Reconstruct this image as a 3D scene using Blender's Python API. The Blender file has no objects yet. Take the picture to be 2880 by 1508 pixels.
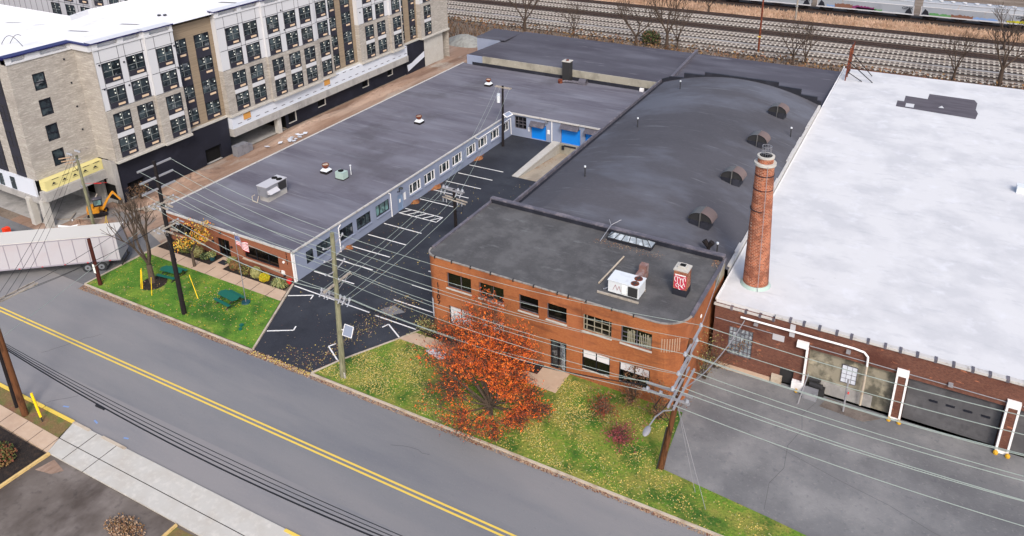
import bpy, math, random
from mathutils import Vector, Matrix
R = math.radians
random.seed(7)
scene = bpy.context.scene
COL = scene.collection

# ------------------------------------------------------------------ camera
CAM_H = 42.0
F_PX, CX, CY = 2184.0, 1473.3, 348.6          # focal length and optical centre, photo pixels
HEAD, PITCH, ROLL = R(-29.25672), R(21.55606), R(-0.8866)
fw = Vector((math.sin(HEAD) * math.cos(PITCH), math.cos(HEAD) * math.cos(PITCH), -math.sin(PITCH)))
rt = Vector((math.cos(HEAD), -math.sin(HEAD), 0))
up = rt.cross(fw)
rt, up = math.cos(ROLL) * rt + math.sin(ROLL) * up, -math.sin(ROLL) * rt + math.cos(ROLL) * up
cd = bpy.data.cameras.new("camera")
cam = bpy.data.objects.new("camera", cd)
COL.objects.link(cam)
M = Matrix((rt, up, -fw)).transposed().to_4x4()
M.translation = Vector((0, 0, CAM_H))
cam.matrix_world = M
cd.sensor_fit = 'HORIZONTAL'
cd.sensor_width = 36
cd.lens = F_PX / 2880 * 36
cd.shift_x = (1440 - CX) / 2880
cd.shift_y = (CY - 754) / 2880
cd.clip_start = 0.5
cd.clip_end = 3000
scene.camera = cam

# ------------------------------------------------------------------ light
world = bpy.data.worlds.new("World")
scene.world = world
world.use_nodes = True
wn = world.node_tree.nodes
wl = world.node_tree.links
sky = wn.new('ShaderNodeTexSky')
sky.sky_type = 'NISHITA'
sky.sun_disc = False
SUN_EL, SUN_AZ = R(42), R(142)                 # azimuth clockwise from +Y
sky.sun_elevation = SUN_EL
sky.sun_rotation = SUN_AZ
sky.air_density = 1.0
sky.dust_density = 4.0
sky.ozone_density = 0.6
wl.new(sky.outputs[0], wn['Background'].inputs[0])
wn['Background'].inputs[1].default_value = 0.145
sd = bpy.data.lights.new("sun", 'SUN')
sd.energy = 1.15
sd.angle = R(13)
sd.color = (1.0, 0.96, 0.90)
sun = bpy.data.objects.new("sun", sd)
COL.objects.link(sun)
sv = Vector((math.sin(SUN_AZ) * math.cos(SUN_EL), math.cos(SUN_AZ) * math.cos(SUN_EL), math.sin(SUN_EL)))
sun.rotation_euler = sv.to_track_quat('Z', 'Y').to_euler()
scene.view_settings.view_transform = 'Standard'
scene.view_settings.look = 'None'
scene.view_settings.exposure = 0.8
scene.view_settings.gamma = 1

# ------------------------------------------------------------------ materials
def lin(c, k=1.0):
    out = []
    for v in c:
        v = v / 255
        v = v / 12.92 if v <= 0.04045 else ((v + 0.055) / 1.055) ** 2.4
        out.append(min(1, v * k))
    return (out[0], out[1], out[2], 1)

def noise_mix(nt, vec, scale, detail, lo, hi, rough=0.6):
    n = nt.nodes.new('ShaderNodeTexNoise')
    n.inputs['Scale'].default_value = scale
    n.inputs['Detail'].default_value = detail
    n.inputs['Roughness'].default_value = rough
    nt.links.new(vec, n.inputs['Vector'])
    m = nt.nodes.new('ShaderNodeMapRange')
    m.inputs['From Min'].default_value = lo
    m.inputs['From Max'].default_value = hi
    nt.links.new(n.outputs['Fac'], m.inputs['Value'])
    return m.outputs['Result']

def mat(name, col, var=(), rough=0.85, bump=0, bscale=3, metal=0, spec=0.3, brick=None, planks=None):
    """var: list of (colour, scale, lo, hi, stretch xyz, strength) noise layers over the base colour"""
    m = bpy.data.materials.new(name)
    m.use_nodes = True
    nt = m.node_tree
    b = nt.nodes['Principled BSDF']
    b.inputs['Roughness'].default_value = rough
    b.inputs['Metallic'].default_value = metal
    b.inputs['Specular IOR Level'].default_value = spec
    b.inputs['Base Color'].default_value = col
    geo = nt.nodes.new('ShaderNodeNewGeometry')
    cur = None
    if brick:
        c1, c2, cm, s = brick
        sx = nt.nodes.new('ShaderNodeSeparateXYZ')
        nt.links.new(geo.outputs['Position'], sx.inputs[0])
        ad = nt.nodes.new('ShaderNodeMath'); ad.operation = 'ADD'
        nt.links.new(sx.outputs['X'], ad.inputs[0]); nt.links.new(sx.outputs['Y'], ad.inputs[1])
        cb = nt.nodes.new('ShaderNodeCombineXYZ')
        nt.links.new(ad.outputs[0], cb.inputs['X']); nt.links.new(sx.outputs['Z'], cb.inputs['Y'])
        bt = nt.nodes.new('ShaderNodeTexBrick')
        bt.inputs['Scale'].default_value = s
        bt.inputs['Color1'].default_value = c1; bt.inputs['Color2'].default_value = c2
        bt.inputs['Mortar'].default_value = cm
        bt.inputs['Mortar Size'].default_value = 0.018
        nt.links.new(cb.outputs[0], bt.inputs['Vector'])
        cur = bt.outputs['Color']
    for (c, s, lo, hi, st, k) in var:
        mp = nt.nodes.new('ShaderNodeMapping')
        mp.inputs['Scale'].default_value = st
        nt.links.new(geo.outputs['Position'], mp.inputs['Vector'])
        f = noise_mix(nt, mp.outputs[0], s, 6, lo, hi)
        mu = nt.nodes.new('ShaderNodeMath'); mu.operation = 'MULTIPLY'
        mu.inputs[1].default_value = k
        nt.links.new(f, mu.inputs[0])
        mx = nt.nodes.new('ShaderNodeMix'); mx.data_type = 'RGBA'
        if cur is None: mx.inputs[6].default_value = col
        else: nt.links.new(cur, mx.inputs[6])
        mx.inputs[7].default_value = c
        nt.links.new(mu.outputs[0], mx.inputs[0])
        cur = mx.outputs[2]
    if cur is not None: nt.links.new(cur, b.inputs['Base Color'])
    if bump:
        n = nt.nodes.new('ShaderNodeTexNoise')
        n.inputs['Scale'].default_value = bscale; n.inputs['Detail'].default_value = 8
        nt.links.new(geo.outputs['Position'], n.inputs['Vector'])
        bp = nt.nodes.new('ShaderNodeBump'); bp.inputs['Strength'].default_value = bump
        bp.inputs['Distance'].default_value = 0.1
        nt.links.new(n.outputs['Fac'], bp.inputs['Height'])
        nt.links.new(bp.outputs[0], b.inputs['Normal'])
    return m

U = (1, 1, 1)
SPLIT = {'coping_joints', 'coping_brackets', 'dark_panels', 'side_coping', 'corner_and_side_walls', 'painted_patch', 'white_spandrels', 'street_dark_panels', 'street_narrow_window',
         'garage_rear_wall', 'concrete_beam', 'concrete_end_wall', 'opening_trim', 'dark_interior', 'plywood_panel', 'roof_puddles', 'roof_stubs', 'wall_vents', 'wing_wall_vents', 'back_wall', 'side_walls', 'walls',
         'pale_flashing', 'support_beam', 'duct', 'roof_patch_scrap', 'insulator', 'wire_sleeve', 'curved_bracket', 'transformer', 'brace', 'post', 'stone_ring', 'roof_hatches', 'bogies', 'hopper_chute',
         'end_recess', 'marker_lights', 'side_sill', 'walkway', 'hydraulic_ram', 'cab_window', 'conduit', 'roller_blind', 'court_walls', 'wall_light', 'crossarm', 'lower_crossarm', 'side_crossarm', 'cable_loop', 'bumper',
         'sticker', 'roof_edging', 'louvre_face', 'graffiti_fill', 'chassis', 'body_stripes', 'far_wing_wall', 'cladding', 'court_parapet', 'white_cladding', 'pale_brick_facing', 'tan_siding', 'cornice'}
K = 0.80
def c(r, g, b, k=K): return lin((r, g, b), k)
MT = {}
def D(name, *a, **k): MT[name] = mat(name, *a, **k)
D('gravel', c(118, 104, 92), [(c(152, 140, 128), .35, .45, .65, (.25, 1, 1), .8), (c(84, 72, 62), .12, .5, .68, (.25, 1, 1), .8), (c(60, 52, 46), 3, .5, .7, U, .5)], rough=1, bump=.6, bscale=2)
D('road', c(124, 125, 129), [(c(88, 90, 96), .9, .66, .72, (.05, 1.4, 1), .5), (c(146, 143, 143), .10, .48, .66, (.22, 1, 1), .7), (c(98, 102, 112), .16, .48, .66, (.16, 1, 1), .65), (c(150, 150, 155), 9, .56, .8, U, .3), (c(80, 82, 90), 6, .62, .75, (.5, 1, 1), .25)], rough=.9, bump=.15, bscale=12)
D('road_edge_lane', c(138, 136, 138), [(c(120, 122, 128), .2, .45, .6, (.2, 1, 1), .8), (c(160, 158, 156), 7, .55, .8, U, .3)], rough=.9)
D('lot', c(48, 51, 60), [(c(66, 70, 78), .15, .45, .68, U, .75), (c(36, 39, 47), .25, .5, .65, U, .7), (c(90, 94, 100), 6, .6, .8, U, .4)], rough=.85, bump=.2, bscale=10)
D('old_lot', c(118, 119, 122), [(c(88, 89, 92), .05, .5, .62, U, .8), (c(146, 146, 147), .22, .45, .66, U, .8), (c(98, 99, 103), .12, .47, .66, U, .8), (c(165, 163, 160), 5, .58, .8, U, .45), (c(86, 88, 96), 2.2, .58, .7, U, .4)], rough=.95, bump=.2, bscale=8)
D('sw_lot', c(108, 100, 95), [(c(140, 132, 128), .25, .45, .62, (.6, 1, 1), .8), (c(66, 57, 52), .16, .46, .62, (1, .6, 1), .8), (c(52, 48, 48), 1.6, .55, .7, U, .4)], rough=.95)
D('yellow_paint', c(226, 196, 88, .82), [(c(150, 140, 100), 3, .62, .75, (.3, 3, 1), .5)], rough=.7)
D('white_paint', c(232, 232, 232, .85), [(c(150, 150, 152), 4, .6, .75, U, .5)], rough=.7)
D('concrete', c(190, 188, 183), [(c(180, 174, 165), .6, .45, .7, U, .7), (c(225, 222, 214), 2.5, .5, .8, U, .5)], rough=.95)
D('walk', c(196, 172, 150), [(c(174, 148, 128), .5, .45, .7, U, .6), (c(210, 190, 170), 3, .5, .8, U, .4)], rough=.95)
D('kerb', c(190, 178, 162), [(c(150, 132, 112), 1.0, .5, .65, (1, 1, 1), .7)], rough=.95)
D('lawn', c(88, 134, 42, .72), [(c(128, 156, 56, .7), .45, .46, .62, U, .9), (c(44, 94, 30, .7), .22, .5, .64, U, .9), (c(172, 164, 84, .75), .7, .6, .7, U, .7), (c(50, 90, 26, .6), 5, .5, .7, U, .6)], rough=1, bump=.8, bscale=6)
D('lawn_leafy', c(104, 138, 44, .74), [(c(146, 146, 68, .7), .4, .42, .6, U, .9), (c(56, 102, 34, .65), .3, .5, .62, U, .9), (c(168, 152, 80, .7), 4, .54, .66, U, .65), (c(40, 78, 24, .6), 6, .54, .68, U, .7)], rough=1, bump=.8, bscale=6)
D('verge', c(120, 100, 66), [(c(96, 110, 56), .8, .45, .6, U, .8), (c(126, 88, 70), .35, .52, .62, U, .9), (c(150, 130, 90), 4, .55, .7, U, .5)], rough=1, bump=.6, bscale=6)
D('mulch', c(42, 36, 34), [(c(70, 56, 46), 3, .5, .7, U, .8)], rough=1, bump=.8, bscale=8)
D('dirt', c(144, 118, 102), [(c(176, 154, 138), .3, .45, .62, (1, .15, 1), .85), (c(108, 82, 68), .35, .5, .64, (1, .12, 1), .8), (c(172, 168, 160), .15, .58, .66, (1, .5, 1), .7), (c(96, 70, 56), 2.5, .58, .7, (1, .4, 1), .5)], rough=1, bump=1, bscale=1.4)
D('dirt2', c(140, 126, 116), [(c(160, 128, 108), .3, .48, .62, U, .8), (c(112, 114, 116), .25, .5, .62, U, .9), (c(90, 76, 66), 2, .58, .7, U, .5)], rough=1, bump=.8, bscale=1.6)
D('gravel_pile', c(148, 150, 148), [(c(120, 122, 120), 1.5, .45, .65, U, .8)], rough=1, bump=1, bscale=3)
D('roof_grey', c(110, 109, 120), [(c(128, 130, 142), .30, .47, .64, (.16, 1.1, 1), .75), (c(88, 86, 98), .35, .5, .64, (.14, .9, 1), .7), (c(150, 153, 160), 1.3, .60, .72, (.13, 1.9, 1), .5), (c(118, 118, 126), 5, .5, .7, (.3, 1, 1), .35), (c(80, 78, 84), .1, .55, .66, U, .5)], rough=.96, spec=.15)
D('roof_rear', c(82, 82, 92), [(c(100, 101, 112), .25, .47, .64, (.25, .9, 1), .8), (c(70, 68, 78), .25, .5, .64, (.2, .9, 1), .7), (c(130, 132, 140), .9, .64, .72, (.2, 1.4, 1), .5)], rough=.96, spec=.15)
D('roof_barrel', c(84, 84, 91), [(c(106, 110, 122), .16, .47, .62, (.5, 1, 1), .7), (c(72, 72, 78), .2, .5, .64, (.3, .5, 1), .5), (c(128, 132, 140), 1.0, .60, .73, (.16, 1.7, 1), .5), (c(96, 97, 104), 5, .5, .7, (.4, 1, 1), .35)], rough=.96, spec=.15)
D('roof_1107', c(86, 86, 88), [(c(104, 104, 106), .6, .46, .62, U, .7), (c(72, 72, 75), .35, .5, .64, U, .6), (c(112, 112, 112), 6, .55, .72, U, .35), (c(64, 64, 68), 4, .58, .72, U, .4), (c(124, 126, 128), 1.4, .6, .72, (.4, 1, 1), .5)], rough=.96, spec=.15)
D('roof_white', c(230, 231, 234, .66), [(c(212, 214, 220, .62), .22, .44, .62, U, .7), (c(236, 238, 244, .7), .5, .55, .7, U, .6), (c(202, 205, 213, .62), 1.4, .56, .72, (.35, 1, 1), .5), (c(186, 186, 190, .6), 5, .66, .76, (.5, 1, 1), .4), (c(170, 168, 166, .62), 2.5, .68, .76, (.5, 1, 1), .5)], rough=.8)
D('roof_white2', c(245, 245, 248, .72), [(c(224, 226, 232, .68), .3, .58, .7, U, .6)], rough=.8)
D('patch', c(92, 88, 96), [(c(74, 70, 78), 1, .45, .6, (.3, 1, 1), .7)], rough=.9)
D('tar', c(34, 36, 46), [(c(52, 54, 66), .6, .5, .66, U, .6)], rough=.7)
D('flash', c(198, 196, 194), [(c(120, 110, 104), 2, .56, .68, U, .6)], rough=.7)
D('flash_dark', c(92, 90, 100), [(c(140, 132, 138), 1.2, .5, .66, U, .6)], rough=.6)
ob = (c(170, 104, 62, .88), c(156, 90, 52, .88), c(150, 104, 74, .88), 3.2)
D('brick_orange', ob[0], [(c(126, 70, 44, .85), .35, .5, .64, (1, 1, .5), .6), (c(180, 112, 76, .85), .3, .52, .66, (1, 1, .6), .45), (c(96, 56, 42), .9, .55, .68, (.3, .3, 1.4), .5)], rough=.9, brick=ob, bump=.2, bscale=12)
bb = (c(150, 94, 70, .85), c(136, 82, 60, .85), c(144, 104, 84, .85), 3.2)
D('brick_1101', bb[0], [(c(140, 74, 48, .95), .4, .5, .66, (.5, .5, 2), .5)], rough=.9, brick=bb)
db = (c(114, 74, 61, .87), c(94, 59, 50, .87), c(112, 86, 76, .87), 3.2)
D('brick_dark', db[0], [(c(72, 38, 32, .9), .4, .48, .64, U, .7), (c(176, 112, 84, .9), 1.3, .62, .69, (1, 1, 2), .8)], rough=.95, brick=db, bump=.3, bscale=8)
cb_ = (c(172, 98, 66, .9), c(124, 66, 46, .87), c(190, 164, 146, .85), 1.9)
D('brick_stack', cb_[0], [(c(104, 56, 42, .85), .9, .48, .62, (1, 1, 1.6), .6), (c(74, 46, 38), .35, .55, .68, (1, 1, .4), .6), (c(196, 150, 126, .85), 2.2, .58, .68, (1, 1, 3), .5)], rough=.95, brick=cb_)
wb = (c(178, 173, 166, .82), c(164, 158, 152, .82), c(154, 150, 146, .82), 2.4)
D('brick_pale', wb[0], [(c(148, 142, 136, .8), .5, .48, .64, (1, 1, 2.5), .6), (c(200, 195, 188, .85), 1.6, .52, .68, (.6, .6, 4), .7), (c(112, 105, 100, .78), 2.0, .6, .7, (.7, .7, 5), .5)], rough=.95, brick=wb, bump=.4, bscale=5)
D('stone_far', c(196, 188, 180), [(c(176, 168, 160), .8, .48, .64, U, .6)], rough=.95)
D('panel_white', c(212, 214, 220, .78), rough=.5)
D('panel_light', c(196, 197, 204, .75), rough=.5)
D('siding_tan', c(150, 134, 114, .85), [(c(128, 114, 98, .8), 1.5, .45, .65, (.2, .2, 8), .8)], rough=.8)
D('panel_dark', c(48, 48, 60), rough=.6)
D('panel_joint', c(60, 60, 66), rough=.8)
D('navy', c(34, 34, 92), rough=.5)
D('black_wall', c(30, 32, 44), [(c(44, 46, 60), .4, .5, .7, U, .7)], rough=.6)
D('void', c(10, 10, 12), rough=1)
D('sheath', c(214, 220, 232, .8), [(c(206, 214, 228), .3, .5, .66, U, .6)], rough=.5)
D('sheath_yellow', c(222, 212, 148), rough=.6)
D('osb', c(205, 150, 80), rough=.9)
D('conc_grey', c(168, 166, 164), [(c(140, 138, 138), .6, .48, .64, (1, 1, .5), .8), (c(190, 188, 186), 1.8, .54, .7, U, .5)], rough=.95)
D('stucco', c(150, 144, 128), [(c(92, 90, 80), .6, .46, .58, (1, 1, .7), .95), (c(184, 176, 154), .9, .54, .66, U, .8)], rough=.95)
D('ramp_floor', c(176, 164, 146), [(c(150, 138, 122), .5, .46, .62, (1, .3, 1), .7), (c(190, 180, 166), 1.2, .55, .68, U, .6)], rough=.95)
D('coping', c(150, 146, 142), [(c(96, 90, 88), 2, .5, .64, U, .7)], rough=.8)
D('crack', c(88, 88, 92), rough=1)
D('upstand', c(160, 156, 144), [(c(130, 126, 116), .5, .48, .62, (1, 1, .7), .7), (c(178, 174, 162), 1.2, .55, .68, U, .6)], rough=.95)
D('blue_wall', c(142, 152, 176), [(c(126, 138, 162), .4, .48, .66, U, .6)], rough=.7)
D('blue_door', c(16, 122, 214, 1.0), rough=.45)
D('door_blue_pale', c(126, 148, 178), rough=.5)
D('white_trim', c(232, 232, 234, .9), rough=.5)
D('sill', c(200, 196, 190), [(c(150, 140, 130), 2, .55, .7, U, .5)], rough=.8)
D('frame_dark', c(34, 36, 46), rough=.4)
D('glass', c(44, 54, 60), [(c(84, 98, 104), .5, .48, .62, U, .8), (c(16, 18, 24), 1.1, .5, .6, U, .8), (c(136, 140, 146), .8, .58, .64, (1, 1, 1.6), .7)], rough=.08, spec=.6)  # palest noise layer paints reflected light patches into the pane colour
D('glass_dark', c(14, 14, 15), [(c(60, 56, 46), .8, .56, .66, U, .6)], rough=.1, spec=.5)
D('glass_teal', c(120, 160, 160), [(c(70, 86, 90), 1.2, .48, .56, U, .8)], rough=.1, spec=.6)
D('glass_block', c(140, 150, 160), [(c(186, 196, 206), 2.5, .5, .6, U, .9), (c(84, 92, 102), 1.6, .54, .62, U, .8)], rough=.3)
D('board_white', c(226, 225, 230), [(c(170, 120, 104), 1.2, .6, .68, U, .6)], rough=.8)
D('curtain', c(176, 172, 150), rough=.9)
D('grille', c(222, 196, 168), rough=.7)
D('sticker', c(236, 240, 232, .95), rough=.6)
D('metal_grey', c(150, 152, 160), [(c(120, 122, 130), 1.5, .5, .66, U, .6)], rough=.45, metal=.3)
D('metal_green', c(168, 190, 184), rough=.5)
D('metal_white', c(216, 222, 228, .8), [(c(196, 200, 208), 2, .56, .7, U, .6)], rough=.5)
D('metal_dark', c(60, 60, 62), rough=.5, metal=.3)
D('duct_brown', c(130, 98, 92), [(c(160, 150, 150), 1.5, .5, .6, U, .6)], rough=.7)
D('rust', c(104, 50, 36), [(c(150, 92, 60), 3, .5, .65, U, .7)], rough=.9)
D('vent_metal', c(98, 98, 99), [(c(98, 98, 100), 2, .5, .6, U, .5)], rough=.6)
D('vent_rust', c(112, 98, 97), rough=.8)
D('wood_dark', c(26, 22, 26), [(c(44, 36, 34), 3, .5, .7, (4, 4, .6), .8)], rough=.9)
D('wood_green', c(136, 136, 112), [(c(92, 94, 72), 2, .45, .62, (4, 4, .5), .8), (c(150, 146, 120), 3, .55, .7, (4, 4, .4), .6)], rough=.95)
D('wood_brown', c(104, 66, 40), [(c(60, 36, 20), 1.4, .5, .62, (3, 3, .5), .9)], rough=.9)
D('wood_red', c(74, 30, 22), [(c(40, 18, 14), 2, .5, .65, (4, 4, .6), .8)], rough=.9)
D('wood_grey', c(168, 160, 150), [(c(120, 112, 104), 3, .5, .64, U, .6)], rough=.9)
D('arm_grey', c(146, 146, 152), rough=.7)
D('insul', c(160, 164, 174), rough=.3)
D('wire_pale', c(158, 170, 164), rough=.5)
D('wire_dark', c(26, 28, 34), rough=.6)
D('solar', c(140, 150, 172), rough=.25, spec=.6)
D('bark', c(92, 80, 70), [(c(60, 50, 44), 4, .5, .66, (3, 3, .8), .8)], rough=1)
D('bark_far', c(78, 66, 58), rough=1)
D('leaf_or1', c(206, 90, 32, .86), rough=.7)
D('leaf_or2', c(156, 66, 34, .76), rough=.7)
D('leaf_or3', c(226, 118, 42, .9), rough=.7)
D('leaf_br', c(112, 66, 48, .8), rough=.8)
D('leaf_yel', c(206, 160, 44, .85), rough=.7)
D('leaf_gold', c(206, 182, 100, .85), rough=.8)
D('leaf_tan', c(176, 150, 126, .75), rough=.9)
D('leaf_rustpile', c(164, 116, 78, .75), [(c(160, 90, 50), 4, .45, .6, U, .8)], rough=1, bump=1, bscale=6)
D('leaf_pink', c(150, 70, 80, .75), rough=.8)
D('leaf_g1', c(84, 96, 52, .8), rough=.9)
D('leaf_g2', c(120, 124, 66, .8), rough=.9)
D('leaf_g3', c(46, 54, 36, .8), rough=.9)
D('leaf_lime', c(176, 172, 34, .85), rough=.8)
D('leaf_pale', c(168, 166, 112, .85), rough=.9)
D('leaf_bronze', c(128, 98, 62, .8), rough=.9)
D('leaf_bluegreen', c(120, 140, 96, .8), rough=.8)
D('scrub', c(128, 96, 76, .8), rough=1)
D('scrub_tan', c(196, 166, 144, .85), [(c(160, 126, 100), .6, .45, .6, (.4, 1, 1), .8), (c(206, 176, 148, .8), .5, .55, .66, (.3, 1, 1), .8), (c(90, 74, 64), .25, .62, .68, (.4, 1, 1), .8)], rough=1, bump=1, bscale=1.2)
D('table_green', c(22, 98, 84, .8), rough=.5)
D('trailer_white', c(188, 186, 194, .74), [(c(190, 182, 188, .72), .5, .5, .66, U, .6)], rough=.45)
D('trailer_rib', c(158, 154, 166, .72), rough=.5)
D('trailer_roof', c(206, 204, 200, .8), [(c(204, 202, 196), 1, .5, .66, (.3, .3, 1), .6)], rough=.6)
D('tyre', c(48, 50, 54), rough=.9)
D('rim', c(150, 154, 162), rough=.4, metal=.5)
D('garage_grey', c(84, 84, 88), [(c(104, 104, 108), .5, .48, .64, U, .7), (c(66, 66, 70), 1, .55, .66, (1, 1, .6), .6)], rough=.8)
D('timber_yellow', c(214, 184, 124), [(c(150, 120, 80), 1.5, .5, .66, U, .7)], rough=.9)
D('win_bar', c(150, 158, 158), rough=.4)
D('excav', c(206, 140, 40, .85), rough=.5)
D('yellow_plastic', c(240, 200, 30, .95), rough=.5)
D('red_plastic', c(206, 40, 44, .9), rough=.5)
D('rail', c(170, 162, 158), rough=.5, metal=.2)
D('rail_dark', c(64, 50, 46), rough=.7)
D('tie', c(196, 192, 184, .82), [(c(180, 160, 110), .8, .62, .68, U, .7)], rough=.9)
D('ballast', c(56, 50, 48), [(c(92, 84, 78), 1.2, .5, .68, (.4, 1, 1), .7)], rough=1)
D('ballast_pale', c(170, 168, 168), [(c(120, 112, 106), .5, .46, .62, (.4, 1, 1), .8)], rough=1)
D('hopper', c(150, 156, 166, .8), [(c(160, 120, 92), .7, .62, .70, (1, 1, .6), .8), (c(130, 136, 148, .8), .3, .5, .66, U, .6)], rough=.6)
D('graf_purple', c(122, 48, 98), rough=.7)
D('graf_red', c(190, 62, 84), rough=.7)
D('graf_green', c(88, 140, 88), rough=.7)
D('graf_brown', c(120, 84, 70), rough=.7)
D('graf_blue', c(120, 150, 200), rough=.7)
D('flag_red', c(190, 30, 50), rough=.8)
D('flag_blue', c(40, 50, 120), rough=.8)
D('flag_white', c(236, 236, 240), rough=.8)
D('pot', c(30, 74, 84), rough=.4)
D('mat_rubber', c(36, 38, 48), rough=.9)
D('cone_orange', c(235, 60, 20), rough=.6)

# ------------------------------------------------------------------ builders
def world_loc(o):
    v = Vector((0, 0, 0))
    while o is not None:
        v = v + Vector(o.location); o = o.parent
    return v

def setp(o, label=None, cat=None, group=None, kind=None):
    if label: o['label'] = label
    if cat: o['category'] = cat
    if group: o['group'] = group
    if kind: o['kind'] = kind
    return o

def thing(name, label, cat, loc=(0, 0, 0), group=None, rz=0):
    o = bpy.data.objects.new(name, None)
    o.empty_display_size = .3
    COL.objects.link(o)
    o.location = loc
    o.rotation_euler = (0, 0, rz)
    return setp(o, label, cat, group)

class MB:
    def __init__(s): s.v = []; s.f = []; s.m = []; s.cm = 0
    def quad(s, a, b, c_, d, m=None):
        n = len(s.v); s.v += [tuple(a), tuple(b), tuple(c_), tuple(d)]
        s.f.append((n, n + 1, n + 2, n + 3)); s.m.append(s.cm if m is None else m); return s
    def poly(s, pts, m=None):
        n = len(s.v); s.v += [tuple(p) for p in pts]
        s.f.append(tuple(range(n, n + len(pts)))); s.m.append(s.cm if m is None else m); return s
    def box(s, x0, x1, y0, y1, z0, z1, m=None):
        n = len(s.v)
        s.v += [(x0, y0, z0), (x1, y0, z0), (x1, y1, z0), (x0, y1, z0), (x0, y0, z1), (x1, y0, z1), (x1, y1, z1), (x0, y1, z1)]
        for f in ((0, 3, 2, 1), (4, 5, 6, 7), (0, 1, 5, 4), (1, 2, 6, 5), (2, 3, 7, 6), (3, 0, 4, 7)):
            s.f.append(tuple(n + i for i in f)); s.m.append(s.cm if m is None else m)
        return s
    def prism(s, pts, z0, z1, m=None, bottom=False):
        n = len(s.v); k = len(pts)
        f0 = z0 if callable(z0) else (lambda x, y: z0)
        f1 = z1 if callable(z1) else (lambda x, y: z1)
        s.v += [(p[0], p[1], f0(*p[:2])) for p in pts] + [(p[0], p[1], f1(*p[:2])) for p in pts]
        mm = s.cm if m is None else m
        s.f.append(tuple(n + k + i for i in range(k))); s.m.append(mm)
        if bottom: s.f.append(tuple(n + k - 1 - i for i in range(k))); s.m.append(mm)
        for i in range(k):
            j = (i + 1) % k
            s.f.append((n + i, n + j, n + k + j, n + k + i)); s.m.append(mm)
        return s
    def obox(s, p, q, w, z0, z1, m=None):
        """box along the ground line p-q, width w"""
        dx, dy = q[0] - p[0], q[1] - p[1]; L = math.hypot(dx, dy) or 1
        nx, ny = -dy / L * w / 2, dx / L * w / 2
        return s.prism([(p[0] - nx, p[1] - ny), (q[0] - nx, q[1] - ny), (q[0] + nx, q[1] + ny), (p[0] + nx, p[1] + ny)], z0, z1, m, True)
    def tube(s, p, q, r0, r1=None, n=8, m=None, cap=True):
        r1 = r0 if r1 is None else r1
        p, q = Vector(p), Vector(q); d = q - p
        if d.length < 1e-6: return s
        d.normalize()
        a = d.orthogonal().normalized(); b = d.cross(a)
        k = len(s.v); mm = s.cm if m is None else m
        for (o, r) in ((p, r0), (q, r1)):
            for i in range(n):
                t = 2 * math.pi * i / n
                s.v.append(tuple(o + a * (r * math.cos(t)) + b * (r * math.sin(t))))
        for i in range(n):
            j = (i + 1) % n
            s.f.append((k + i, k + j, k + n + j, k + n + i)); s.m.append(mm)
        if cap:
            s.f.append(tuple(k + n - 1 - i for i in range(n))); s.m.append(mm)
            s.f.append(tuple(k + n + i for i in range(n))); s.m.append(mm)
        return s
    def path(s, pts, r, n=6, m=None):
        for a, b in zip(pts[:-1], pts[1:]): s.tube(a, b, r, r, n, m)
        return s
    def beam(s, p, q, w, h, m=None):
        """rectangular bar between two 3-D points"""
        p, q = Vector(p), Vector(q); d = (q - p).normalized()
        a = d.cross(Vector((0, 0, 1)))
        if a.length < 1e-3: a = Vector((1, 0, 0))
        a.normalize(); b = a.cross(d)
        k = len(s.v); mm = s.cm if m is None else m
        for o in (p, q):
            for (i, j) in ((-1, -1), (1, -1), (1, 1), (-1, 1)): s.v.append(tuple(o + a * (i * w / 2) + b * (j * h / 2)))
        for f in ((0, 3, 2, 1), (4, 5, 6, 7), (0, 1, 5, 4), (1, 2, 6, 5), (2, 3, 7, 6), (3, 0, 4, 7)):
            s.f.append(tuple(k + i for i in f)); s.m.append(mm)
        return s
    def ball(s, ctr, rx, ry, rz, nu=12, nv=8, jit=0, m=None, rnd=random):
        k = len(s.v); mm = s.cm if m is None else m
        rows = []
        for j in range(nv + 1):
            ph = math.pi * j / nv; row = []
            for i in range(nu):
                t = 2 * math.pi * i / nu
                g = 1 + rnd.uniform(-jit, jit)
                row.append(len(s.v))
                s.v.append((ctr[0] + rx * g * math.sin(ph) * math.cos(t), ctr[1] + ry * g * math.sin(ph) * math.sin(t), ctr[2] + rz * g * math.cos(ph)))
            rows.append(row)
        for j in range(nv):
            for i in range(nu):
                i2 = (i + 1) % nu
                s.f.append((rows[j][i], rows[j + 1][i], rows[j + 1][i2], rows[j][i2])); s.m.append(mm)
        return s
    def leaf(s, p, r, m=None, rnd=random, flat=False):
        if flat:
            a = Vector((rnd.gauss(0, 1), rnd.gauss(0, 1), rnd.gauss(0, .15))).normalized()
            b = Vector((-a.y, a.x, rnd.gauss(0, .2)))
        else:
            a = Vector((rnd.gauss(0, 1), rnd.gauss(0, 1), rnd.gauss(0, 1))).normalized()
            b = a.orthogonal().normalized()
        p = Vector(p); b = b * .55
        return s.quad(p - a * r, p - b * r, p + a * r, p + b * r, m)
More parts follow.
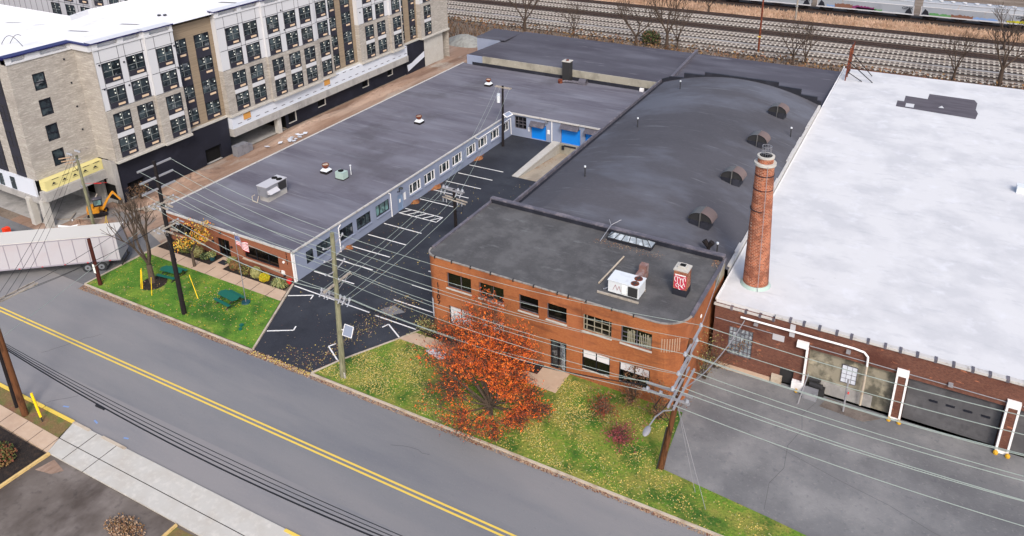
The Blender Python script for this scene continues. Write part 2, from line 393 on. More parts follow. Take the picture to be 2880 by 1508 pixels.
    def wall(s, o, ux, W, H, holes, depth, inward, m=None, mrev=None):
        """wall plane from corner o along ux (unit), with rectangular holes (u0,u1,z0,z1) and reveals going inward"""
        o, ux, inward = Vector(o), Vector(ux), Vector(inward)
        us = sorted(set([0, W] + [h[0] for h in holes] + [h[1] for h in holes]))
        zs = sorted(set([0, H] + [h[2] for h in holes] + [h[3] for h in holes]))
        Z = Vector((0, 0, 1))
        for i in range(len(us) - 1):
            for j in range(len(zs) - 1):
                uc, zc = (us[i] + us[i + 1]) / 2, (zs[j] + zs[j + 1]) / 2
                if any(h[0] < uc < h[1] and h[2] < zc < h[3] for h in holes): continue
                s.quad(o + ux * us[i] + Z * zs[j], o + ux * us[i + 1] + Z * zs[j], o + ux * us[i + 1] + Z * zs[j + 1], o + ux * us[i] + Z * zs[j + 1], m)
        for (u0, u1, z0, z1) in holes:
            P = [o + ux * u0 + Z * z0, o + ux * u1 + Z * z0, o + ux * u1 + Z * z1, o + ux * u0 + Z * z1]
            for a in range(4):
                b = (a + 1) % 4
                s.quad(P[a], P[b], P[b] + inward * depth, P[a] + inward * depth, mrev if mrev is not None else m)
        return s
    def pieces(s, gap=.12):
        """the mesh as separate builders, one per far-apart piece"""
        n = len(s.f); par = list(range(n)); bb = []
        def find(i):
            while par[i] != i: par[i] = par[par[i]]; i = par[i]
            return i
        seen = {}
        for i, f in enumerate(s.f):
            vs = [s.v[k] for k in f]
            bb.append([min(v[a] for v in vs) for a in range(3)] + [max(v[a] for v in vs) for a in range(3)])
            for k in f:
                key = tuple(round(c_, 3) for c_ in s.v[k])
                if key in seen: par[find(i)] = find(seen[key])
                else: seen[key] = i
        while True:
            comp = {}
            for i in range(n):
                r_ = find(i); q = comp.get(r_)
                if q is None: comp[r_] = list(bb[i])
                else:
                    for a in range(3): q[a] = min(q[a], bb[i][a]); q[a + 3] = max(q[a + 3], bb[i][a + 3])
            ks = list(comp); done = True
            for x in range(len(ks)):
                for y in range(x):
                    A, B = comp[ks[x]], comp[ks[y]]
                    if find(ks[x]) != find(ks[y]) and all(A[a] - gap < B[a + 3] and B[a] - gap < A[a + 3] for a in range(3)): par[find(ks[x])] = find(ks[y]); done = False
            if done: break
        out = {}
        for i, f in enumerate(s.f):
            m = out.setdefault(find(i), MB()); k = len(m.v)
            m.v += [s.v[j] for j in f]; m.f.append(tuple(range(k, k + len(f)))); m.m.append(s.m[i])
        return list(out.values())
    def build(s, name, mats, parent=None, smooth=False, **props):
        if name in SPLIT and parent is not None and len(s.f) < 900:
            ps = s.pieces()
            if 1 < len(ps) <= 100:
                for m in ps: r_ = m._build(name, mats, parent, smooth, **props)
                return r_
        return s._build(name, mats, parent, smooth, **props)
    def _build(s, name, mats, parent=None, smooth=False, **props):
        mats = mats if isinstance(mats, (list, tuple)) else [mats]
        me = bpy.data.meshes.new(name)
        off = world_loc(parent) if parent is not None else Vector((0, 0, 0))
        me.from_pydata([(v[0] - off.x, v[1] - off.y, v[2] - off.z) for v in s.v], [], s.f)
        for k in mats: me.materials.append(MT[k])
        if len(mats) > 1: me.polygons.foreach_set('material_index', s.m)
        if smooth: me.polygons.foreach_set('use_smooth', [True] * len(me.polygons))
        me.update()
        o = bpy.data.objects.new(name, me)
        COL.objects.link(o)
        if parent is not None: o.parent = parent
        return setp(o, **props)

def struct(name, mb, mats, **k): return mb.build(name, mats, None, kind='structure', **k)

def copy_tree(o, parent=None):
    n = o.copy(); COL.objects.link(n); n.parent = parent
    for ch in list(o.children): copy_tree(ch, n)
    return n

def put(proto, root, pos, rz=0):
    """copy a part (and its sub-parts) under a thing at a world position"""
    n = copy_tree(proto, root)
    n.location = Vector(pos) - world_loc(root); n.rotation_euler = (0, 0, rz)
    return n

_protos = []
def discard(o):
    for ch in list(o.children): discard(ch)
    bpy.data.objects.remove(o)

def text_mesh(name, body, size, mat_name, parent, pos, rot, depth=.02, align='CENTER'):
    cu = bpy.data.curves.new(name, 'FONT'); cu.body = body; cu.size = size; cu.extrude = depth
    cu.align_x = align; cu.align_y = 'CENTER'
    t = bpy.data.objects.new('tmp', cu); COL.objects.link(t)
    bpy.context.view_layer.update()
    me = bpy.data.meshes.new_from_object(t)
    bpy.data.objects.remove(t)
    me.materials.clear(); me.materials.append(MT[mat_name])
    o = bpy.data.objects.new(name, me); COL.objects.link(o)
    o.parent = parent
    o.location = Vector(pos) - (world_loc(parent) if parent else Vector())
    o.rotation_euler = rot
    return o

# ------------------------------------------------------------------ ground, roads, paths
def sheet(name, pts, z, m, **k):
    b = MB(); b.poly([(p[0], p[1], z) for p in pts]); return struct(name, b, m, **k)
def yN(x): return 35.73 + (x + 69.5) * 0.0169          # north kerb of the road
def yS(x): return 23.42 + (x + 61.9) * 0.0256          # south kerb
b = MB()
RX0, RX1, RY0, RY1 = -43.67, -34.2, 76.3, 87.9          # the sunken loading ramp is a real hole in the ground
for (xa, xb, ya, yb) in ((-500, 400, -150, RY0), (-500, RX0, RY0, RY1), (RX1, 400, RY0, RY1), (-500, 400, RY1, 900)):
    b.poly([(xa, ya, 0), (xb, ya, 0), (xb, yb, 0), (xa, yb, 0)])
struct('ground', b, 'gravel')
sheet('road', [(-200, yS(-200)), (60, yS(60)), (60, yN(60)), (-200, yN(-200))], .03, 'road')
sheet('lane_strip', [(-200, yS(-200)), (60, yS(60)), (60, yS(60) + 3.2), (-200, yS(-200) + 3.2)], .036, 'road_edge_lane')
b = MB()
def yM(x): return 29.64 + (x + 73.1) * 0.0211
for off in (0, -.34):
    b.prism([(-200, yM(-200) + off - .07), (60, yM(60) + off - .07), (60, yM(60) + off + .07), (-200, yM(-200) + off + .07)], .03, .042)
struct('road_centre_line', b, 'yellow_paint')
sheet('dirt_yard', [(-81.7, 48.3), (-81.7, 116.5), (-84, 117), (-95, 119), (-95, 132), (-60, 132), (-66, 106), (-70.4, 105), (-70.4, 45.7), (-69.7, 45.7), (-69.5, 43), (-78, 40), (-90, 38.5), (-90, 48.3)], .02, 'dirt')
sheet('site_driveway', [(-120, 33), (-100, yN(-100)), (-69.6, 35.75), (-69.6, 44.5), (-73, 45.5), (-79, 42.5), (-84, 40), (-120, 40)], .034, 'old_lot')
sheet('site_dirt_patch', [(-82.5, 41.5), (-76, 41.8), (-73.5, 44.4), (-75, 48), (-81.6, 48.2), (-83, 46)], .045, 'dirt2')
sheet('garage_floor', [(-100, 41.3), (-83.5, 41.3), (-83.5, 48.4), (-82, 48.4), (-82, 75), (-100, 75)], .05, 'conc_grey')
b = MB(); rnd = random.Random(77)
for (x, y, L, dx, dy) in ((-63, 27.5, 4, .5, .9), (-56.5, 24.0, 2.5, .6, .6), (-30, 33.2, 3, .9, .15), (-24, 26.5, 4, 1, .1)):
    p = (x, y)
    for k in range(int(L / .5)):
        q = (p[0] + dx * .5 + rnd.gauss(0, .1), p[1] + dy * .5 + rnd.gauss(0, .1)); b.obox(p, q, .025, .036, .041); p = q
struct('road_cracks', b, 'crack')
# drive between the buildings
sheet('parking_lot', [(-47.1, 36.2), (-40.5, 36.3), (-39.4, 38.9), (-36.9, 43.2), (-35.6, 45.8), (-34.2, 58), (-34.2, 76.3), (-43.67, 76.3), (-43.67, 88.3), (-51.45, 88.3), (-51.45, 45.3)], .05, 'lot')
sheet('parking_patch', [(-41.2, 45.95), (-39.9, 45.6), (-38.9, 46.7), (-40.5, 47.1)], .056, 'road')
b = MB()
def stripe(x0, y0, x1, y1, w=.12): b.obox((x0, y0), (x1, y1), w, .052, .062)
for y in (48.05, 50.85, 53.6, 56.37, 59.14, 65.9, 68.6, 71.35, 74.05, 76.75): stripe(-51.2, y, -46.15, y + .1)
stripe(-51.3, 61.93, -46.15, 62.04); stripe(-51.3, 63.14, -46.15, 63.26); stripe(-46.15, 62.04, -46.15, 63.26)
for i in range(5): stripe(-51.2 + i * 1.02, 61.95, -50.3 + i * 1.02, 63.2)
stripe(-51.1, 45.2, -41.8, 45.15)
for y in (45.06, 47.83, 50.64, 53.4): stripe(-41.05, y, -36.5, y + .02)
for L in (((-50.41, 43.65), (-48.31, 44.85), (-48.09, 44.22)), ((-48.07, 38.74), (-46.05, 39.92), (-46.28, 40.45)), ((-39.67, 38.53), (-41.74, 39.66), (-41.44, 40.21)), ((-37.13, 43.5), (-39.12, 44.56), (-39.35, 43.94))):
    stripe(*L[0], *L[1]); stripe(*L[1], *L[2])
struct('parking_stripes', b, 'white_paint')
# west lawn
sheet('west_lawn', [(-69.45, 35.85), (-47.25, 36.3), (-50.3, 42.6), (-69.25, 42.45)], .14, 'lawn')
sheet('planting_bed', [(-69.4, 43.8), (-51.35, 44.0), (-51.5, 45.8), (-69.4, 45.8)], .12, 'mulch')
b = MB()
b.prism([(-69.35, 42.45), (-50.35, 42.6), (-50.95, 44.0), (-69.35, 43.8)], 0, .15)
b.prism([(-61.45, 43.78), (-59.65, 43.8), (-59.65, 45.7), (-61.45, 45.7)], 0, .152)
struct('footpath', b, 'walk')
b = MB()
for x in (-67, -64.8, -62.6, -60.5, -58.4, -56.2, -54.2, -52.2): b.obox((x, 42.5), (x - .1, 43.95), .05, .15, .156)
struct('footpath_joints', b, 'mulch')
# south-east lawn in front of the two-storey building
sheet('east_lawn', [(-40.35, 36.4), (-7.26, 36.75), (12, 37.05), (12, 38.1), (-2.5, 39.35), (-4.7, 39.6), (-12.05, 40.2), (-12.5, 46.1), (-35.8, 46.05), (-36.95, 43.3), (-39.35, 38.9)], .14, 'lawn_leafy')
sheet('wall_bed', [(-35.6, 44.7), (-24, 44.75), (-24, 46.0), (-35.6, 46.0)], .146, 'mulch')
b = MB()
b.prism([(-36.95, 43.25), (-24.2, 43.5), (-21.9, 43.5), (-21.9, 46.0), (-24.2, 46.0), (-24.2, 44.75), (-36.1, 44.6)], 0, .16)
struct('entrance_path', b, 'walk')
b = MB()
def kerb(p, q, w=.17, h=.17): b.obox(p, q, w, 0, h)
kerb((-69.5, yN(-69.5)), (-47.15, yN(-47.15))); kerb((-40.5, yN(-40.5)), (12, yN(12)))
kerb((-69.55, 35.75), (-69.45, 45.6)); kerb((-47.15, 36.3), (-51.35, 45.3)); kerb((-40.55, 36.3), (-39.42, 38.85)); kerb((-39.42, 38.85), (-37.0, 43.2)); kerb((-37.0, 43.2), (-35.75, 45.7))
struct('kerb', b, 'kerb')
sheet('east_lot', [(-12.3, 40.25), (-4.7, 39.65), (-2.5, 39.4), (12, 38.1), (60, 36.8), (60, 53.05), (-12.5, 53.05), (-13.4, 46)], .04, 'old_lot')
b = MB()
pts = [(-3.9, 52), (-4.6, 50.2), (-4.3, 48.6), (-4.9, 46.5), (-4.7, 44.3), (-5.3, 42.5), (-5.1, 40.2)]
for p, q in zip(pts[:-1], pts[1:]): b.obox(p, q, .025, .041, .046)
pts = [(-8.6, 46.6), (-5.2, 46.0), (-1.0, 44.9), (2.0, 44.3), (4.5, 43.4), (9, 42.6)]
for p, q in zip(pts[:-1], pts[1:]): b.obox(p, q, .025, .041, .0465)
struct('east_lot_cracks', b, 'crack')
# near side of the road
sheet('near_verge', [(-200, 21.9), (-52.0, 22.15), (-52.5, yS(-52.5)), (-200, yS(-200))], .12, 'verge')
b = MB()
b.prism([(-200, 20.4), (-51.3, 20.95), (-51.9, 22.15), (-200, 21.4)], 0, .15)
struct('near_pavement', b, 'walk')
b = MB()
b.prism([(-51.3, 20.95), (-20, 21.8), (-20, 23.0), (-51.85, 22.16)], 0, .14)
b.prism([(-51.85, 22.18), (-20, 23.02), (-20, yS(-20) + .1), (-52.5, yS(-52.5) + .05)], 0, .135)
struct('driveway_apron', b, 'concrete')
b = MB()
for x in (-49.7, -47.35): b.obox((x, 21.0), (x - .1, yS(x)), .05, .13, .146)
for x in (-53.6, -55.5, -57.4, -59.3, -51.75): b.obox((x, 20.6), (x - .15, 22.1), .04, .14, .157)
b.obox((-51.9, 22.17), (-20, 23.01), .05, .13, .145)
struct('pavement_joints', b, 'mulch')
b = MB(); b.obox((-200, yS(-200)), (-56.1, yS(-56.1)), .24, 0, .2); b.obox((-55.95, yS(-56)), (-52.5, yS(-52.5)), .24, 0, .2)
b.obox((-31.4, yS(-31.4)), (-20, yS(-20)), .2, 0, .17)
struct('yellow_kerb', b, 'yellow_paint')
b = MB(); b.obox((-52.5, yS(-52.5)), (-50.6, yS(-50.6)), .22, 0, .16); b.obox((-49.2, yS(-49.2)), (-46.6, yS(-46.6)), .22, 0, .16)
struct('pale_kerb', b, 'kerb')
sheet('near_lot', [(-51.1, -60), (60, -60), (60, 23), (-20, 21.9), (-37.8, 21.25), (-50.9, 20.95), (-51.3, 17.6)], .03, 'sw_lot')
sheet('near_bed', [(-200, 0), (-51.5, 0), (-51.45, 20.85), (-56, 20.8), (-200, 20.4)], .06, 'mulch')
sheet('near_dirt', [(-37.9, 21.1), (-37.9, 0), (-20, 0), (-20, 21.8), (-33, 21.4)], .045, 'verge')
sheet('near_patch', [(-50.6, 19.6), (-49.2, 19.9), (-48.7, 20.5), (-50.3, 20.8)], .04, 'dirt')
b = MB(); b.obox((-51.35, 0), (-51.1, 20.95), .2, 0, .2); b.obox((-37.95, 0), (-37.85, 21.2), .16, 0, .2)
struct('timber_edging', b, 'timber_yellow')
b = MB()
for (x, y, dx, dy) in ((-55.0, 24.4, .5, .15), (-51.4, 24.6, .5, -.1), (-47.8, 24.5, .4, .1)): b.obox((x, y), (x + dx, y + dy), .12, .037, .041)
struct('utility_marks', b, 'graf_blue')

# ------------------------------------------------------------------ railway yard
sheet('railway_ground', [(-300, 126), (300, 126), (300, 500), (-300, 500)], .03, 'gravel')
sheet('dry_grass_strip', [(-300, 170.5), (-62, 172.4), (-36, 172.2), (14, 173.4), (120, 175), (120, 180.2), (14, 180.6), (-36, 180.2), (-300, 178)], .05, 'scrub_tan')
sheet('pale_ballast_strip', [(-300, 148.6), (120, 149.6), (120, 150.9), (-300, 150.2)], .06, 'ballast_pale')
sheet('dark_ballast_strip', [(-300, 180.3), (120, 181), (120, 188), (-300, 187)], .06, 'ballast')
SL = .009
def track(y0, label, pale=True):
    t = thing('railway_track', label, 'railway track', (-40, y0, 0), 'parallel tracks of the railway yard')
    f = lambda x: y0 + (x + 40) * SL
    b = MB()
    b.prism([(-300, f(-300) - 1.7), (140, f(140) - 1.7), (140, f(140) + 1.7), (-300, f(-300) + 1.7)], .03, .1)
    b.build('ballast_bed', 'ballast', t)
    b = MB(); x = -135
    rnd = random.Random(int(y0))
    while x < 40:
        w = rnd.uniform(-.03, .03)
        b.box(x - .16 + w, x + .16 + w, f(x) - 1.35, f(x) - .3, .1, .2 if pale else .14); b.box(x - .16 + w, x + .16 + w, f(x) + .3, f(x) + 1.35, .1, .2 if pale else .14)
        x += .86
    b.build('sleepers', 'tie' if pale else 'rail_dark', t, kind='stuff')
    for s in (-.72, .72):
        b = MB()
        b.prism([(-300, f(-300) + s - .04), (140, f(140) + s - .04), (140, f(140) + s + .04), (-300, f(-300) + s + .04)], .1, .33)
        b.build('rail', 'rail' if pale else 'rail_dark', t)
track(143.4, 'pale tied railway track nearest the dark warehouse roof')
track(147.7, 'second pale tied railway track from the warehouse, before the pale ballast strip')
track(151.9, 'third railway track from the warehouse, just beyond the pale ballast strip')
track(155.7, 'fourth railway track from the warehouse, before the wide brown gap')
track(159.6, 'rusty dark tied railway siding in the middle of the brown gap', False)
track(163.6, 'pale tied railway track just beyond the wide brown gap')
track(167.7, 'farthest pale tied railway track before the tan dry grass')
track(171.0, 'rusty dark railway siding along the edge of the tan dry grass', False)
track(183.9, 'railway track under the row of grey hopper wagons', False)

# ------------------------------------------------------------------ window prototypes
def glassw(name, w, h, mats=('frame_dark', 'glass'), muls=(1,), rows=(), fr=.08, extra=None, nm='window'):
    """window facing -Y, centred on x, bottom at z=0"""
    f = MB()
    f.box(-w / 2, w / 2, -.03, .05, 0, fr); f.box(-w / 2, w / 2, -.03, .05, h - fr, h)
    f.box(-w / 2, -w / 2 + fr, -.03, .05, fr, h - fr); f.box(w / 2 - fr, w / 2, -.03, .05, fr, h - fr)
    n = len(muls)
    for x in muls: f.box(x * w - fr * .4, x * w + fr * .4, -.02, .04, fr, h - fr)
    for z in rows: f.box(-w / 2 + fr, w / 2 - fr, -.015, .035, z * h - fr * .4, z * h + fr * .4)
    o = f.build(nm, mats[0])
    g = MB(); g.quad((-w / 2 + .02, .045, .02), (w / 2 - .02, .045, .02), (w / 2 - .02, .045, h - .02), (-w / 2 + .02, .045, h - .02))
    g.build('pane', mats[1], o)
    if extra: extra(o, w, h)
    return o

# ------------------------------------------------------------------ long single-storey building (left)
bl = thing('brick_office_building', 'long low building with grey flat roof, orange brick front and blue-grey painted side', 'building', (-70.3, 45.7, 0))
H1 = 3.4
b = MB()
o = (-70.3, 45.7, 0)
front_holes = [(.85, 6.2, .9, 2.5), (8.1, 10.05, .12, 2.3), (12.0, 16.9, .9, 2.45)]
b.wall(o, (1, 0, 0), 18.9, H1, front_holes, .35, (0, 1, 0))
b.build('front_wall', 'brick_1101', bl, label='orange brick front wall')
side = [(47.45, 48.45, 'n'), (48.9, 51.2, 'd'), (52.25, 54.4, 'd'), (55.0, 57.3, 'd'), (58.2, 60.55, 't'), (64.3, 66.6, 'w'), (67.25, 69.45, 'w'), (70.4, 72.65, 'w'), (73.2, 75.45, 'w'), (76.5, 78.8, 'w'), (79.35, 81.6, 'w'), (82.6, 84.75, 'w'), (85.95, 87.5, 'n2')]
b = MB()
b.wall((-51.4, 45.7, 0), (0, 1, 0), 42.5, H1, [(a - 45.7, c_ - 45.7, 1.12, 2.5) for a, c_, k in side] + [(62.03 - 45.7, 63.03 - 45.7, .05, 2.1)], .14, (-1, 0, 0))
b.build('side_wall', 'blue_wall', bl, label='blue-grey painted side wall')
b = MB()
dock_holes = [(.5, 2.4, 1.2, 3.05), (3.15, 5.5, .1, 2.35), (7.8, 10.7, .3, 2.75), (11.4, 14.4, .3, 2.75)]
b.wall((-51.4, 88.2, -.6), (1, 0, 0), 16.2, H1 + .6, [(u0, u1, z0 + .6, z1 + .6) for u0, u1, z0, z1 in dock_holes], .3, (0, 1, 0))
b.build('rear_yard_wall', 'blue_wall', bl, label='blue-grey wall with blue roller doors')
b = MB()
b.quad((-70.3, 105.3, 0), (-70.3, 45.7, 0), (-70.3, 45.7, H1), (-70.3, 105.3, H1)); b.quad((-35.2, 105.3, 0), (-70.3, 105.3, 0), (-70.3, 105.3, H1), (-35.2, 105.3, H1)); b.quad((-35.2, 88.2, 0), (-35.2, 105.3, 0), (-35.2, 105.3, H1), (-35.2, 88.2, H1))
b.build('back_wall', 'conc_grey', bl)
b = MB()
b.prism([(-70.4, 45.75), (-51.3, 45.75), (-51.3, 88.1), (-35.1, 88.1), (-35.1, 105.35), (-70.4, 105.35)], H1, H1 + .06)
b.build('roof', 'roof_grey', bl)
b = MB()
b.box(-70.5, -51.6, 45.6, 45.75, H1 - .06, H1 + .14); b.box(-51.4, -51.24, 45.6, 88.1, H1 - .08, H1 + .09); b.box(-51.18, -35.3, 87.98, 88.15, H1 - .1, H1 + .11)
b.box(-70.62, -70.42, 45.7, 105.3, H1 - .1, H1 + .12)
b.build('roof_edging', 'flash', bl)
b = MB(); b.box(-51.5, -51.36, 45.62, 45.76, 0, H1 - .1); b.box(-51.37, -51.31, 45.8, 45.92, .1, H1 - .3)
b.build('corner_trim', 'white_trim', bl)
def pane(root, x0, x1, y, z0, z1, m='glass_dark', fm='frame_dark', muls=(0,), rows=(), nm='window', fr=.08, lab=None):
    w = glassw('w', x1 - x0, z1 - z0, (fm, m), muls, rows, fr, nm=nm)
    w.parent = root; w.location = Vector(((x0 + x1) / 2, y, z0)) - world_loc(root)
    if lab: w['label'] = lab
    return w
pane(bl, -69.45, -64.1, 45.95, .9, 2.5, muls=(-.25, 0, .25)); pane(bl, -58.3, -53.4, 45.95, .9, 2.45, muls=(-.17, .17))
dr = pane(bl, -62.2, -60.25, 45.98, .12, 2.3, muls=(0,), nm='door', fr=.1)
b = MB(); b.box(-61.1, -61.06, 45.82, 45.86, 1.0, 1.5); hd = b.build('handle', 'metal_grey', dr)
b = MB(); b.box(-64.3 - 5.2, -64.0, 45.55, 45.7, .78, .9); b.build('window_sill', 'walk', bl); b = MB(); b.box(-58.4, -53.3, 45.55, 45.7, .78, .9); b.build('window_sill', 'walk', bl)
for i, ch in enumerate('1101'):
    text_mesh('house_number', ch, .42, 'wood_dark', bl, (-52.15, 45.66, 3.05 - i * .36), (R(90), 0, 0), .02)
b = MB(); b.tube((-52.65, 45.7, 2.0), (-52.65, 45.6, 2.0), .13, n=12); b.build('wall_lamp', 'white_trim', bl)
b = MB(); b.box(-53.1, -52.7, 45.6, 45.7, .55, .95); b.build('meter_box', 'white_trim', bl)
for (x, z) in ((-61.3, 3.0), (-62.6, 1.7), (-59.9, 1.7), (-52.75, .45)):
    b = MB(); b.box(x - .1, x + .1, 45.55, 45.7, z - .1, z + .1); b.build('wall_light', 'frame_dark', bl)
# side windows
PR = {}
PR['w'] = glassw('w', 2.22, 1.36, ('white_trim', 'glass'), (-.2, .22), (), .12)
PR['d'] = glassw('w', 2.25, 1.36, ('frame_dark', 'glass'), (-.18, .18), (), .07)
PR['t'] = glassw('w', 2.3, 1.36, ('frame_dark', 'glass_teal'), (-.2, .2), (), .08)
PR['n'] = glassw('w', .98, 1.36, ('frame_dark', 'glass'), (), (.6,), .06)
PR['n2'] = glassw('w', 1.5, 1.36, ('white_trim', 'glass'), (0,), (), .12)
s = MB(); s.box(-1.2, 1.2, -.15, .02, -.12, 0)
SILL = s.build('window_sill', 'blue_wall')
for a, c_, k in side:
    put(PR[k], bl, (-51.48, (a + c_) / 2, 1.13), R(90))
    if k in 'wdt': put(SILL, bl, (-51.4, (a + c_) / 2, 1.12), R(90))
dd = glassw('w', 1.0, 2.05, ('door_blue_pale', 'door_blue_pale'), (), (), .1, nm='door')
put(dd, bl, (-51.5, 62.53, .06), R(90)); discard(dd)
b = MB(); b.box(-51.38, -51.34, 63.15, 63.5, 1.1, 2.0); b.build('notice_board', 'white_trim', bl); b = MB(); b.box(-51.46, -51.43, 62.35, 62.6, 1.1, 1.5); b.build('door_sign', 'white_trim', bl)
for (y, z0, z1, yb) in ((52.15, .1, 2.9, 52.5), (60.75, .1, 2.95, 60.5)):
    b = MB(); b.path([(-51.3, yb, z1 + .2), (-51.3, y, z1), (-51.3, y, z0)], .06); b.build('downpipe', 'white_trim', bl)
b = MB(); b.path([(-51.3, 78.5, 3.2), (-51.25, 79.2, 2.75), (-51.25, 87.7, 2.75), (-51.25, 87.8, .3)], .06); b.build('downpipe', 'white_trim', bl)
b = MB(); b.path([(-51.4, 62.1, 2.6), (-51.1, 62.1, 2.7), (-51.1, 62.1, 3.1), (-50.8, 62.1, 3.3)], .05); b.box(-51.0, -50.6, 62.0, 62.2, 3.1, 3.3); b.build('wall_light', 'metal_dark', bl)
# rear yard doors and awnings
b = MB()
for z in [i * .3 for i in range(9)]: pass
def roller(x0, x1, z0, z1):
    b = MB(); n = int((z1 - z0) / .25)
    for i in range(n): b.box(x0, x1, 88.4, 88.44 + .02 * (i % 2), z0 + i * (z1 - z0) / n, z0 + (i + 1) * (z1 - z0) / n)
    b.build('roller_door', 'blue_door', bl)
roller(-48.25, -45.9, .1, 2.35); roller(-43.6, -40.7, .3, 2.75); roller(-40.0, -37.0, .3, 2.75)
def awning(x0, x1, z):
    b = MB()
    b.poly([(x0, 88.2, z), (x1, 88.2, z), (x1 + .1, 87.4, z - .5), (x0 + .1, 87.4, z - .5)]); b.poly([(x0, 88.2, z - .04), (x0 + .1, 87.4, z - .54), (x1 + .1, 87.4, z - .54), (x1, 88.2, z - .04)])
    b.quad((x0 + .1, 87.4, z - .54), (x1 + .1, 87.4, z - .54), (x1 + .1, 87.4, z - .5), (x0 + .1, 87.4, z - .5)); b.poly([(x0, 88.2, z), (x0 + .1, 87.4, z - .5), (x0, 88.2, z - .6)]); b.poly([(x1, 88.2, z), (x1 + .1, 87.4, z - .5), (x1, 88.2, z - .6)])
    for x in [x0 + .15 + i * .28 for i in range(int((x1 - x0) / .28))]: b.beam((x, 88.15, z + .02), (x + .09, 87.42, z - .46), .05, .03)
    b.build('awning', 'flash_dark', bl)
awning(-48.3, -46.1, 2.75); awning(-43.6, -40.9, 3.2); awning(-40.0, -37.2, 3.2)
pane(bl, -50.9, -49.0, 88.4, 1.2, 3.05, muls=(-.2, .15), rows=(.35, .6), fm='flash_dark')
b = MB(); b.tube((-44.98, 88.12, 3.35), (-44.98, 88.12, 0), .07); b.build('downpipe', 'white_trim', bl)
for (x, z, w) in ((-45.5, 1.55, .35), (-48.6, 1.4, .25)):
    b = MB(); b.box(x - w / 2, x + w / 2, 88.14, 88.2, z - .3, z + .3); b.build('door_sign', 'white_trim', bl)
b = MB(); b.box(-45.95, -45.55, 87.9, 88.2, 2.9, 3.15); b.build('wall_light', 'metal_grey', bl)

# loading ramp
ZD = -1.15
b = MB(); b.prism([(-44.56, 76.3), (-43.68, 76.28), (-43.68, 88.15), (-44.79, 88.15)], -1.4, lambda x, y: .14 + (y - 76.3) * .02, None, True)
setp(b.build('ramp_wall', 'concrete'), 'pale concrete retaining wall beside the sunken loading ramp', 'wall')
b = MB(); b.poly([(-43.67, 76.3, 0), (-34.2, 76.3, 0), (-34.2, 87.9, ZD), (-43.67, 87.9, ZD)]); struct('loading_ramp', b, 'ramp_floor')
b = MB(); b.box(-43.67, -34.3, 87.9, 88.22, -1.3, .28); setp(b.build('dock_wall', 'upstand'), 'concrete dock face under the blue roller doors at the foot of the ramp', 'wall')
b = MB()
for x in (-43.3, -41.0, -39.6): b.box(x, x + .35, 87.75, 87.9, -.5, .1)
b.box(-43.0, -41.2, 87.8, 87.9, .0, .2); setp(b.build('dock_bumper', 'tar'), 'black rubber dock bumpers on the concrete dock face', 'dock bumper')

# ------------------------------------------------------------------ roof equipment of the long building
ac = thing('rooftop_air_conditioner', 'large pale grey rooftop air handler with two fan openings on the long grey roof', 'air conditioner', (-62.0, 53.3, H1 + .06), 'cooling units on the flat roofs')
b = MB(); b.box(-62.45, -61.15, 52.25, 55.0, 3.46, 4.1); b.build('base_frame', 'conc_grey', ac)
b = MB(); b.box(-62.5, -61.1, 52.1, 55.05, 4.1, 5.25); b.build('casing', 'metal_grey', ac)
b = MB(); b.box(-62.55, -61.05, 52.05, 55.1, 5.25, 5.31); b.build('lid', 'panel_light', ac)
for x in (-62.15, -61.45):
    b = MB(); b.tube((x, 54.35, 5.3), (x, 54.35, 5.36), .33, n=16); b.build('fan', 'void', ac)
b = MB(); b.poly([(-61.1, 52.2, 4.85), (-61.1, 53.6, 4.85), (-60.6, 53.6, 4.5), (-60.6, 52.2, 4.5)]); b.poly([(-61.1, 52.2, 4.85), (-60.6, 52.2, 4.5), (-61.1, 52.2, 4.4)]); b.poly([(-61.1, 53.6, 4.85), (-60.6, 53.6, 4.5), (-61.1, 53.6, 4.4)]); b.build('intake_hood', 'panel_light', ac)
b = MB(); b.box(-61.1, -61.08, 53.8, 54.95, 4.2, 5.15); b.build('coil_panel', 'metal_dark', ac)
b = MB(); b.path([(-62.9, 52.0, 4.1), (-62.9, 51.6, 4.1), (-62.9, 51.6, 3.55), (-62.1, 51.5, 3.55), (-62.1, 51.8, 4.2)], .04); b.build('gas_pipe', 'kerb', ac)
ac2 = thing('condenser_unit', 'small mint green condenser box beside the brown capped roof vent', 'air conditioner', (-58.2, 60.6, H1 + .06), 'cooling units on the flat roofs')
b = MB(); b.box(-58.75, -57.6, 60.2, 61.1, 3.55, 4.35); b.build('casing', 'metal_green', ac2)
b = MB(); b.box(-58.8, -57.55, 60.15, 61.15, 3.46, 3.55); b.build('base_frame', 'wood_dark', ac2)
b = MB(); b.tube((-58.3, 60.7, 4.34), (-58.3, 60.7, 4.41), .33, n=16); b.build('fan', 'void', ac2)
rf = thing('roof_fan', 'brown capped round roof vent beside the small mint green condenser', 'roof vent', (0, 0, 0), 'brown capped vents along the grey roof')
b = MB(); b.box(-.5, .5, -.5, .5, 0, .32); b.build('kerb_box', 'wood_dark', rf)
b = MB()
for i in range(4):
    P = [(-.5, -.5), (.5, -.5), (.5, .5), (-.5, .5)]; Q = [(-.26, -.26), (.26, -.26), (.26, .26), (-.26, .26)]
    j = (i + 1) % 4; b.quad((*P[i], .32), (*P[j], .32), (*Q[j], .62), (*Q[i], .62))
b.build('flashing', 'metal_white', rf)
b = MB(); b.tube((0, 0, .55), (0, 0, .8), .25, n=14); b.tube((0, 0, .8), (0, 0, .9), .3, .42, n=16); b.tube((0, 0, .9), (0, 0, 1.1), .42, .4, n=16, cap=False); b.build('cap', 'rust', rf)
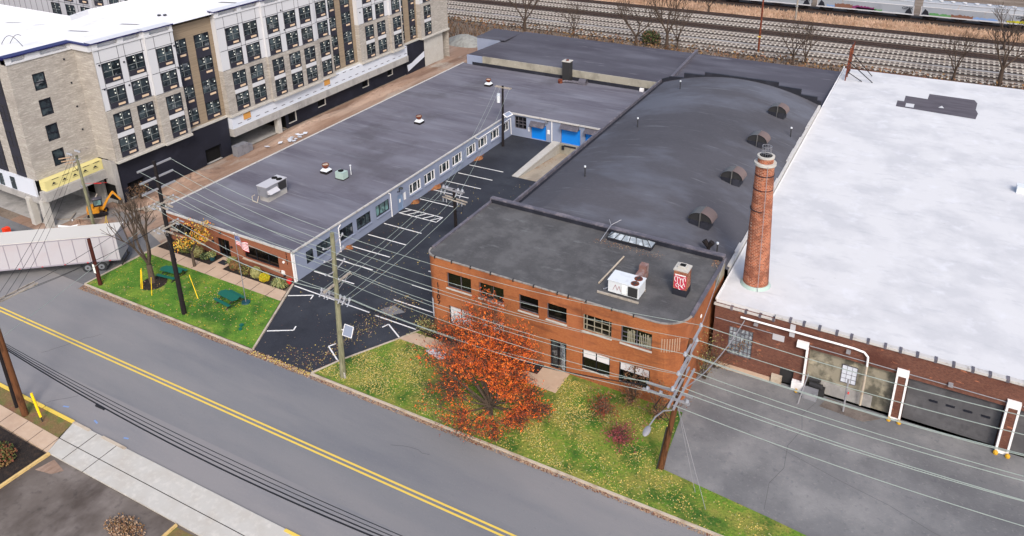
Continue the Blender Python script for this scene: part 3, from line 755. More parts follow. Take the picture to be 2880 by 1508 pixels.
b = MB(); b.tube((0, 0, .95), (0, 0, 1.0), .38, n=16); b.build('cap_inside', 'kerb', rf)
rf.location = (-60.9, 61.0, H1 + .06)
r2 = copy_tree(rf); r2.location = (-60.5, 78.9, H1 + .06); r2['label'] = 'brown capped round roof vent alone in the middle of the grey roof'
r3 = copy_tree(rf); r3.location = (-60.3, 96.7, H1 + .06); r3['label'] = 'brown capped round roof vent farthest back, near the dark chimney'
b = MB(); b.tube((-57.9, 61.9, 3.4), (-57.9, 61.9, 4.6), .05); b.tube((-57.9, 61.9, 4.6), (-57.9, 61.9, 4.68), .12)
setp(b.build('roof_pipe', 'metal_white'), 'thin pale vent pipe standing behind the mint green condenser', 'vent pipe')

# ------------------------------------------------------------------ rear warehouse with sloping dark roof
rb = thing('rear_warehouse', 'rear warehouse with wide dark membrane roof and pale concrete upstand, before the railway', 'building', (-69.4, 105.3, 0))
zr = lambda x, y: 5.0 + (y - 105.3) * .0735
b = MB(); b.prism([(-69.4, 105.36), (-34.2, 105.36), (-34.2, 101.9), (-12.4, 101.9), (-12.4, 119.1), (-66.2, 118.8), (-67.3, 113.6)], 0, lambda x, y: zr(x, y) - .02); b.build('walls', 'blue_wall', rb)
b = MB(); b.prism([(-69.5, 105.3), (-34.5, 105.3), (-34.5, 119.0), (-66.2, 119.0), (-67.35, 113.7)], lambda x, y: zr(x, y) - .01, lambda x, y: zr(x, y) + .05); b.prism([(-34.5, 101.75), (-12.35, 101.75), (-12.35, 119.2), (-34.5, 119.05)], lambda x, y: zr(x, y) - .01, lambda x, y: zr(x, y) + .05)
b.build('roof', 'roof_rear', rb)
b = MB(); b.box(-66.6, -36.2, 105.1, 105.32, 3.95, 5.06); b.build('concrete_upstand', 'upstand', rb)
b = MB(); b.box(-69.6, -66.6, 105.0, 105.3, 3.4, 5.0); b.build('corner_cladding', 'blue_wall', rb)
b = MB(); b.box(-68.5, -35.3, 104.9, 105.3, 3.45, 3.95); b.build('base_flashing', 'tar', rb)
b = MB(); b.prism([(-34.8, 104.5), (-34.4, 104.5), (-34.4, 119.6), (-34.8, 119.6)], 4.6, lambda x, y: zr(x, y) + .55); b.build('roof_divider', 'flash_dark', rb)
b = MB(); b.box(-34.95, -34.2, 103.9, 104.5, 3.4, 5.9); b.build('corner_pier', 'flash', rb)
an = thing('roof_annex', 'small blue-grey annex block behind the far left end of the dark warehouse roof', 'annex', (-72, 113, 0))
b = MB(); b.box(-72.3, -67.6, 112.6, 118.6, 0, 5.9); b.build('walls', 'blue_wall', an)
b = MB(); b.box(-72.4, -66.5, 112.5, 118.8, 5.9, 5.98); b.build('roof', 'roof_rear', an)
dc = thing('dark_chimney', 'square dark clad chimney with pale cap against the concrete upstand', 'chimney', (-51, 104.4, H1))
b = MB(); b.box(-51.2, -49.95, 103.9, 105.0, 3.4, 6.6); b.build('stack', 'metal_dark', dc)
b = MB(); b.box(-51.27, -49.88, 103.83, 105.07, 6.6, 6.72); b.build('cap', 'concrete', dc)
b = MB(); b.tube((-50.55, 104.45, 6.72), (-50.55, 104.45, 6.85), .25, n=12); b.build('flue_pot', 'rust', dc)
du = thing('curved_roof_duct', 'grey hooded duct lying on the roof right of the dark chimney', 'duct', (-47.6, 104, H1))
b = MB()
for i in range(7):
    a0, a1 = math.pi * i / 7, math.pi * (i + 1) / 7
    for (x0, x1) in ((-48.2, -47.0),):
        p = lambda a: (103.9 + .55 * math.cos(a), 3.6 + .7 * math.sin(a))
        (ya, za), (yb, zb) = p(a0), p(a1); b.quad((x0, ya, za), (x1, ya, za), (x1, yb, zb), (x0, yb, zb))
b.box(-48.2, -47.0, 103.35, 104.45, 3.4, 3.6)
b.build('hood', 'flash_dark', du)
b = MB(); b.path([(-48.2, 103.8, 3.6), (-49.2, 103.6, 3.65), (-50.3, 103.3, 3.75), (-51.0, 102.9, 3.65)], .16, 8); b.build('pipe', 'flash_dark', du)
b = MB(); b.tube((-51.0, 102.9, 3.4), (-51.0, 102.8, 4.0), .36, n=12); b.build('fan_head', 'rust', du)
b = MB(); b.box(-38.6, -38.0, 104.5, 104.9, 3.46, 3.95); setp(b.build('roof_box', 'white_trim'), 'small pale box on the roof near the inner corner of the concrete upstand', 'roof box')

# ------------------------------------------------------------------ barrel-roofed hall
ba = thing('barrel_roof_hall', 'long hall with dark curved barrel roof between the parking lot and the white roof', 'building', (-34.2, 57.3, 0))
XL, XR = -34.15, -12.55
def zb(x, y=80):
    t = (x - (XL + XR) / 2) / ((XR - XL) / 2); s = min(1, max(0, (y - 57) / 9)); s = s * s * (3 - 2 * s)
    z = 6.45 + 2.15 * (1 - t * t); return z - (1 - s) * max(0, z - 7.75)
b = MB(); nx, ny = 40, 30
for i in range(nx):
    for j in range(ny):
        xa, xb_ = XL + (XR - XL) * i / nx, XL + (XR - XL) * (i + 1) / nx
        ya, yb = 57.0 + 44.6 * j / ny, 57.0 + 44.6 * (j + 1) / ny
        b.quad((xa, ya, zb(xa, ya)), (xb_, ya, zb(xb_, ya)), (xb_, yb, zb(xb_, yb)), (xa, yb, zb(xa, yb)))
b.build('roof', 'roof_barrel', ba)
b = MB(); b.quad((XL, 57, 0), (XL, 101.6, 0), (XL, 101.6, 6.5), (XL, 57, 6.5)); b.quad((XR, 57, 0), (XR, 101.6, 0), (XR, 101.6, 6.46), (XR, 57, 6.46)); b.quad((XL, 101.5, 0), (XR, 101.5, 0), (XR, 101.5, 6.5), (XL, 101.5, 6.5)); b.build('walls', 'conc_grey', ba)
b = MB(); b.box(-34.35, -34.15, 57.2, 101.6, 3.0, 6.95); b.build('left_parapet', 'flash_dark', ba)
b = MB(); b.box(-34.14, -33.85, 57.4, 101.4, 6.44, 6.58); b.build('gutter', 'tar', ba)
b = MB(); y = 58.5
rnd = random.Random(3)
while y < 100:
    L = rnd.uniform(.6, 2.6)
    if rnd.random() < .6: b.box(-33.84, -33.84 + rnd.uniform(.08, .2), y, y + L, 6.5, 6.56)
    y += L + rnd.uniform(.1, 1.2)
b.build('pale_flashing', 'flash', ba)
b = MB(); y = 57.5
while y < 101:
    L = rnd.uniform(1.2, 2.8); b.box(-12.75 + rnd.uniform(-.1, .05), -12.5, y, y + L, 6.2, 6.62); y += L + .05
b.build('right_edging', 'flash', ba)
b = MB()
for (xa, xb_, za, zc) in ((-34.3, -33.1, 6.95, 7.42), (-33.1, -30.97, 7.5, 7.65), (-30.97, -28.05, 8.3, 8.38), (-28.05, -18.1, 8.84, 8.84), (-18.1, -15.15, 8.36, 8.32), (-15.15, -13.05, 7.6, 7.56), (-13.05, -12.5, 7.12, 7.05)):
    b.prism([(xa, 101.45), (xb_, 101.45), (xb_, 101.8), (xa, 101.8)], 4.8, lambda x, y, xa=xa, xb_=xb_, za=za, zc=zc: za + (zc - za) * (x - xa) / (xb_ - xa))
b.build('stepped_parapet', 'tar', ba)
b = MB()
for (x, y) in ():
    pass
# hooded quarter-round vents
hv = thing('hooded_roof_vent', 'hooded quarter round roof vent nearest the brick smokestack', 'roof vent', (0, 0, 0), 'hooded vents along the barrel roof')
def hood(s, y0, y1, cx=.1, rr=1.22, hh=.92):
    b = MB(); n = 7; A0, A1 = (math.pi, math.pi / 2) if s < 0 else (0, math.pi / 2)
    P = [(cx + rr * math.cos(A0 + (A1 - A0) * i / n), .15 + hh * math.sin(A0 + (A1 - A0) * i / n)) for i in range(n + 1)]
    for (xa, za), (xc, zc) in zip(P[:-1], P[1:]): b.quad((xa, y0, za), (xc, y0, zc), (xc, y1, zc), (xa, y1, za))
    return b, P
for s_, y0_, y1_, m_, lab_ in ((-1, -.85, .8, 'vent_metal', None), (1, -.7, .95, 'vent_rust', 'faded pinkish right half of the hood')):
    b, P = hood(s_, y0_, y1_); b.build('hood', m_, hv, label=lab_)
    b = MB()
    for yy in (y0_ + .14, y1_ - .14): b.poly([(x, yy, z) for x, z in P] + [(.1, yy, .1), (P[0][0], yy, .1)])
    b.build('louvre_face', 'metal_dark', hv)
b = MB(); b.prism([(-1.0, -.8), (.3, -.85), (1.0, -.6), (1.0, .8), (-.98, .75)], -.9, .15); b.build('base', 'tar', hv)
b = MB(); b.box(.07, .13, -.9, .95, -.45, 1.12); b.build('divider', 'vent_metal', hv)
def place_vent(o, x, y, lab=None):
    o.location = (x, y, zb(x, y) + .42); o.rotation_euler = (0, 0, R(-4)); o.scale = (.9, .9, .9)
    if lab: o['label'] = lab
place_vent(hv, -16.35, 61.6)
for y, lab in ((71.6, 'hooded quarter round roof vent second from the front, left of the smokestack top'), (82.2, 'hooded quarter round roof vent third from the front of the barrel roof'), (92.4, 'hooded quarter round roof vent farthest back, by the stepped parapet')):
    v = copy_tree(hv); place_vent(v, -16.2, y, lab)
pv = thing('vent_pipe', 'slim capped vent pipe on the left slope of the barrel roof, farthest back', 'vent pipe', (0, 0, 0), 'slim vent pipes on the barrel roof')
b = MB(); b.tube((0, 0, -.2), (0, 0, 1.05), .06); b.build('pipe', 'metal_dark', pv)
b = MB(); b.tube((0, 0, 1.05), (0, 0, 1.2), .11); b.build('cap', 'metal_white', pv)
for i, (x, y, lab) in enumerate(((-29.7, 95.9, None), (-29.8, 80.6, 'slim capped vent pipe on the left slope of the barrel roof, middle of the three'), (-29.6, 65.4, 'slim capped vent pipe on the left slope of the barrel roof, nearest the front'), (-13.9, 58.2, 'slim capped vent pipe on the right slope beside the smokestack'), (-13.7, 88.0, 'slim capped vent pipe on the right slope by the white roof edge'))):
    v = pv if i == 0 else copy_tree(pv)
    v.location = (x, y, zb(x))
    if lab: v['label'] = lab
b = MB(); b.tube((-14.5, 57.6, 6.8), (-14.5, 57.6, 7.9), .15); b.tube((-14.5, 57.6, 7.9), (-14.9, 57.6, 8.4), .18, .24); b.tube((-14.5, 57.6, 7.9), (-14.2, 57.6, 8.4), .18, .24)
setp(b.build('forked_flue', 'wood_dark'), 'blackened forked flue rising behind the front roof parapet', 'flue')
b = MB(); b.prism([(-22.6, 104.2), (-20.9, 103.9), (-20.8, 104.6), (-22.3, 104.9)], 4.95, 5.25); setp(b.build('roof_hatch', 'metal_white'), 'white roof hatch on the dark roof behind the stepped parapet', 'hatch')

# ------------------------------------------------------------------ two-storey brick building
bt = thing('brick_corner_building', 'two-storey orange brick building with rounded corners and dark flat roof', 'building', (-35.6, 46, 0))
H2 = 7.5
def arc(cx, cy, r, a0, a1, n=8): return [(cx + r * math.cos(R(a0 + (a1 - a0) * i / n)), cy + r * math.sin(R(a0 + (a1 - a0) * i / n))) for i in range(n + 1)]
XA, XB = -35.65, -12.85
fl = arc(XA + 1.0, 47.0, 1.0, 180, 270); fr_ = arc(XB - 2.2, 48.2, 2.2, 270, 360)
foot = fl + fr_ + [(XB, 57.0), (XA + .1, 57.3)]
up_holes = [(-33.5, -31.05), (-30.3, -27.9), (-26.5, -24.7), (-23.96, -22.2), (-20.8, -18.4), (-17.64, -15.18)]
lo_holes = [(-33.45, -31.05), (-30.3, -27.95), (-20.83, -18.45), (-17.69, -15.2)]
x0 = XA + 1.0
b = MB()
hs = [(a - x0, c_ - x0, 4.82, 6.33) for a, c_ in up_holes] + [(a - x0, c_ - x0, 1.08, 3.0) for a, c_ in lo_holes] + [(-23.7 - x0, -22.2 - x0, .16, 3.0)]
b.wall((x0, 46.0, 0), (1, 0, 0), XB - 2.2 - x0, H2, hs, .25, (0, 1, 0))
b.build('front_wall', 'brick_orange', bt)
b = MB()
for P in (fl, fr_ + [(XB, 57.0)], [(XA + .1, 57.3), fl[0]]):
    for p, q in zip(P[:-1], P[1:]): b.quad((p[0], p[1], 0), (q[0], q[1], 0), (q[0], q[1], H2), (p[0], p[1], H2))
b.build('corner_and_side_walls', 'brick_orange', bt)
b = MB(); b.box(-20.9, -20.8, 45.94, 46.0, 0, 7.5); b.build('wall_step', 'brick_orange', bt)
b = MB(); b.prism(foot, H2 - .02, H2 + .03); b.build('roof', 'roof_1107', bt)
b = MB(); edge = fl + fr_
for p, q in zip(edge[:-1], edge[1:]): b.obox(p, q, .13, H2 - .03, H2 + (.1 if q[0] < -20.7 else .06))
b.build('front_coping', 'coping', bt)
b = MB(); b.obox((XB - .02, 47.9), (XB, 57), .26, H2 - .1, H2 + .12); b.obox((XA + .1, 47.1), (XA + .12, 57.2), .26, H2 - .05, H2 + .2); b.build('side_coping', 'flash_dark', bt)
b = MB(); b.prism([(XA, 56.75), (XB, 56.5), (XB, 57.0), (XA, 57.25)], 7.4, 7.95); b.build('rear_parapet', 'flash_dark', bt)
b = MB(); b.prism([(XA + .2, 56.62), (XB - .1, 56.35), (XB - .1, 56.48), (XA + .2, 56.73)], 7.5, 7.86); b.build('rear_flashing', 'tar', bt)
b = MB(); x = -34.6
rnd = random.Random(5)
while x < -15: b.box(x, x + .07, 45.86, 46.02, 7.4, 7.66); x += rnd.uniform(.9, 2.2)
b.build('coping_brackets', 'metal_dark', bt)
b = MB(); b.box(XB + .005, XB + .03, 54.2, 56.9, 6.0, 7.3); b.build('cream_patch', 'stucco', bt)
for i, ch in enumerate('1107'):
    text_mesh('house_number', ch, .72, 'wood_dark', bt, (-34.45, 45.96, 4.75 - i * .6), (R(90), 0, 0), .02)
for k, (a, c_) in enumerate(up_holes):
    if k in (0, 1, 2, 3): pane(bt, a, c_, 46.18, 4.82, 6.33, 'glass_dark', 'flash_dark', () if k in (2, 3) else (.05,), () if k != 2 else (.5,), fr=.05)
    if k == 4: pane(bt, a, c_, 46.15, 4.82, 6.33, 'glass_dark', 'stucco', (-.38, -.12, .14, .4), (.33, .68), fr=.07, lab='cream gridded steel window')
    if k == 5:
        w = pane(bt, a, c_, 46.15, 4.82, 6.33, 'glass_dark', 'flash_dark', (0,), (.33, .6), fr=.07)
        b = MB(); x = a + .5
        while x < c_ - .1:
            if abs(x - (a + c_) / 2) > .15: b.box(x, x + .045, 46.12, 46.15, 4.9, 6.1 - random.random() * .25)
            x += random.uniform(.08, .16)
        b.build('blinds', 'curtain', w)
    b = MB(); b.box(a - .05, c_ + .05, 45.9, 46.02, 4.72, 4.82); b.build('window_sill', 'sill', bt)
for k, (a, c_) in enumerate(lo_holes):
    w = pane(bt, a, c_, 46.12, 1.08, 3.0, 'board_white' if k < 2 else 'glass_dark', 'frame_dark', (0,), fr=.07, lab='ground floor window boarded white' if k < 2 else None)
    if k >= 2:
        b = MB(); b.box(a + .1, (a + c_) / 2 - .06, 46.1, 46.14, 2.25, 2.9); b.box((a + c_) / 2 + .06, c_ - .1, 46.1, 46.14, 2.25, 2.9); b.build('roller_blind', 'board_white', w)
        b = MB(); b.box(a + .04, c_ - .04, 46.02, 46.1, 1.08, 1.15); b.build('sill', 'sill', w)
d = pane(bt, -23.65, -23.0, 46.2, .16, 3.0, 'glass', 'frame_dark', (), nm='door', fr=.07)
b = MB()
for i in range(5):
    for j in range(9):
        a0, a1 = R(200 + i * 13), R(200 + i * 13 + 12)
        cx, cy, r = -22.1, 46.75, .95
        b.quad((cx + r * math.cos(a0), cy + r * math.sin(a0), .5 + j * .27), (cx + r * math.cos(a1), cy + r * math.sin(a1), .5 + j * .27), (cx + r * math.cos(a1), cy + r * math.sin(a1), .5 + j * .27 + .24), (cx + r * math.cos(a0), cy + r * math.sin(a0), .5 + j * .27 + .24))
b.build('glass_block_wall', 'glass_block', bt)
b = MB(); P = arc(-35.65 + 1.0, 47.0, 1.03, 219, 244, 5)
for p, q in zip(P[:-1], P[1:]): b.quad((p[0], p[1], 1.2), (q[0], q[1], 1.2), (q[0], q[1], 3.1), (p[0], p[1], 3.1))
b.build('curved_window', 'board_white', bt, label='white boarded window on the rounded corner')
b = MB()
for k in range(10):
    t0, t1 = math.pi * k / 10, math.pi * (k + 1) / 10
    def PT(t, r): a = R(231 + 13 * r * math.cos(t)); return (-34.65 + 1.03 * math.cos(a), 47.0 + 1.03 * math.sin(a), 5.6 + .75 * r * -math.sin(t))
    b.quad(PT(t0, .75), PT(t1, .75), PT(t1, 1), PT(t0, 1))
b.build('round_window', 'stucco', bt)
b = MB(); P = arc(XB - 2.2, 48.2, 2.23, 285, 325, 8)
for j in range(12):
    for p, q in zip(P[:-1], P[1:]):
        mx = lambda s, p=p, q=q: (p[0] + (q[0] - p[0]) * s, p[1] + (q[1] - p[1]) * s)
        (xa, ya), (xb2, yb2) = mx(0), mx(.45)
        b.quad((xa, ya, 5.0 + j * .1), (xb2, yb2, 5.0 + j * .1), (xb2, yb2, 5.07 + j * .1), (xa, ya, 5.07 + j * .1))
b.build('faded_painted_sign', 'walk', bt, label='faded pale painted panel on the rounded corner')
b = MB(); b.tube((XB, 50.5, 5.9), (XB + .05, 50.5, 5.9), .16, n=12); b.build('wall_vent', 'white_trim', bt)

# roof equipment of the brick building
au = thing('white_air_conditioner', 'white rooftop air conditioner with two rusty fans on the dark brick building roof', 'air conditioner', (-18.2, 47.9, 7.53), 'cooling units on the flat roofs')
b = MB(); b.box(-19.5, -17.0, 47.75, 49.2, 7.75, 8.75); b.build('casing', 'metal_white', au)
b = MB(); b.box(-19.55, -16.95, 47.7, 49.25, 8.75, 8.82); b.build('lid', 'metal_white', au)
for y in (48.1, 48.85):
    b = MB(); b.tube((-17.45, y, 8.81), (-17.45, y, 8.86), .33, n=18); f = b.build('fan', 'rust', au)
    b = MB(); b.tube((-17.45, y, 8.86), (-17.45, y, 8.88), .12, n=10); b.beam((-17.75, y, 8.875), (-17.15, y, 8.875), .08, .02); b.beam((-17.45, y - .3, 8.877), (-17.45, y + .3, 8.877), .08, .02); b.build('blades', 'metal_dark', f)
b = MB(); b.box(-17.85, -17.1, 47.68, 47.75, 7.85, 8.65); b.build('coil_panel', 'metal_dark', au)
b = MB(); b.box(-18.35, -18.0, 47.66, 47.75, 7.95, 8.6); b.build('access_panel', 'sticker', au)
b = MB()
for (x1_, z1_, x2_, z2_) in ((-19.1, 8.0, -18.9, 8.5), (-18.9, 8.5, -18.75, 8.05), (-18.75, 8.05, -18.6, 8.45), (-18.6, 8.45, -18.45, 8.0)): b.beam((x1_, 47.735, z1_), (x2_, 47.735, z2_), .015, .025)
b.build('graffiti', 'leaf_pink', au)
b = MB(); b.beam((-20.3, 47.5, 7.62), (-16.9, 47.5, 7.62), .14, .14); b.beam((-19.7, 49.3, 7.65), (-17.0, 49.3, 7.65), .12, .2); b.build('support_beam', 'wood_grey', au)
b = MB(); b.box(-19.6, -19.0, 49.3, 50.1, 7.6, 8.25); b.box(-18.2, -17.6, 49.25, 50.9, 7.6, 8.3); b.box(-18.2, -17.6, 50.9, 51.5, 7.55, 8.7); b.build('duct', 'duct_brown', au)
b = MB(); b.path([(-19.95, 47.9, 7.7), (-19.6, 48.0, 7.9)], .05); b.build('cable', 'metal_grey', au)
b = MB(); b.tube((-20.65, 48.6, 7.63), (-20.4, 53.2, 7.63), .07); setp(b.build('roof_pipe', 'kerb'), 'long pale pipe lying on the dark roof left of the white air conditioner', 'pipe')
ch = thing('graffiti_chimney', 'short square brick chimney with pale cap, covered in red and white graffiti', 'chimney', (-14.4, 50.3, 7.53))
b = MB(); b.box(-15.05, -14.0, 50.0, 51.0, 7.5, 9.7); b.build('stack', 'brick_stack', ch)
b = MB(); b.box(-15.08, -13.97, 49.97, 51.03, 7.5, 8.1); b.build('base_flashing', 'tar', ch)
b = MB(); b.box(-15.1, -13.95, 49.95, 51.05, 9.7, 9.82); b.box(-14.85, -14.2, 50.2, 50.8, 9.82, 10.0); b.build('cap', 'concrete', ch)
b = MB(); b.box(-14.75, -14.3, 50.3, 50.7, 10.0, 10.005); b.build('flue_opening', 'void', ch)
b = MB(); b.poly([(-15.0, 49.985, 8.25), (-14.5, 49.985, 7.95), (-14.05, 49.985, 8.3), (-14.02, 49.985, 9.35), (-15.0, 49.985, 9.35)]); b.build('graffiti_fill', 'graf_red', ch)
b = MB(); rnd = random.Random(11)
for (cx, cz, rx, rz_) in ((-14.85, 9.0, .12, .25), (-14.62, 8.85, .12, .35), (-14.4, 8.75, .11, .38), (-14.2, 8.95, .09, .3), (-14.75, 8.45, .1, .15), (-14.5, 8.3, .14, .2), (-14.25, 8.45, .1, .18)):
    pts = [(cx + rx * math.cos(t * .7), 49.97, cz + rz_ * math.sin(t * .7)) for t in range(8)]
    for p, q in zip(pts[:-1], pts[1:]): b.beam(p, q, .02, .035)
b.box(-14.95, -14.1, 49.96, 49.98, 9.32, 9.4)
b.build('graffiti_lettering', 'white_trim', ch)
sk = thing('ridge_skylight', 'long hipped glass skylight against the rear parapet of the dark roof', 'skylight', (-20.6, 55.8, 7.53))
b = MB(); b.box(-22.75, -18.75, 55.2, 56.2, 7.5, 7.85); b.build('base', 'tar', sk)
A_ = [(-22.8, 55.15, 7.85), (-18.7, 55.15, 7.85), (-18.7, 56.25, 7.85), (-22.8, 56.25, 7.85)]; B_ = [(-22.2, 55.7, 8.25), (-19.3, 55.7, 8.25)]
b = MB(); b.quad(A_[0], A_[1], B_[1], B_[0]); b.quad(A_[2], A_[3], B_[0], B_[1]); b.poly([A_[1], A_[2], B_[1]]); b.poly([A_[3], A_[0], B_[0]]); b.build('glass', 'glass_block', sk)
b = MB()
for i in range(7):
    t = i / 6; xb_ = -22.8 + 4.1 * t; xt = -22.2 + 2.9 * t
    b.beam((xb_, 55.14, 7.87), (xt, 55.7, 8.27), .05, .04); b.beam((xb_, 56.26, 7.87), (xt, 55.7, 8.27), .05, .04)
b.beam(B_[0], B_[1], .12, .08)
for i in range(4): b.beam(A_[i], A_[(i + 1) % 4], .06, .06)
b.build('glazing_bars', 'metal_dark', sk)
b = MB(); b.tube((-23.2, 54.6, 7.6), (-23.0, 56.6, 8.3), .04); b.tube((-23.0, 56.6, 8.3), (-22.3, 57.2, 8.7), .03); b.tube((-23.0, 56.6, 8.3), (-23.4, 57.1, 8.5), .03)
setp(b.build('fallen_antenna', 'metal_grey'), 'bent metal mast leaning over the parapet left of the skylight', 'mast')

# ------------------------------------------------------------------ white-roofed warehouse (right)
wh = thing('white_roof_warehouse', 'dark red brick warehouse with huge white flat roof on the right', 'building', (-12.4, 53, 0))
ZW = 6.0
wf = lambda n: None
b = MB()
holes = [(1.25, 3.15, 1.3, 3.95), (5.45, 6.5, 0, 1.5), (7.4, 13.45, 0, 3.95), (14.3, 20.35, 0, 3.85), (21.2, 27.2, 0, 3.85)]
b.wall((-12.4, 53, 0), (1, 0, 0), 45, 5.86, holes, .5, (0, 1, 0))
b.build('front_wall', 'brick_dark', wh)
b = MB(); b.quad((-12.4, 53, 0), (-12.4, 121.9, 0), (-12.4, 121.9, ZW), (-12.4, 53, ZW)); b.quad((-12.4, 121.9, 0), (33, 121.9, 0), (33, 121.9, ZW), (-12.4, 121.9, ZW)); b.build('side_walls', 'brick_dark', wh)
b = MB(); b.prism([(-12.45, 53.2), (33, 53.6), (33, 122.4), (-12.3, 121.4)], ZW - .3, ZW); b.build('roof', 'roof_white', wh)
b = MB(); b.poly([(-4.0, 107.1, 6.006), (5.2, 106.4, 6.006), (5.45, 108.8, 6.006), (5.2, 110.2, 6.006), (5.35, 113.0, 6.006), (5.0, 114.2, 6.006), (-.4, 114.3, 6.006), (-.5, 111.9, 6.006), (-3.2, 112.1, 6.006), (-3.2, 109.6, 6.006), (-4.0, 109.6, 6.006)]); b.build('bare_roof_patch', 'patch', wh)
b = MB(); b.poly([(-2.9, 107.5, 6.01), (-1.9, 107.5, 6.01), (-1.9, 109.0, 6.01), (-2.9, 109.0, 6.01)]); b.poly([(.9, 109.0, 6.01), (1.6, 109.0, 6.01), (1.3, 109.9, 6.01)]); b.build('roof_patch_scrap', 'roof_white', wh)
b = MB(); b.box(-12.5, -7.75, 52.9, 53.2, 5.6, 5.78); b.box(-7.75, 33, 52.9, 53.25, 5.86, 6.06); b.build('coping', 'flash', wh)
b = MB(); x = -11.2
rnd = random.Random(9)
while x < 14:
    z = 5.4 if x < -7.8 else 5.7
    b.box(x, x + .2, 52.88, 53.3, z + .12, z + .4); x += rnd.uniform(1.0, 1.25)
b.build('coping_joints', 'flash_dark', wh)
b = MB(); b.box(-12.48, -12.36, 53.2, 122, 5.9, 6.08); b.build('left_edging', 'roof_white2', wh)
b = MB(); b.box(9.0, 10.2, 85.3, 86.4, 6.0, 6.7); b.build('roof_curb', 'metal_white', wh)
gb = glassw('w', 1.9, 2.65, ('flash_dark', 'glass_block'), (-.34, -.17, 0, .17, .34), (.17, .33, .5, .67, .83), .05)
put(gb, wh, (-10.2, 53.12, 1.3)); discard(gb)
b = MB(); b.box(-7.78, -6.9, 52.95, 53, 3.9, 4.42); b.box(-6.58, -6.2, 52.93, 53, 4.6, 5.7); b.build('painted_patch', 'panel_light', wh)
b = MB(); b.box(-6.95, -5.9, 53.2, 53.25, .05, 1.5); b.build('side_door', 'metal_dark', wh)
b = MB(); b.box(-7.5, -6.7, 52.75, 53, 0, .75); b.build('concrete_block', 'kerb', wh)
b = MB(); b.box(-12.3, -7.6, 52.6, 52.98, .0, .3); b.build('foundation_ledge', 'walk', wh)
b = MB()
b.box(-5.92, -5.06, 52.7, 53.02, 4.0, 4.5); b.box(-5.2, -5.04, 52.7, 53.02, .1, 4.0); b.box(-5.92, -5.1, 52.62, 53.02, 0, .8); b.build('white_pier', 'white_trim', wh)
for (xa, xb_) in ((1.07, 1.87), (7.95, 8.78)):
    b = MB(); b.box(xa, xb_, 52.7, 53.02, 4.0, 4.5); b.box(xa, xa + .14, 52.7, 53.02, .3, 4.0); b.box(xb_ - .14, xb_, 52.7, 53.02, .3, 4.0); b.box(xa, xb_, 52.72, 53.02, 0, .3); pr = b.build('white_pier', 'white_trim', wh)
    b = MB(); b.box(xa + .14, xb_ - .14, 52.74, 53.02, .3, 4.0); b.build('brick_infill', 'brick_dark', pr)
    b = MB()
    for x in (xa + .05, xb_ - .05): b.ball((x, 52.55, .14), .17, .17, .2, 10, 6)
    b.build('bumper', 'leaf_yel', pr)
b = MB(); b.ball((-5.5, 52.5, .15), .14, .14, .2, 10, 6); b.build('bumper', 'leaf_yel', wh)
b = MB(); b.box(-5.0, 1.05, 53.4, 53.5, 0, 3.95); b.build('stucco_infill', 'stucco', wh)
b = MB(); b.box(-4.3, -.2, 53.36, 53.4, 0, 1.1); b.build('grey_paint_patch', 'conc_grey', wh)
gb = glassw('w', 1.1, 1.6, ('flash_dark', 'sheath'), (-.17, .17), (.25, .5, .75), .03)
gb.children[0].location = (0, -.04, 0)
put(gb, wh, (-2.02, 53.34, 1.6)); discard(gb)
for (xa, xb_) in ((1.95, 7.9), (8.85, 14.75)):
    b = MB(); n = 12
    for i in range(n): b.box(xa, xb_, 53.35 + .015 * (i % 2), 53.45, .06 + i * 3.8 / n, .06 + (i + 1) * 3.8 / n)
    g = b.build('garage_door', 'garage_grey', wh)
    for k in range(4):
        b = MB(); b.box(xa + 1.5 + k * 1.1, xa + 2.05 + k * 1.1, 53.3, 53.35, 2.2, 2.35); b.build('door_slot', 'frame_dark', g)
b = MB(); b.path([(-10.3, 52.8, 5.2), (-2.0, 52.8, 5.22), (-1.25, 52.8, 5.12), (-.95, 52.8, 4.8), (-.92, 52.8, 4.0)], .08, 8); b.build('white_pipe', 'white_trim', wh)
b = MB(); b.path([(-.92, 52.85, 4.0), (-.92, 52.95, .3)], .09, 8); b.build('downpipe', 'kerb', wh)
b = MB(); b.path([(-12.3, 52.93, 4.45), (-7.8, 52.93, 4.42)], .035); b.path([(-5.0, 52.93, 4.27), (8, 52.93, 4.25)], .035); b.path([(8.9, 52.93, 4.25), (15, 52.93, 4.25)], .035); b.build('conduit', 'arm_grey', wh)
for (x, z) in ((-9.1, 4.9), (-2.3, 4.75), (4.5, 4.4)):
    b = MB(); b.box(x - .15, x + .15, 52.7, 53, z - .1, z + .1); b.build('wall_light', 'arm_grey', wh)

st = thing('brick_smokestack', 'tall tapering round brick smokestack standing on the white roof', 'smokestack', (-10.2, 56.8, 6))
b = MB(); b.tube((-10.2, 56.8, 6.0), (-10.45, 56.8, 16.8), 1.03, .70, 28, cap=False); b.build('shaft', 'brick_stack', st, smooth=True)
b = MB(); b.tube((-10.2, 56.8, 6.0), (-10.2, 56.8, 6.25), 1.22, 1.06, 28); b.build('base_collar', 'metal_green', st)
b = MB(); b.tube((-10.45, 56.8, 16.75), (-10.45, 56.8, 16.95), .84, .84, 28); b.tube((-10.45, 56.8, 17.35), (-10.45, 56.8, 17.5), .66, .66, 28); b.build('stone_ring', 'concrete', st)
b = MB(); b.tube((-10.45, 56.8, 16.95), (-10.45, 56.8, 17.35), .6, .6, 28); b.build('neck', 'brick_stack', st)
b = MB(); b.tube((-10.45, 56.8, 17.505), (-10.45, 56.8, 17.51), .48, .48, 24); b.build('flue_opening', 'void', st)
b = MB()
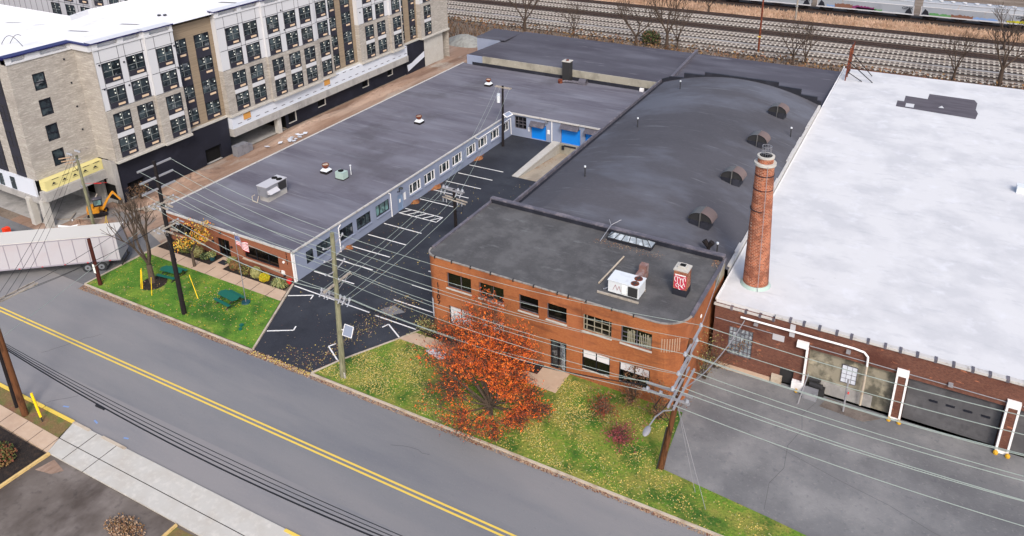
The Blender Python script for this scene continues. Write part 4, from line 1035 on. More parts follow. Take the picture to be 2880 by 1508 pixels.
for i in range(12):
    a = 2 * math.pi * i / 12; b.tube((-10.45 + .36 * math.cos(a), 56.8 + .36 * math.sin(a), 17.5), (-10.45 + .36 * math.cos(a), 56.8 + .36 * math.sin(a), 18.25), .012, n=4)
for i in range(24):
    a, a2 = 2 * math.pi * i / 24, 2 * math.pi * (i + 1) / 24
    for z in (17.75, 18.25): b.tube((-10.45 + .36 * math.cos(a), 56.8 + .36 * math.sin(a), z), (-10.45 + .36 * math.cos(a2), 56.8 + .36 * math.sin(a2), z), .02, n=4)
b.build('wire_cage', 'metal_grey', st)
for z, r in ((15.9, .75), (14.7, .79), (12.9, .84)):
    b = MB(); b.tube((-10.42, 56.8, z), (-10.42, 56.8, z + .07), r, r, 24); b.build('iron_band', 'tar', st)
b = MB(); b.path([(-10.1, 56.05, 16.9), (-9.9, 55.75, 11), (-9.75, 55.6, 6)], .025, 5); b.build('lightning_cable', 'arm_grey', st)

sf = thing('rusty_sign_frame', 'rusty lattice frame of an old sign at the far left corner of the white roof', 'sign frame', (-11.4, 115.5, 6))
for y in (115.3, 117.2, 119.0):
    b = MB(); b.beam((-11.4, y, 6), (-11.2, y, 10.9), .16, .16); b.build('post', 'rust', sf)
b = MB()
for z in (6.6, 7.8, 9.0, 10.2, 10.8): b.beam((-11.35, 115.2, z), (-11.25, 119.1, z), .1, .1)
b.beam((-11.4, 115.3, 6.6), (-11.3, 119, 9), .07, .07); b.beam((-11.4, 119, 6.6), (-11.3, 115.3, 9.8), .07, .07); b.build('lattice', 'metal_dark', sf)
b = MB(); b.beam((-11.2, 115.5, 8.8), (-7.8, 115.8, 6.05), .1, .1); b.beam((-11.2, 115.6, 7.2), (-9.2, 115.7, 6.05), .1, .1); b.beam((-11.2, 119, 9), (-8.2, 119, 6.05), .1, .1); b.build('brace', 'wood_dark', sf)

# ------------------------------------------------------------------ apartment block under construction
ap = thing('apartment_block', 'large new apartment block with white panels, pale brick and dark windows, still under construction', 'building', (-81.3, 48.7, 0))
ZT = 19.3; ZB = 5.6; FX = -81.3
ROWS = [15.45, 12.45, 9.45, 6.45]            # window sills, top floor first
# section: y0, y1, x plane, kind, window (y0,y1) list
SEC = [(48.7, 54.95, -81.3, 'bay', [(49.4, 51.55), (52.45, 54.6)]), (54.95, 58.75, -80.95, 'bay', [(56.1, 58.25)]),
       (58.75, 65.25, -82.1, 'tan', [(59.05, 61.15), (62.35, 64.6)]), (65.25, 72.7, -81.3, 'bay', [(66.6, 68.8), (69.6, 71.85)]),
       (72.7, 82.35, -80.95, 'bay', [(73.3, 75.4), (76.5, 78.65), (79.5, 81.65)]), (82.35, 85.7, -81.3, 'bay', [(83.15, 85.25)]),
       (85.7, 92.1, -82.1, 'tan', [(85.95, 87.95), (89.2, 91.3)]), (92.1, 99.6, -81.3, 'bay', [(93.5, 95.6), (96.5, 98.6)]),
       (99.6, 102.7, -80.95, 'bay', [(100.2, 102.3)]), (102.7, 108.35, -82.1, 'tan', [(102.95, 104.6), (106.15, 107.85)]),
       (108.35, 112.0, -81.3, 'bay', [(109.4, 111.45)]), (112.0, 116.8, -81.3, 'stone', [])]
wht, brk, tan, jnt, cap, slab, dpan, spn = MB(), MB(), MB(), MB(), MB(), MB(), MB(), MB()
ZBR = 11.75
def flush():
    global wht, brk, tan, jnt, cap, slab, dpan, spn
    for mb, nm, m in ((wht, 'white_cladding', 'panel_white'), (brk, 'pale_brick_facing', 'brick_pale'), (tan, 'tan_siding', 'siding_tan'), (jnt, 'panel_joints', 'panel_joint'), (cap, 'cornice', ['panel_white', 'navy']), (slab, 'floor_slab_edge', 'concrete'), (dpan, 'dark_panels', 'panel_dark'), (spn, 'white_spandrels', 'panel_white')):
        if mb.f: mb.build(nm, m, ap)
    wht, brk, tan, jnt, cap, slab, dpan, spn = MB(), MB(), MB(), MB(), MB(), MB(), MB(), MB()
for (y0, y1, x, kind, wins) in SEC:
    hz = []
    for (a, c_) in wins:
        for z in ROWS: hz.append((a, c_, z, z + 1.75))
    if kind == 'bay':
        # upper white cladding and lower pale brick
        wht.wall((x, y0, ZBR), (0, 1, 0), y1 - y0, 18.75 - ZBR, [(a - y0, c_ - y0, z0 - ZBR, z1 - ZBR) for a, c_, z0, z1 in hz if z0 > ZBR], .12, (-1, 0, 0))
        brk.wall((x + .06, y0, ZB), (0, 1, 0), y1 - y0, ZBR - ZB, [(a - y0, c_ - y0, z0 - ZB, z1 - ZB) for a, c_, z0, z1 in hz if z0 < ZBR], .18, (-1, 0, 0))
        wht.box(x - 1.5, x, y0, y0 + .01, ZBR, 18.75); brk.box(x - 1.5, x + .06, y0 - .02, y0, ZB, ZBR)
        wht.box(x - 1.5, x, y1 - .01, y1, ZBR, 18.75); brk.box(x - 1.5, x + .06, y1, y1 + .02, ZB, ZBR)
        for z in (18.75, 17.35, 14.35, ZBR): jnt.box(x, x + .012, y0 + .1, y1 - .1, z - .03, z + .03)
        for (a, c_) in wins:
            for yy in (a - .04, c_ + .04): jnt.box(x, x + .012, yy - .025, yy + .025, ZBR, 18.75)
        # frieze: white parapet with recessed boxes and navy edge
        cap.box(x - .9, x + .1, y0, y1, 18.78, 19.0, 0)
        n = max(1, round((y1 - y0) / 3.4)); w = (y1 - y0) / n
        for i in range(n):
            cap.box(x - .9, x + .02, y0 + i * w, y0 + i * w + .7, 19.0, 19.55, 0)
        cap.box(x - .9, x + .02, y1 - .35, y1, 19.0, 19.55, 0)
        cap.box(x - .95, x - .5, y0, y1, 19.0, 19.55, 0)
        cap.box(x - 1.0, x + .22, y0 - .1, y1 + .1, 19.57, 19.69, 1); cap.box(x - 1.2, x + .15, y0 - .05, y1 + .05, 19.69, 19.73, 0)
        for (a, c_) in wins: spn.box(x + .05, x + .09, a + .02, c_ - .02, 8.25, 8.8)
    elif kind == 'tan':
        ym0, ym1 = wins[0][1], wins[1][0]
        tan.wall((x, y0, ZB), (0, 1, 0), y1 - y0, 18.9 - ZB, [(a - y0, c_ - y0, z0 - ZB, z1 - ZB) for a, c_, z0, z1 in hz], .12, (-1, 0, 0))
        for (a, c_) in wins:
            for k, z in enumerate(ROWS):
                zt = ROWS[k - 1] if k else z + 1.75
                if k: dpan.box(x, x + .03, a, c_, z + 1.75, zt - .6)
        tan.box(x - 1, x, y0, y1, 18.9, 18.94)
    else:
        brk.wall((x, y0, ZB), (0, 1, 0), y1 - y0, 19.3 - ZB, [], .1, (-1, 0, 0))
        brk.quad((x, y1, 0), (x - 12, y1, 0), (x - 12, y1, 19.3), (x, y1, 19.3))
    slab.box(x - 1.6, x + .28, y0 - .02, y1 + .02, ZB - .28, ZB, 0)
    flush()
def apext(o, w, h):
    b = MB(); b.box(-w / 2, w / 2, -.03, .06, -.62, 0); b.build('dark_panel', 'panel_dark', o)
    b = MB(); b.box(-.1, w / 2 - .3, -.07, -.03, -.45, -.2); b.build('grille', 'grille', o)
    b = MB(); b.box(-.025, .025, -.045, -.02, .06, h - .06)
    for s_ in (-1, 1): b.box(min(.03 * s_, s_ * (w / 2 - .08)), max(.03 * s_, s_ * (w / 2 - .08)), -.03, -.016, h * .42 - .02, h * .42 + .02)
    b.box(-w / 2 + .07, w / 2 - .07, -.03, -.016, .05, .08)
    b.build('glazing_bar', 'win_bar', o)
    b = MB()
    for (x, z) in ((-.22, .98), (w / 2 - .28, 1.1), (-.25, 1.4)): b.box(x, x + .14, .02, .035, z, z + .16)
    b.build('sticker', 'sticker', o)
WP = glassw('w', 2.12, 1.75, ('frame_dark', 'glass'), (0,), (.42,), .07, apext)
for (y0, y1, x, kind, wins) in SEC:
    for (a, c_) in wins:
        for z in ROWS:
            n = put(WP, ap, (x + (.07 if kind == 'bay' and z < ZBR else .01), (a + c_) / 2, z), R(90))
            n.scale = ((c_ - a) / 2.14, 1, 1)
# east face of the front wing
YW0, YW1, XWf = 41.25, 48.55, -84.5
b = MB(); b.wall((XWf, YW0, ZB), (0, 1, 0), YW1 - YW0, 18.9 - ZB, [(43.55 - YW0, 44.9 - YW0, z - ZB, z + 1.9 - ZB) for z in (15.3, 12.35, 9.4, 6.4)], .15, (-1, 0, 0))
b.quad((XWf, 48.55, ZB), (FX, 48.65, ZB), (FX, 48.65, 18.9), (XWf, 48.55, 18.9))
b.build('wing_brick_wall', 'brick_pale', ap)
WN = glassw('w', 1.35, 1.9, ('frame_dark', 'glass'), (), (.45,), .12)
for z in (15.3, 12.35, 9.4, 6.4): put(WN, ap, (XWf - .1, 44.22, z), R(90))
b = MB()
b.box(XWf - .4, XWf + .1, YW0, 48.6, 18.8, 19.0, 0); b.box(XWf - .9, XWf - .4, YW0, 48.6, 18.8, 19.55, 0); b.box(XWf - .4, XWf + .02, 41.25, 41.9, 19, 19.55, 0); b.box(XWf - .4, XWf + .02, 43.3, 44.9, 19, 19.55, 0); b.box(XWf - .4, XWf + .02, 47.9, 48.6, 19, 19.55, 0)
b.box(XWf - .9, XWf + .28, 41.1, 48.1, 19.57, 19.69, 1); b.box(XWf - .9, FX + .2, 48.1, 48.5, 19.57, 19.69, 1); b.box(XWf, FX, 48.3, 48.66, 18.8, 19.55, 0); b.box(-120, XWf, 41.0, 41.3, 19.45, 19.62, 1)
b.build('wing_cornice', ['panel_white', 'navy'], ap)
# street face of the front wing
b = MB(); b.wall((-120, 41.25, ZB), (1, 0, 0), 35.5, 19.4 - ZB, [(27.6 + k * -3.4, 29.6 + k * -3.4 + 2.0, .3, 11.9) for k in range(0)], .1, (0, 1, 0))
b.build('street_brick_wall', 'brick_pale', ap)
b = MB()
for k in range(3):
    xa = -88.0 - k * 3.5; b.box(xa, xa + 1.75, 41.15, 41.25, ZB + .1, 17.6)
b.build('street_dark_panels', 'panel_dark', ap)
WS = glassw('w', 1.6, 1.8, ('metal_dark', 'glass'), (0,), (.45,), .06)
for k in range(3):
    for z in (15.3, 12.3, 9.3, 6.3): put(WS, ap, (-87.1 - k * 3.5, 41.13, z))
b = MB(); b.box(-100, -85.0, 41.1, 41.3, 3.6, 5.6); b.build('street_sheathing', 'sheath', ap)
b = MB()
for xa in (-89.6, -92.0): b.box(xa, xa + .9, 41.05, 41.1, 3.7, 5.2)
b.build('street_narrow_window', 'glass', ap)
b = MB(); b.box(-100, -83.9, 40.95, 41.6, 2.9, 3.6); b.box(-84.3, -83.1, 41.1, 48.4, 3.35, 4.4); b.box(-83.5, -81.75, 48.25, 48.45, 2.6, ZB); b.box(-82.2, -81.7, 48.4, 48.8, 0, ZB); b.build('concrete_beam', 'conc_grey', ap)
b = MB(); b.box(-84.6, -83.55, 41.5, 47.5, 4.4, 5.58); b.box(-84.6, -83.6, 47.5, 48.4, 4.4, 5.58); b.build('yellow_sheathing', 'sheath_yellow', ap)
b = MB()
for k in range(5):
    y = 42.2 + k * 1.22; b.poly([(-83.53, y, 4.95), (-83.53, y + .5, 4.95), (-83.53, y + .25, 5.22)]); b.box(-83.54, -83.53, y - .05, y + .6, 4.82, 4.86); b.box(-83.54, -83.53, y + .1, y + .9, 5.48, 5.54)
b.build('sheathing_print', 'frame_dark', ap)
for (x, y) in ((-84.1, 41.2), (-86.3, 41.0), (-81.9, 73.7)):
    b = MB(); b.box(x - .35, x + .35, y - .35, y + .35, 0, 3.4 if y < 50 else 3.0); b.build('column', 'concrete', ap)
b = MB(); b.box(-100, -86.9, 47.5, 47.8, 0, 3.3); b.box(-86.9, -84.9, 48.6, 48.8, 0, 3.3); b.build('garage_rear_wall', 'conc_grey', ap)
b = MB(); b.box(-100, -84.6, 41.6, 48.4, 3.3, 3.4); b.build('garage_ceiling', 'conc_grey', ap)
# long side base
b = MB(); b.wall((-81.95, 48.6, 0), (0, 1, 0), 16.65, 5.35, [(1.1, 3.45, .02, 2.2), (12.4, 15.0, .02, 2.1)], .5, (-1, 0, 0)); b.build('black_base_wall', 'black_wall', ap)
b = MB(); b.wall((-82.0, 75.3, 0), (0, 1, 0), 29.2, 2.75, [(.6, 1.9, .7, 2.3), (6.8, 8.2, 1.15, 2.2), (17.2, 18.5, 1.1, 2.2), (23.8, 24.9, 1.2, 2.2)], .3, (-1, 0, 0)); b.build('black_garage_wall', 'black_wall', ap)
b = MB()
for (a, c_, z) in ((75.85, 77.25, .62), (82.05, 83.55, 1.07), (92.45, 93.85, 1.02), (99.05, 100.25, 1.12)): b.box(-82.0, -81.9, a, c_, z, z + .1); b.box(-82.0, -81.9, c_, c_ + .14, z, 2.3)
b.build('opening_trim', 'concrete', ap)
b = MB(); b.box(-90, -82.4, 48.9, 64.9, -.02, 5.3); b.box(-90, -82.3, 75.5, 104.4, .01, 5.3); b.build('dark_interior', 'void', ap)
b = MB(); b.box(-82.5, -81.15, 65.3, 104.0, 2.55, 3.6); b.build('long_concrete_beam', 'conc_grey', ap)
b = MB(); b.box(-82.5, -81.32, 65.4, 104.0, 3.6, 5.32); b.build('white_sheathing', 'sheath', ap)
b = MB(); y = 66.3
while y < 103.5: b.box(-81.32, -81.31, y, y + .7, 4.02, 4.12); b.box(-81.32, -81.31, y + .4, y + 1.1, 5.15, 5.25); y += 1.6
b.build('sheathing_marks', 'flash_dark', ap)
b = MB()
for (y, z) in ((67.4, 4.3), (83.2, 4.35)): b.box(-81.32, -81.24, y, y + 1.2, z, z + .85)
b.build('plywood_panel', 'osb', ap)
b = MB(); b.box(-82.5, -81.7, 104.0, 109.5, 0, 5.3); b.build('black_end_wall', 'black_wall', ap)
b = MB(); b.poly([(-81.68, 104.2, 1.7), (-81.68, 105.5, 1.8), (-81.68, 107, 2.3), (-81.68, 109.4, 3.0), (-81.68, 109.4, 1.9), (-81.68, 106.8, 1.2), (-81.68, 104.4, .5)]); b.build('torn_sheathing', 'sheath', ap)
b = MB(); b.box(-84, -81.65, 109.5, 115.3, 0, 5.35); b.build('concrete_end_wall', 'concrete', ap)
# roof: front wing + long wing with an inner court, and the far wing
b = MB()
b.poly([(-140, 41.3, 19.45), (XWf + .1, 41.3, 19.45), (XWf + .1, 48.4, 19.45), (FX, 48.6, 19.45), (-81.2, 65.3, 19.45), (-81.2, 116.8, 19.45), (-95.6, 116.8, 19.45), (-95.6, 57.9, 19.45), (-94.4, 54.7, 19.45), (-140, 54.7, 19.45)])
b.build('roof', 'roof_white2', ap)
b = MB()
b.box(-140, -94.3, 54.6, 54.75, 19.45, 20.1); b.obox((-94.35, 54.7), (-95.6, 57.9), .15, 19.45, 20.1); b.obox((-95.6, 57.9), (-95.6, 64.7), .15, 19.45, 20.1); b.obox((-95.6, 64.7), (-93.4, 64.7), .15, 19.45, 20.1); b.obox((-93.4, 64.7), (-93.4, 116), .15, 19.45, 20.1)
b.build('court_parapet', 'roof_white2', ap)
b = MB(); b.quad((-140, 54.72, 0), (-94.4, 54.72, 0), (-94.4, 54.72, 19.45), (-140, 54.72, 19.45)); b.quad((-95.65, 57, 0), (-95.65, 116, 0), (-95.65, 116, 19.45), (-95.65, 57, 19.45)); b.build('court_walls', 'panel_light', ap)
b = MB(); b.wall((-150, 66.5, 0), (1, 0, 0), 54.3, 21.5, [], .1, (0, 1, 0)); b.box(-108.3, -107.7, 66.0, 66.5, 8, 21.5); b.build('far_wing_wall', 'panel_light', ap)
b = MB()
for z in (17.4, 14.6, 20.2): b.box(-150, -95.8, 66.47, 66.49, z - .03, z + .03)
for i in range(36): b.box(-149.6 + i * 1.5, -149.55 + i * 1.5, 66.47, 66.49, 12, 21.5)
b.build('far_wing_joints', 'panel_joint', ap)
b = MB(); b.box(-150, -95.8, 66.5, 90, 21.3, 21.5); b.build('far_wing_roof', 'roof_white2', ap)
for i in range(6):
    for z in (18.3, 15.4): put(WP, ap, (-99.5 - i * 3.6, 66.45, z))
b = MB()
for (x, y, w, d_) in ((-90, 51.5, 2.4, .35), (-87.3, 56.3, 2.2, .4), (-105, 47.0, 3.2, .6), (-101, 50.5, 1.6, .3), (-96.5, 51.3, .8, .3), (-86, 70, 3, .5)): b.poly([(x, y, 19.46), (x + w, y + .8, 19.46), (x + w + .2, y + .8 + d_, 19.46), (x + .1, y + d_, 19.46)])
b.build('roof_puddles', 'roof_1107', ap)
b = MB()
for (x, y) in ((-104, 49.2), (-102, 49.8), (-86.7, 61.2), (-86.1, 61.6)): b.box(x, x + .3, y, y + .3, 19.45, 19.65)
b.build('roof_stubs', 'frame_dark', ap)
b = MB(); pts = [(-91 + 3 * t / 8, 44.6 + .6 * t / 8, 19.47 + 1.1 * math.sin(math.pi * t / 8)) for t in range(9)]; b.path(pts, .03); b.path([(p[0] + .4, p[1] + .7, p[2]) for p in pts[:6]], .03)
setp(b.build('loose_cable_loop', 'metal_dark'), 'looped loose cable arching over the white apartment roof near the front edge', 'cable')
b = MB()
for y, z in ((49.05, 17.0), (49.05, 14.2), (52.0, 16.6), (52.05, 13.8), (58.5, 16.9), (58.5, 14.1), (76.0, 17.5), (76.2, 14.7), (92.6, 13.6), (92.6, 16.5)): b.box(-81.3, (-80.86 if y > 54.9 and y < 58.7 or y > 72 and y < 82 else -81.22), y, y + .16, z, z + .2)
b.build('wall_vents', 'frame_dark', ap)
b = MB()
for y, z in ((47.2, 17.8), (47.4, 15.0), (47.4, 12.2), (47.4, 9.4)): b.box(XWf, XWf + .06, y, y + .16, z, z + .2)
b.build('wing_wall_vents', 'frame_dark', ap)
for k in list(PR.values()) + [SILL, WP, WN, WS]: discard(k)

# ------------------------------------------------------------------ trees, shrubs, leaves
def branch_tree(name, label, x, y, h, spread, seed, bark='bark', levels=4, split=3, lean=0, r0=.16, leafmats=None, nleaf=0, leafr=.12, group=None, trunkfrac=.25, cat='tree', leaf_where=None, kids=None):
    rnd = random.Random(seed)
    t = thing(name, label, cat, (x, y, 0.1), group)
    b = MB(); tips = []
    def grow(p, d, L, r, lv):
        n = 3; q = p
        for i in range(n):
            d2 = (d + Vector((rnd.gauss(0, .12), rnd.gauss(0, .12), rnd.gauss(.03, .08)))).normalized()
            q2 = q + d2 * (L / n); ra = r * (1 - .35 * i / n); rb_ = r * (1 - .35 * (i + 1) / n)
            b.tube(q, q2, ra, rb_, 6 if lv < 2 else (4 if lv < 4 else 3), cap=False)
            if lv >= 2: tips.append((q2, lv))
            q = q2; d = d2
        if lv >= levels: return
        k = split if lv else (kids or split + 1)
        for i in range(k):
            a = 2 * math.pi * (i + rnd.random() * .7) / k
            out = Vector((math.cos(a), math.sin(a), 0)) * spread * (1.1 if lv == 0 else .8)
            nd = (d * (1 if lv else .8) + out + Vector((0, 0, .18))).normalized()
            grow(q, nd, L * rnd.uniform(.62, .9), r * .58, lv + 1)
    s = h * (1 - trunkfrac) / 2.3
    base = Vector((x, y, 0))
    d0 = Vector((lean, 0, 1)).normalized()
    top = base + d0 * h * trunkfrac
    b.tube(base, top, r0 * 1.35, r0, 8, cap=False)
    k = kids or split + 1
    for i in range(k):
        a = 2 * math.pi * (i + rnd.random() * .5) / k
        grow(top, (d0 + Vector((math.cos(a), math.sin(a), 0)) * spread).normalized(), s, r0 * .62, 1)
    b.build('trunk', bark, t)
    if nleaf:
        c_ = MB(); pts = [q for q in tips if (leaf_where is None or leaf_where(q[0]))]
        for i in range(nleaf):
            q, lv = rnd.choice(pts)
            p = q + Vector((rnd.gauss(0, .3), rnd.gauss(0, .3), rnd.gauss(0, .25)))
            if p.z < .3: continue
            c_.leaf(p, leafr * rnd.uniform(.6, 1.3), rnd.choices(range(len(leafmats)), [4, 3, 2, 2][:len(leafmats)])[0], rnd)
        c_.build('crown', leafmats, t)
    return t

# orange tree in front of the brick building: many limbs fanning from a low fork
rnd = random.Random(21)
ot = thing('autumn_tree', 'wide orange-red autumn tree on the lawn in front of the two-storey brick building', 'tree', (-25.3, 39.15, .1))
b = MB(); limbs = []
base = Vector((-25.25, 39.15, .1))
b.tube(base, base + Vector((0, .1, .9)), .26, .22, 9, cap=False)
def limb(p, d, L, r, lv):
    q = p; n = 4
    for i in range(n):
        d = (d + Vector((rnd.gauss(0, .07), rnd.gauss(0, .07), rnd.gauss(.02, .05)))).normalized()
        q2 = q + d * (L / n); b.tube(q, q2, r * (1 - .18 * i), r * (1 - .18 * (i + 1)), 5 if lv < 2 else 3, cap=False)
        if lv >= 1: limbs.append((q2.copy(), lv))
        if lv < 3 and i >= (1 if lv else 2):
            for _ in range(2):
                nd = (d + Vector((rnd.gauss(0, .5), rnd.gauss(0, .5), rnd.gauss(.1, .3)))).normalized()
                limb(q2, nd, L * rnd.uniform(.38, .6), r * .45, lv + 1)
        q = q2
for i in range(30):
    a = 2 * math.pi * i / 30 + rnd.uniform(-.15, .15)
    el = R(rnd.uniform(8, 34) if i % 2 else rnd.uniform(36, 85))
    fork = base + Vector((0, .1, .7))
    L = 4.7 if el > R(45) else 3.25
    if math.cos(a) < -.3: L *= 1.05
    if math.cos(a) > .5: L *= .85
    limb(fork, Vector((math.cos(a) * math.cos(el) - .09, math.sin(a) * math.cos(el) * .8, math.sin(el))), L * rnd.uniform(.78, 1.05), .095, 0)
b.build('trunk', 'bark', ot)
tw = MB()
for i in range(4200):
    q, lv = limbs[int(rnd.random() * len(limbs))]
    o_ = (q - Vector((-25.3, 39.4, 1.2))).normalized()
    d_ = (o_ + Vector((rnd.gauss(0, .35), rnd.gauss(0, .35), rnd.gauss(0, .25)))).normalized()
    tw.tube(q, q + d_ * rnd.uniform(.3, .9), .012, .006, 3, cap=False)
tw.build('twigs', 'bark_far', ot)
cr = MB()
for i in range(32000):
    q, lv = limbs[int(rnd.random() * len(limbs))]
    clump = math.sin(q[0] * 2.3 + q[2] * 1.7) + math.sin(q[1] * 2.9 - q[2] * 1.3) + .6 * math.sin(q[0] * 5.1)
    g = .3 if lv > 1 else .2
    p = (q[0] + rnd.gauss(0, g), q[1] + rnd.gauss(0, g), q[2] + rnd.gauss(0, g * .85))
    if p[2] < .3 or p[1] > 45.8: continue
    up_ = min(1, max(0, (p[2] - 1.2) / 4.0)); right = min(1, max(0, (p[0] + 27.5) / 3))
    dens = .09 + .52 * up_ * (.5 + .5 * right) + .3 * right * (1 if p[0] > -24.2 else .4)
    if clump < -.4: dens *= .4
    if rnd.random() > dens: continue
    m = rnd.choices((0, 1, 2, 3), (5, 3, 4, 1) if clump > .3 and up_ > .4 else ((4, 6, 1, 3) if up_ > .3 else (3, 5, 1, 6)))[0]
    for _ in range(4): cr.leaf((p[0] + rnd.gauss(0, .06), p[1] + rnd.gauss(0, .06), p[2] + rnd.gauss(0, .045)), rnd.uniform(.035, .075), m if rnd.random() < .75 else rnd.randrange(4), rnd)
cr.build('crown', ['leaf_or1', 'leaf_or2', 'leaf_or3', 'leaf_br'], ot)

branch_tree('bare_tree', 'bare grey tree with dark mulch ring on the west lawn beside the black pole', -63.8, 39.05, 8.2, .42, 5, levels=4, split=3, r0=.24, trunkfrac=.27)
b = MB(); b.tube((-63.6, 39.0, .14), (-63.6, 39.0, .17), 1.25, n=20); setp(b.build('mulch_ring', 'mulch'), 'dark mulch ring around the foot of the bare lawn tree', 'mulch')
branch_tree('yellow_leaf_tree', 'small tree with hanging yellow leaves against the low brick wall', -62.6, 43.0, 5.0, .75, 8, levels=3, r0=.12, leafmats=['leaf_yel', 'leaf_gold', 'leaf_or3'], nleaf=800, leafr=.10, trunkfrac=.35, leaf_where=lambda p: p.x > -63.2 and (2.9 < p.z < 3.9 or p.z > 4.7))
for i, (x, y, h, sp, lab) in enumerate(((-77.5, 139.4, 9.5, .45, 'tall bare tree by the tracks, leftmost, above the gravel heap side'), (-66.5, 140.3, 6.0, .5, 'small bare tree by the tracks, second from the left'), (-52.6, 139.3, 8.5, .65, 'wide bare tree with forked trunk just left of the evergreen bush'), (-46.4, 139.6, 9.6, .4, 'tall bare tree just right of the evergreen bush'), (-44.6, 140.6, 7.6, .5, 'bare tree leaning right, beside the tall tree near the evergreen bush'), (-22.9, 139.7, 7.8, .5, 'bare tree behind the dark roof, right of the rusty red pole'), (-21.0, 141.0, 6.0, .6, 'low forked bare tree close to the right of the rusty pole tree'), (2.6, 142.6, 7.0, .4, 'thin bare tree behind the white roof'), (9.2, 142.6, 9.0, .5, 'thick dark bare tree behind the white roof, far right'), (14.0, 143, 7.5, .6, 'bare tree at the far right edge behind the white roof'), (10.2, 167.0, 7.0, .5, 'bare tree between the far tracks, below the right hopper wagon'), (-48.0, 173.0, 5.0, .8, 'low spreading bare tree at the edge of the tan dry grass'))):
    branch_tree('bare_tree', lab, x, y, h, sp, 40 + i, bark='bark_far', levels=4, split=3, r0=.3 if h > 8.4 else .2, group='bare trees along the railway', trunkfrac=.3 if i in (3, 8) else .2)

def shrub(name, label, x, y, z, rx, ry, rz_, mats, n=900, r=.07, seed=1, cat='shrub', group=None, hollow=False):
    rnd = random.Random(seed); b = MB()
    if not hollow: b.ball((x, y, z + rz_ * .85), rx * .82, ry * .82, rz_ * .82, 14, 8, .12, 0, rnd)
    for i in range(n):
        v = Vector((rnd.gauss(0, 1), rnd.gauss(0, 1), rnd.gauss(0, 1))).normalized()
        k = rnd.uniform(.8, 1.08) if not hollow else rnd.random() ** .5
        p = (x + v.x * rx * k, y + v.y * ry * k, max(z + .02, z + rz_ * .85 + v.z * rz_ * k))
        b.leaf(p, r * rnd.uniform(.7, 1.4), rnd.randrange(len(mats)), rnd)
    return setp(b.build(name, mats), label, cat, group)
G1 = 'shrubs in the bed under the brick office wall'
shrub('round_shrub', 'big dark olive green dome shrub at the left end of the office bed', -65.9, 44.7, .1, .95, .75, .75, ['leaf_g1', 'leaf_g2', 'leaf_g3'], 1300, .07, 1, group=G1)
shrub('round_shrub', 'pale gold-green round shrub left of the office entrance', -64.0, 44.6, .1, .65, .6, .6, ['leaf_pale', 'leaf_g2', 'leaf_bronze'], 900, .06, 2, group=G1)
shrub('low_shrub', 'low dark green spreading shrub beside the left blue plant pot', -62.85, 44.65, .1, .6, .5, .32, ['leaf_g3', 'leaf_g1', 'leaf_bluegreen'], 700, .06, 3, group=G1)
shrub('bronze_shrub', 'bronze leaved round shrub right of the office entrance', -58.5, 44.65, .1, .65, .55, .5, ['leaf_bronze', 'leaf_g1', 'leaf_rust' if 'leaf_rust' in MT else 'leaf_br'], 900, .06, 4, group=G1)
shrub('spiky_shrub', 'ragged olive shrub with upright stems in front of the long window', -56.9, 44.4, .1, .7, .55, .55, ['leaf_g2', 'leaf_bronze', 'leaf_g3'], 600, .09, 5, group=G1, hollow=True)
shrub('ball_shrub', 'tight pale yellow-green ball shrub under the long window', -55.5, 44.55, .1, .52, .5, .6, ['leaf_pale', 'leaf_pale', 'leaf_g2'], 1300, .05, 6, group=G1)
shrub('lime_shrub', 'bright lime yellow shrub beside the pale ball shrub', -54.3, 44.5, .1, .5, .5, .42, ['leaf_lime', 'leaf_lime', 'leaf_yel'], 1100, .06, 7, group=G1)
b = MB(); rnd = random.Random(4)
for i in range(260):
    a = rnd.uniform(0, 2 * math.pi); L = rnd.uniform(.5, 1.0); el = rnd.uniform(.3, 1.2)
    p = Vector((-52.4, 44.5, .12)); q = p + Vector((math.cos(a) * L * math.cos(el), math.sin(a) * L * .7 * math.cos(el), L * math.sin(el) * .8)); e = q + Vector((math.cos(a) * .3, math.sin(a) * .2, -.2))
    n_ = Vector((-math.sin(a), math.cos(a), 0)) * .03
    b.quad(p - n_, p + n_, q + n_, q - n_, i % 3); b.poly([q - n_, q + n_, e], i % 3)
setp(b.build('strappy_plant', ['leaf_bluegreen', 'leaf_pale', 'leaf_g2']), 'strappy pale green clump plant near the red pail at the office corner', 'plant')
b = MB(); b.tube((-51.75, 45.2, .12), (-51.75, 45.2, .5), .2, .27, 14); p_ = b.build('red_pail', 'red_plastic'); setp(p_, 'bright red pail at the corner where brick meets blue-grey wall', 'pail')
for i, (x, y, lab) in enumerate(((-62.0, 44.75, 'glazed blue-green plant pot left of the office door'), (-59.3, 44.9, 'glazed blue-green plant pot right of the office door'))):
    t = thing('plant_pot', lab, 'plant pot', (x, y, .12), 'pots beside the office door')
    b = MB(); b.tube((x, y, .12), (x, y, .6), .24, .33, 16); b.build('pot', 'pot', t)
    b = MB(); rnd = random.Random(i)
    for k in range(260): b.leaf((x + rnd.gauss(0, .2), y + rnd.gauss(0, .2), .75 + rnd.gauss(0, .12)), .09, k % 3, rnd)
    b.build('plant', ['leaf_g2', 'leaf_bluegreen', 'leaf_pale'], t)
b = MB(); b.box(-61.0, -60.0, 44.5, 45.2, .152, .175); setp(b.build('door_mat', 'mat_rubber'), 'dark rubber mat before the office door', 'door mat')

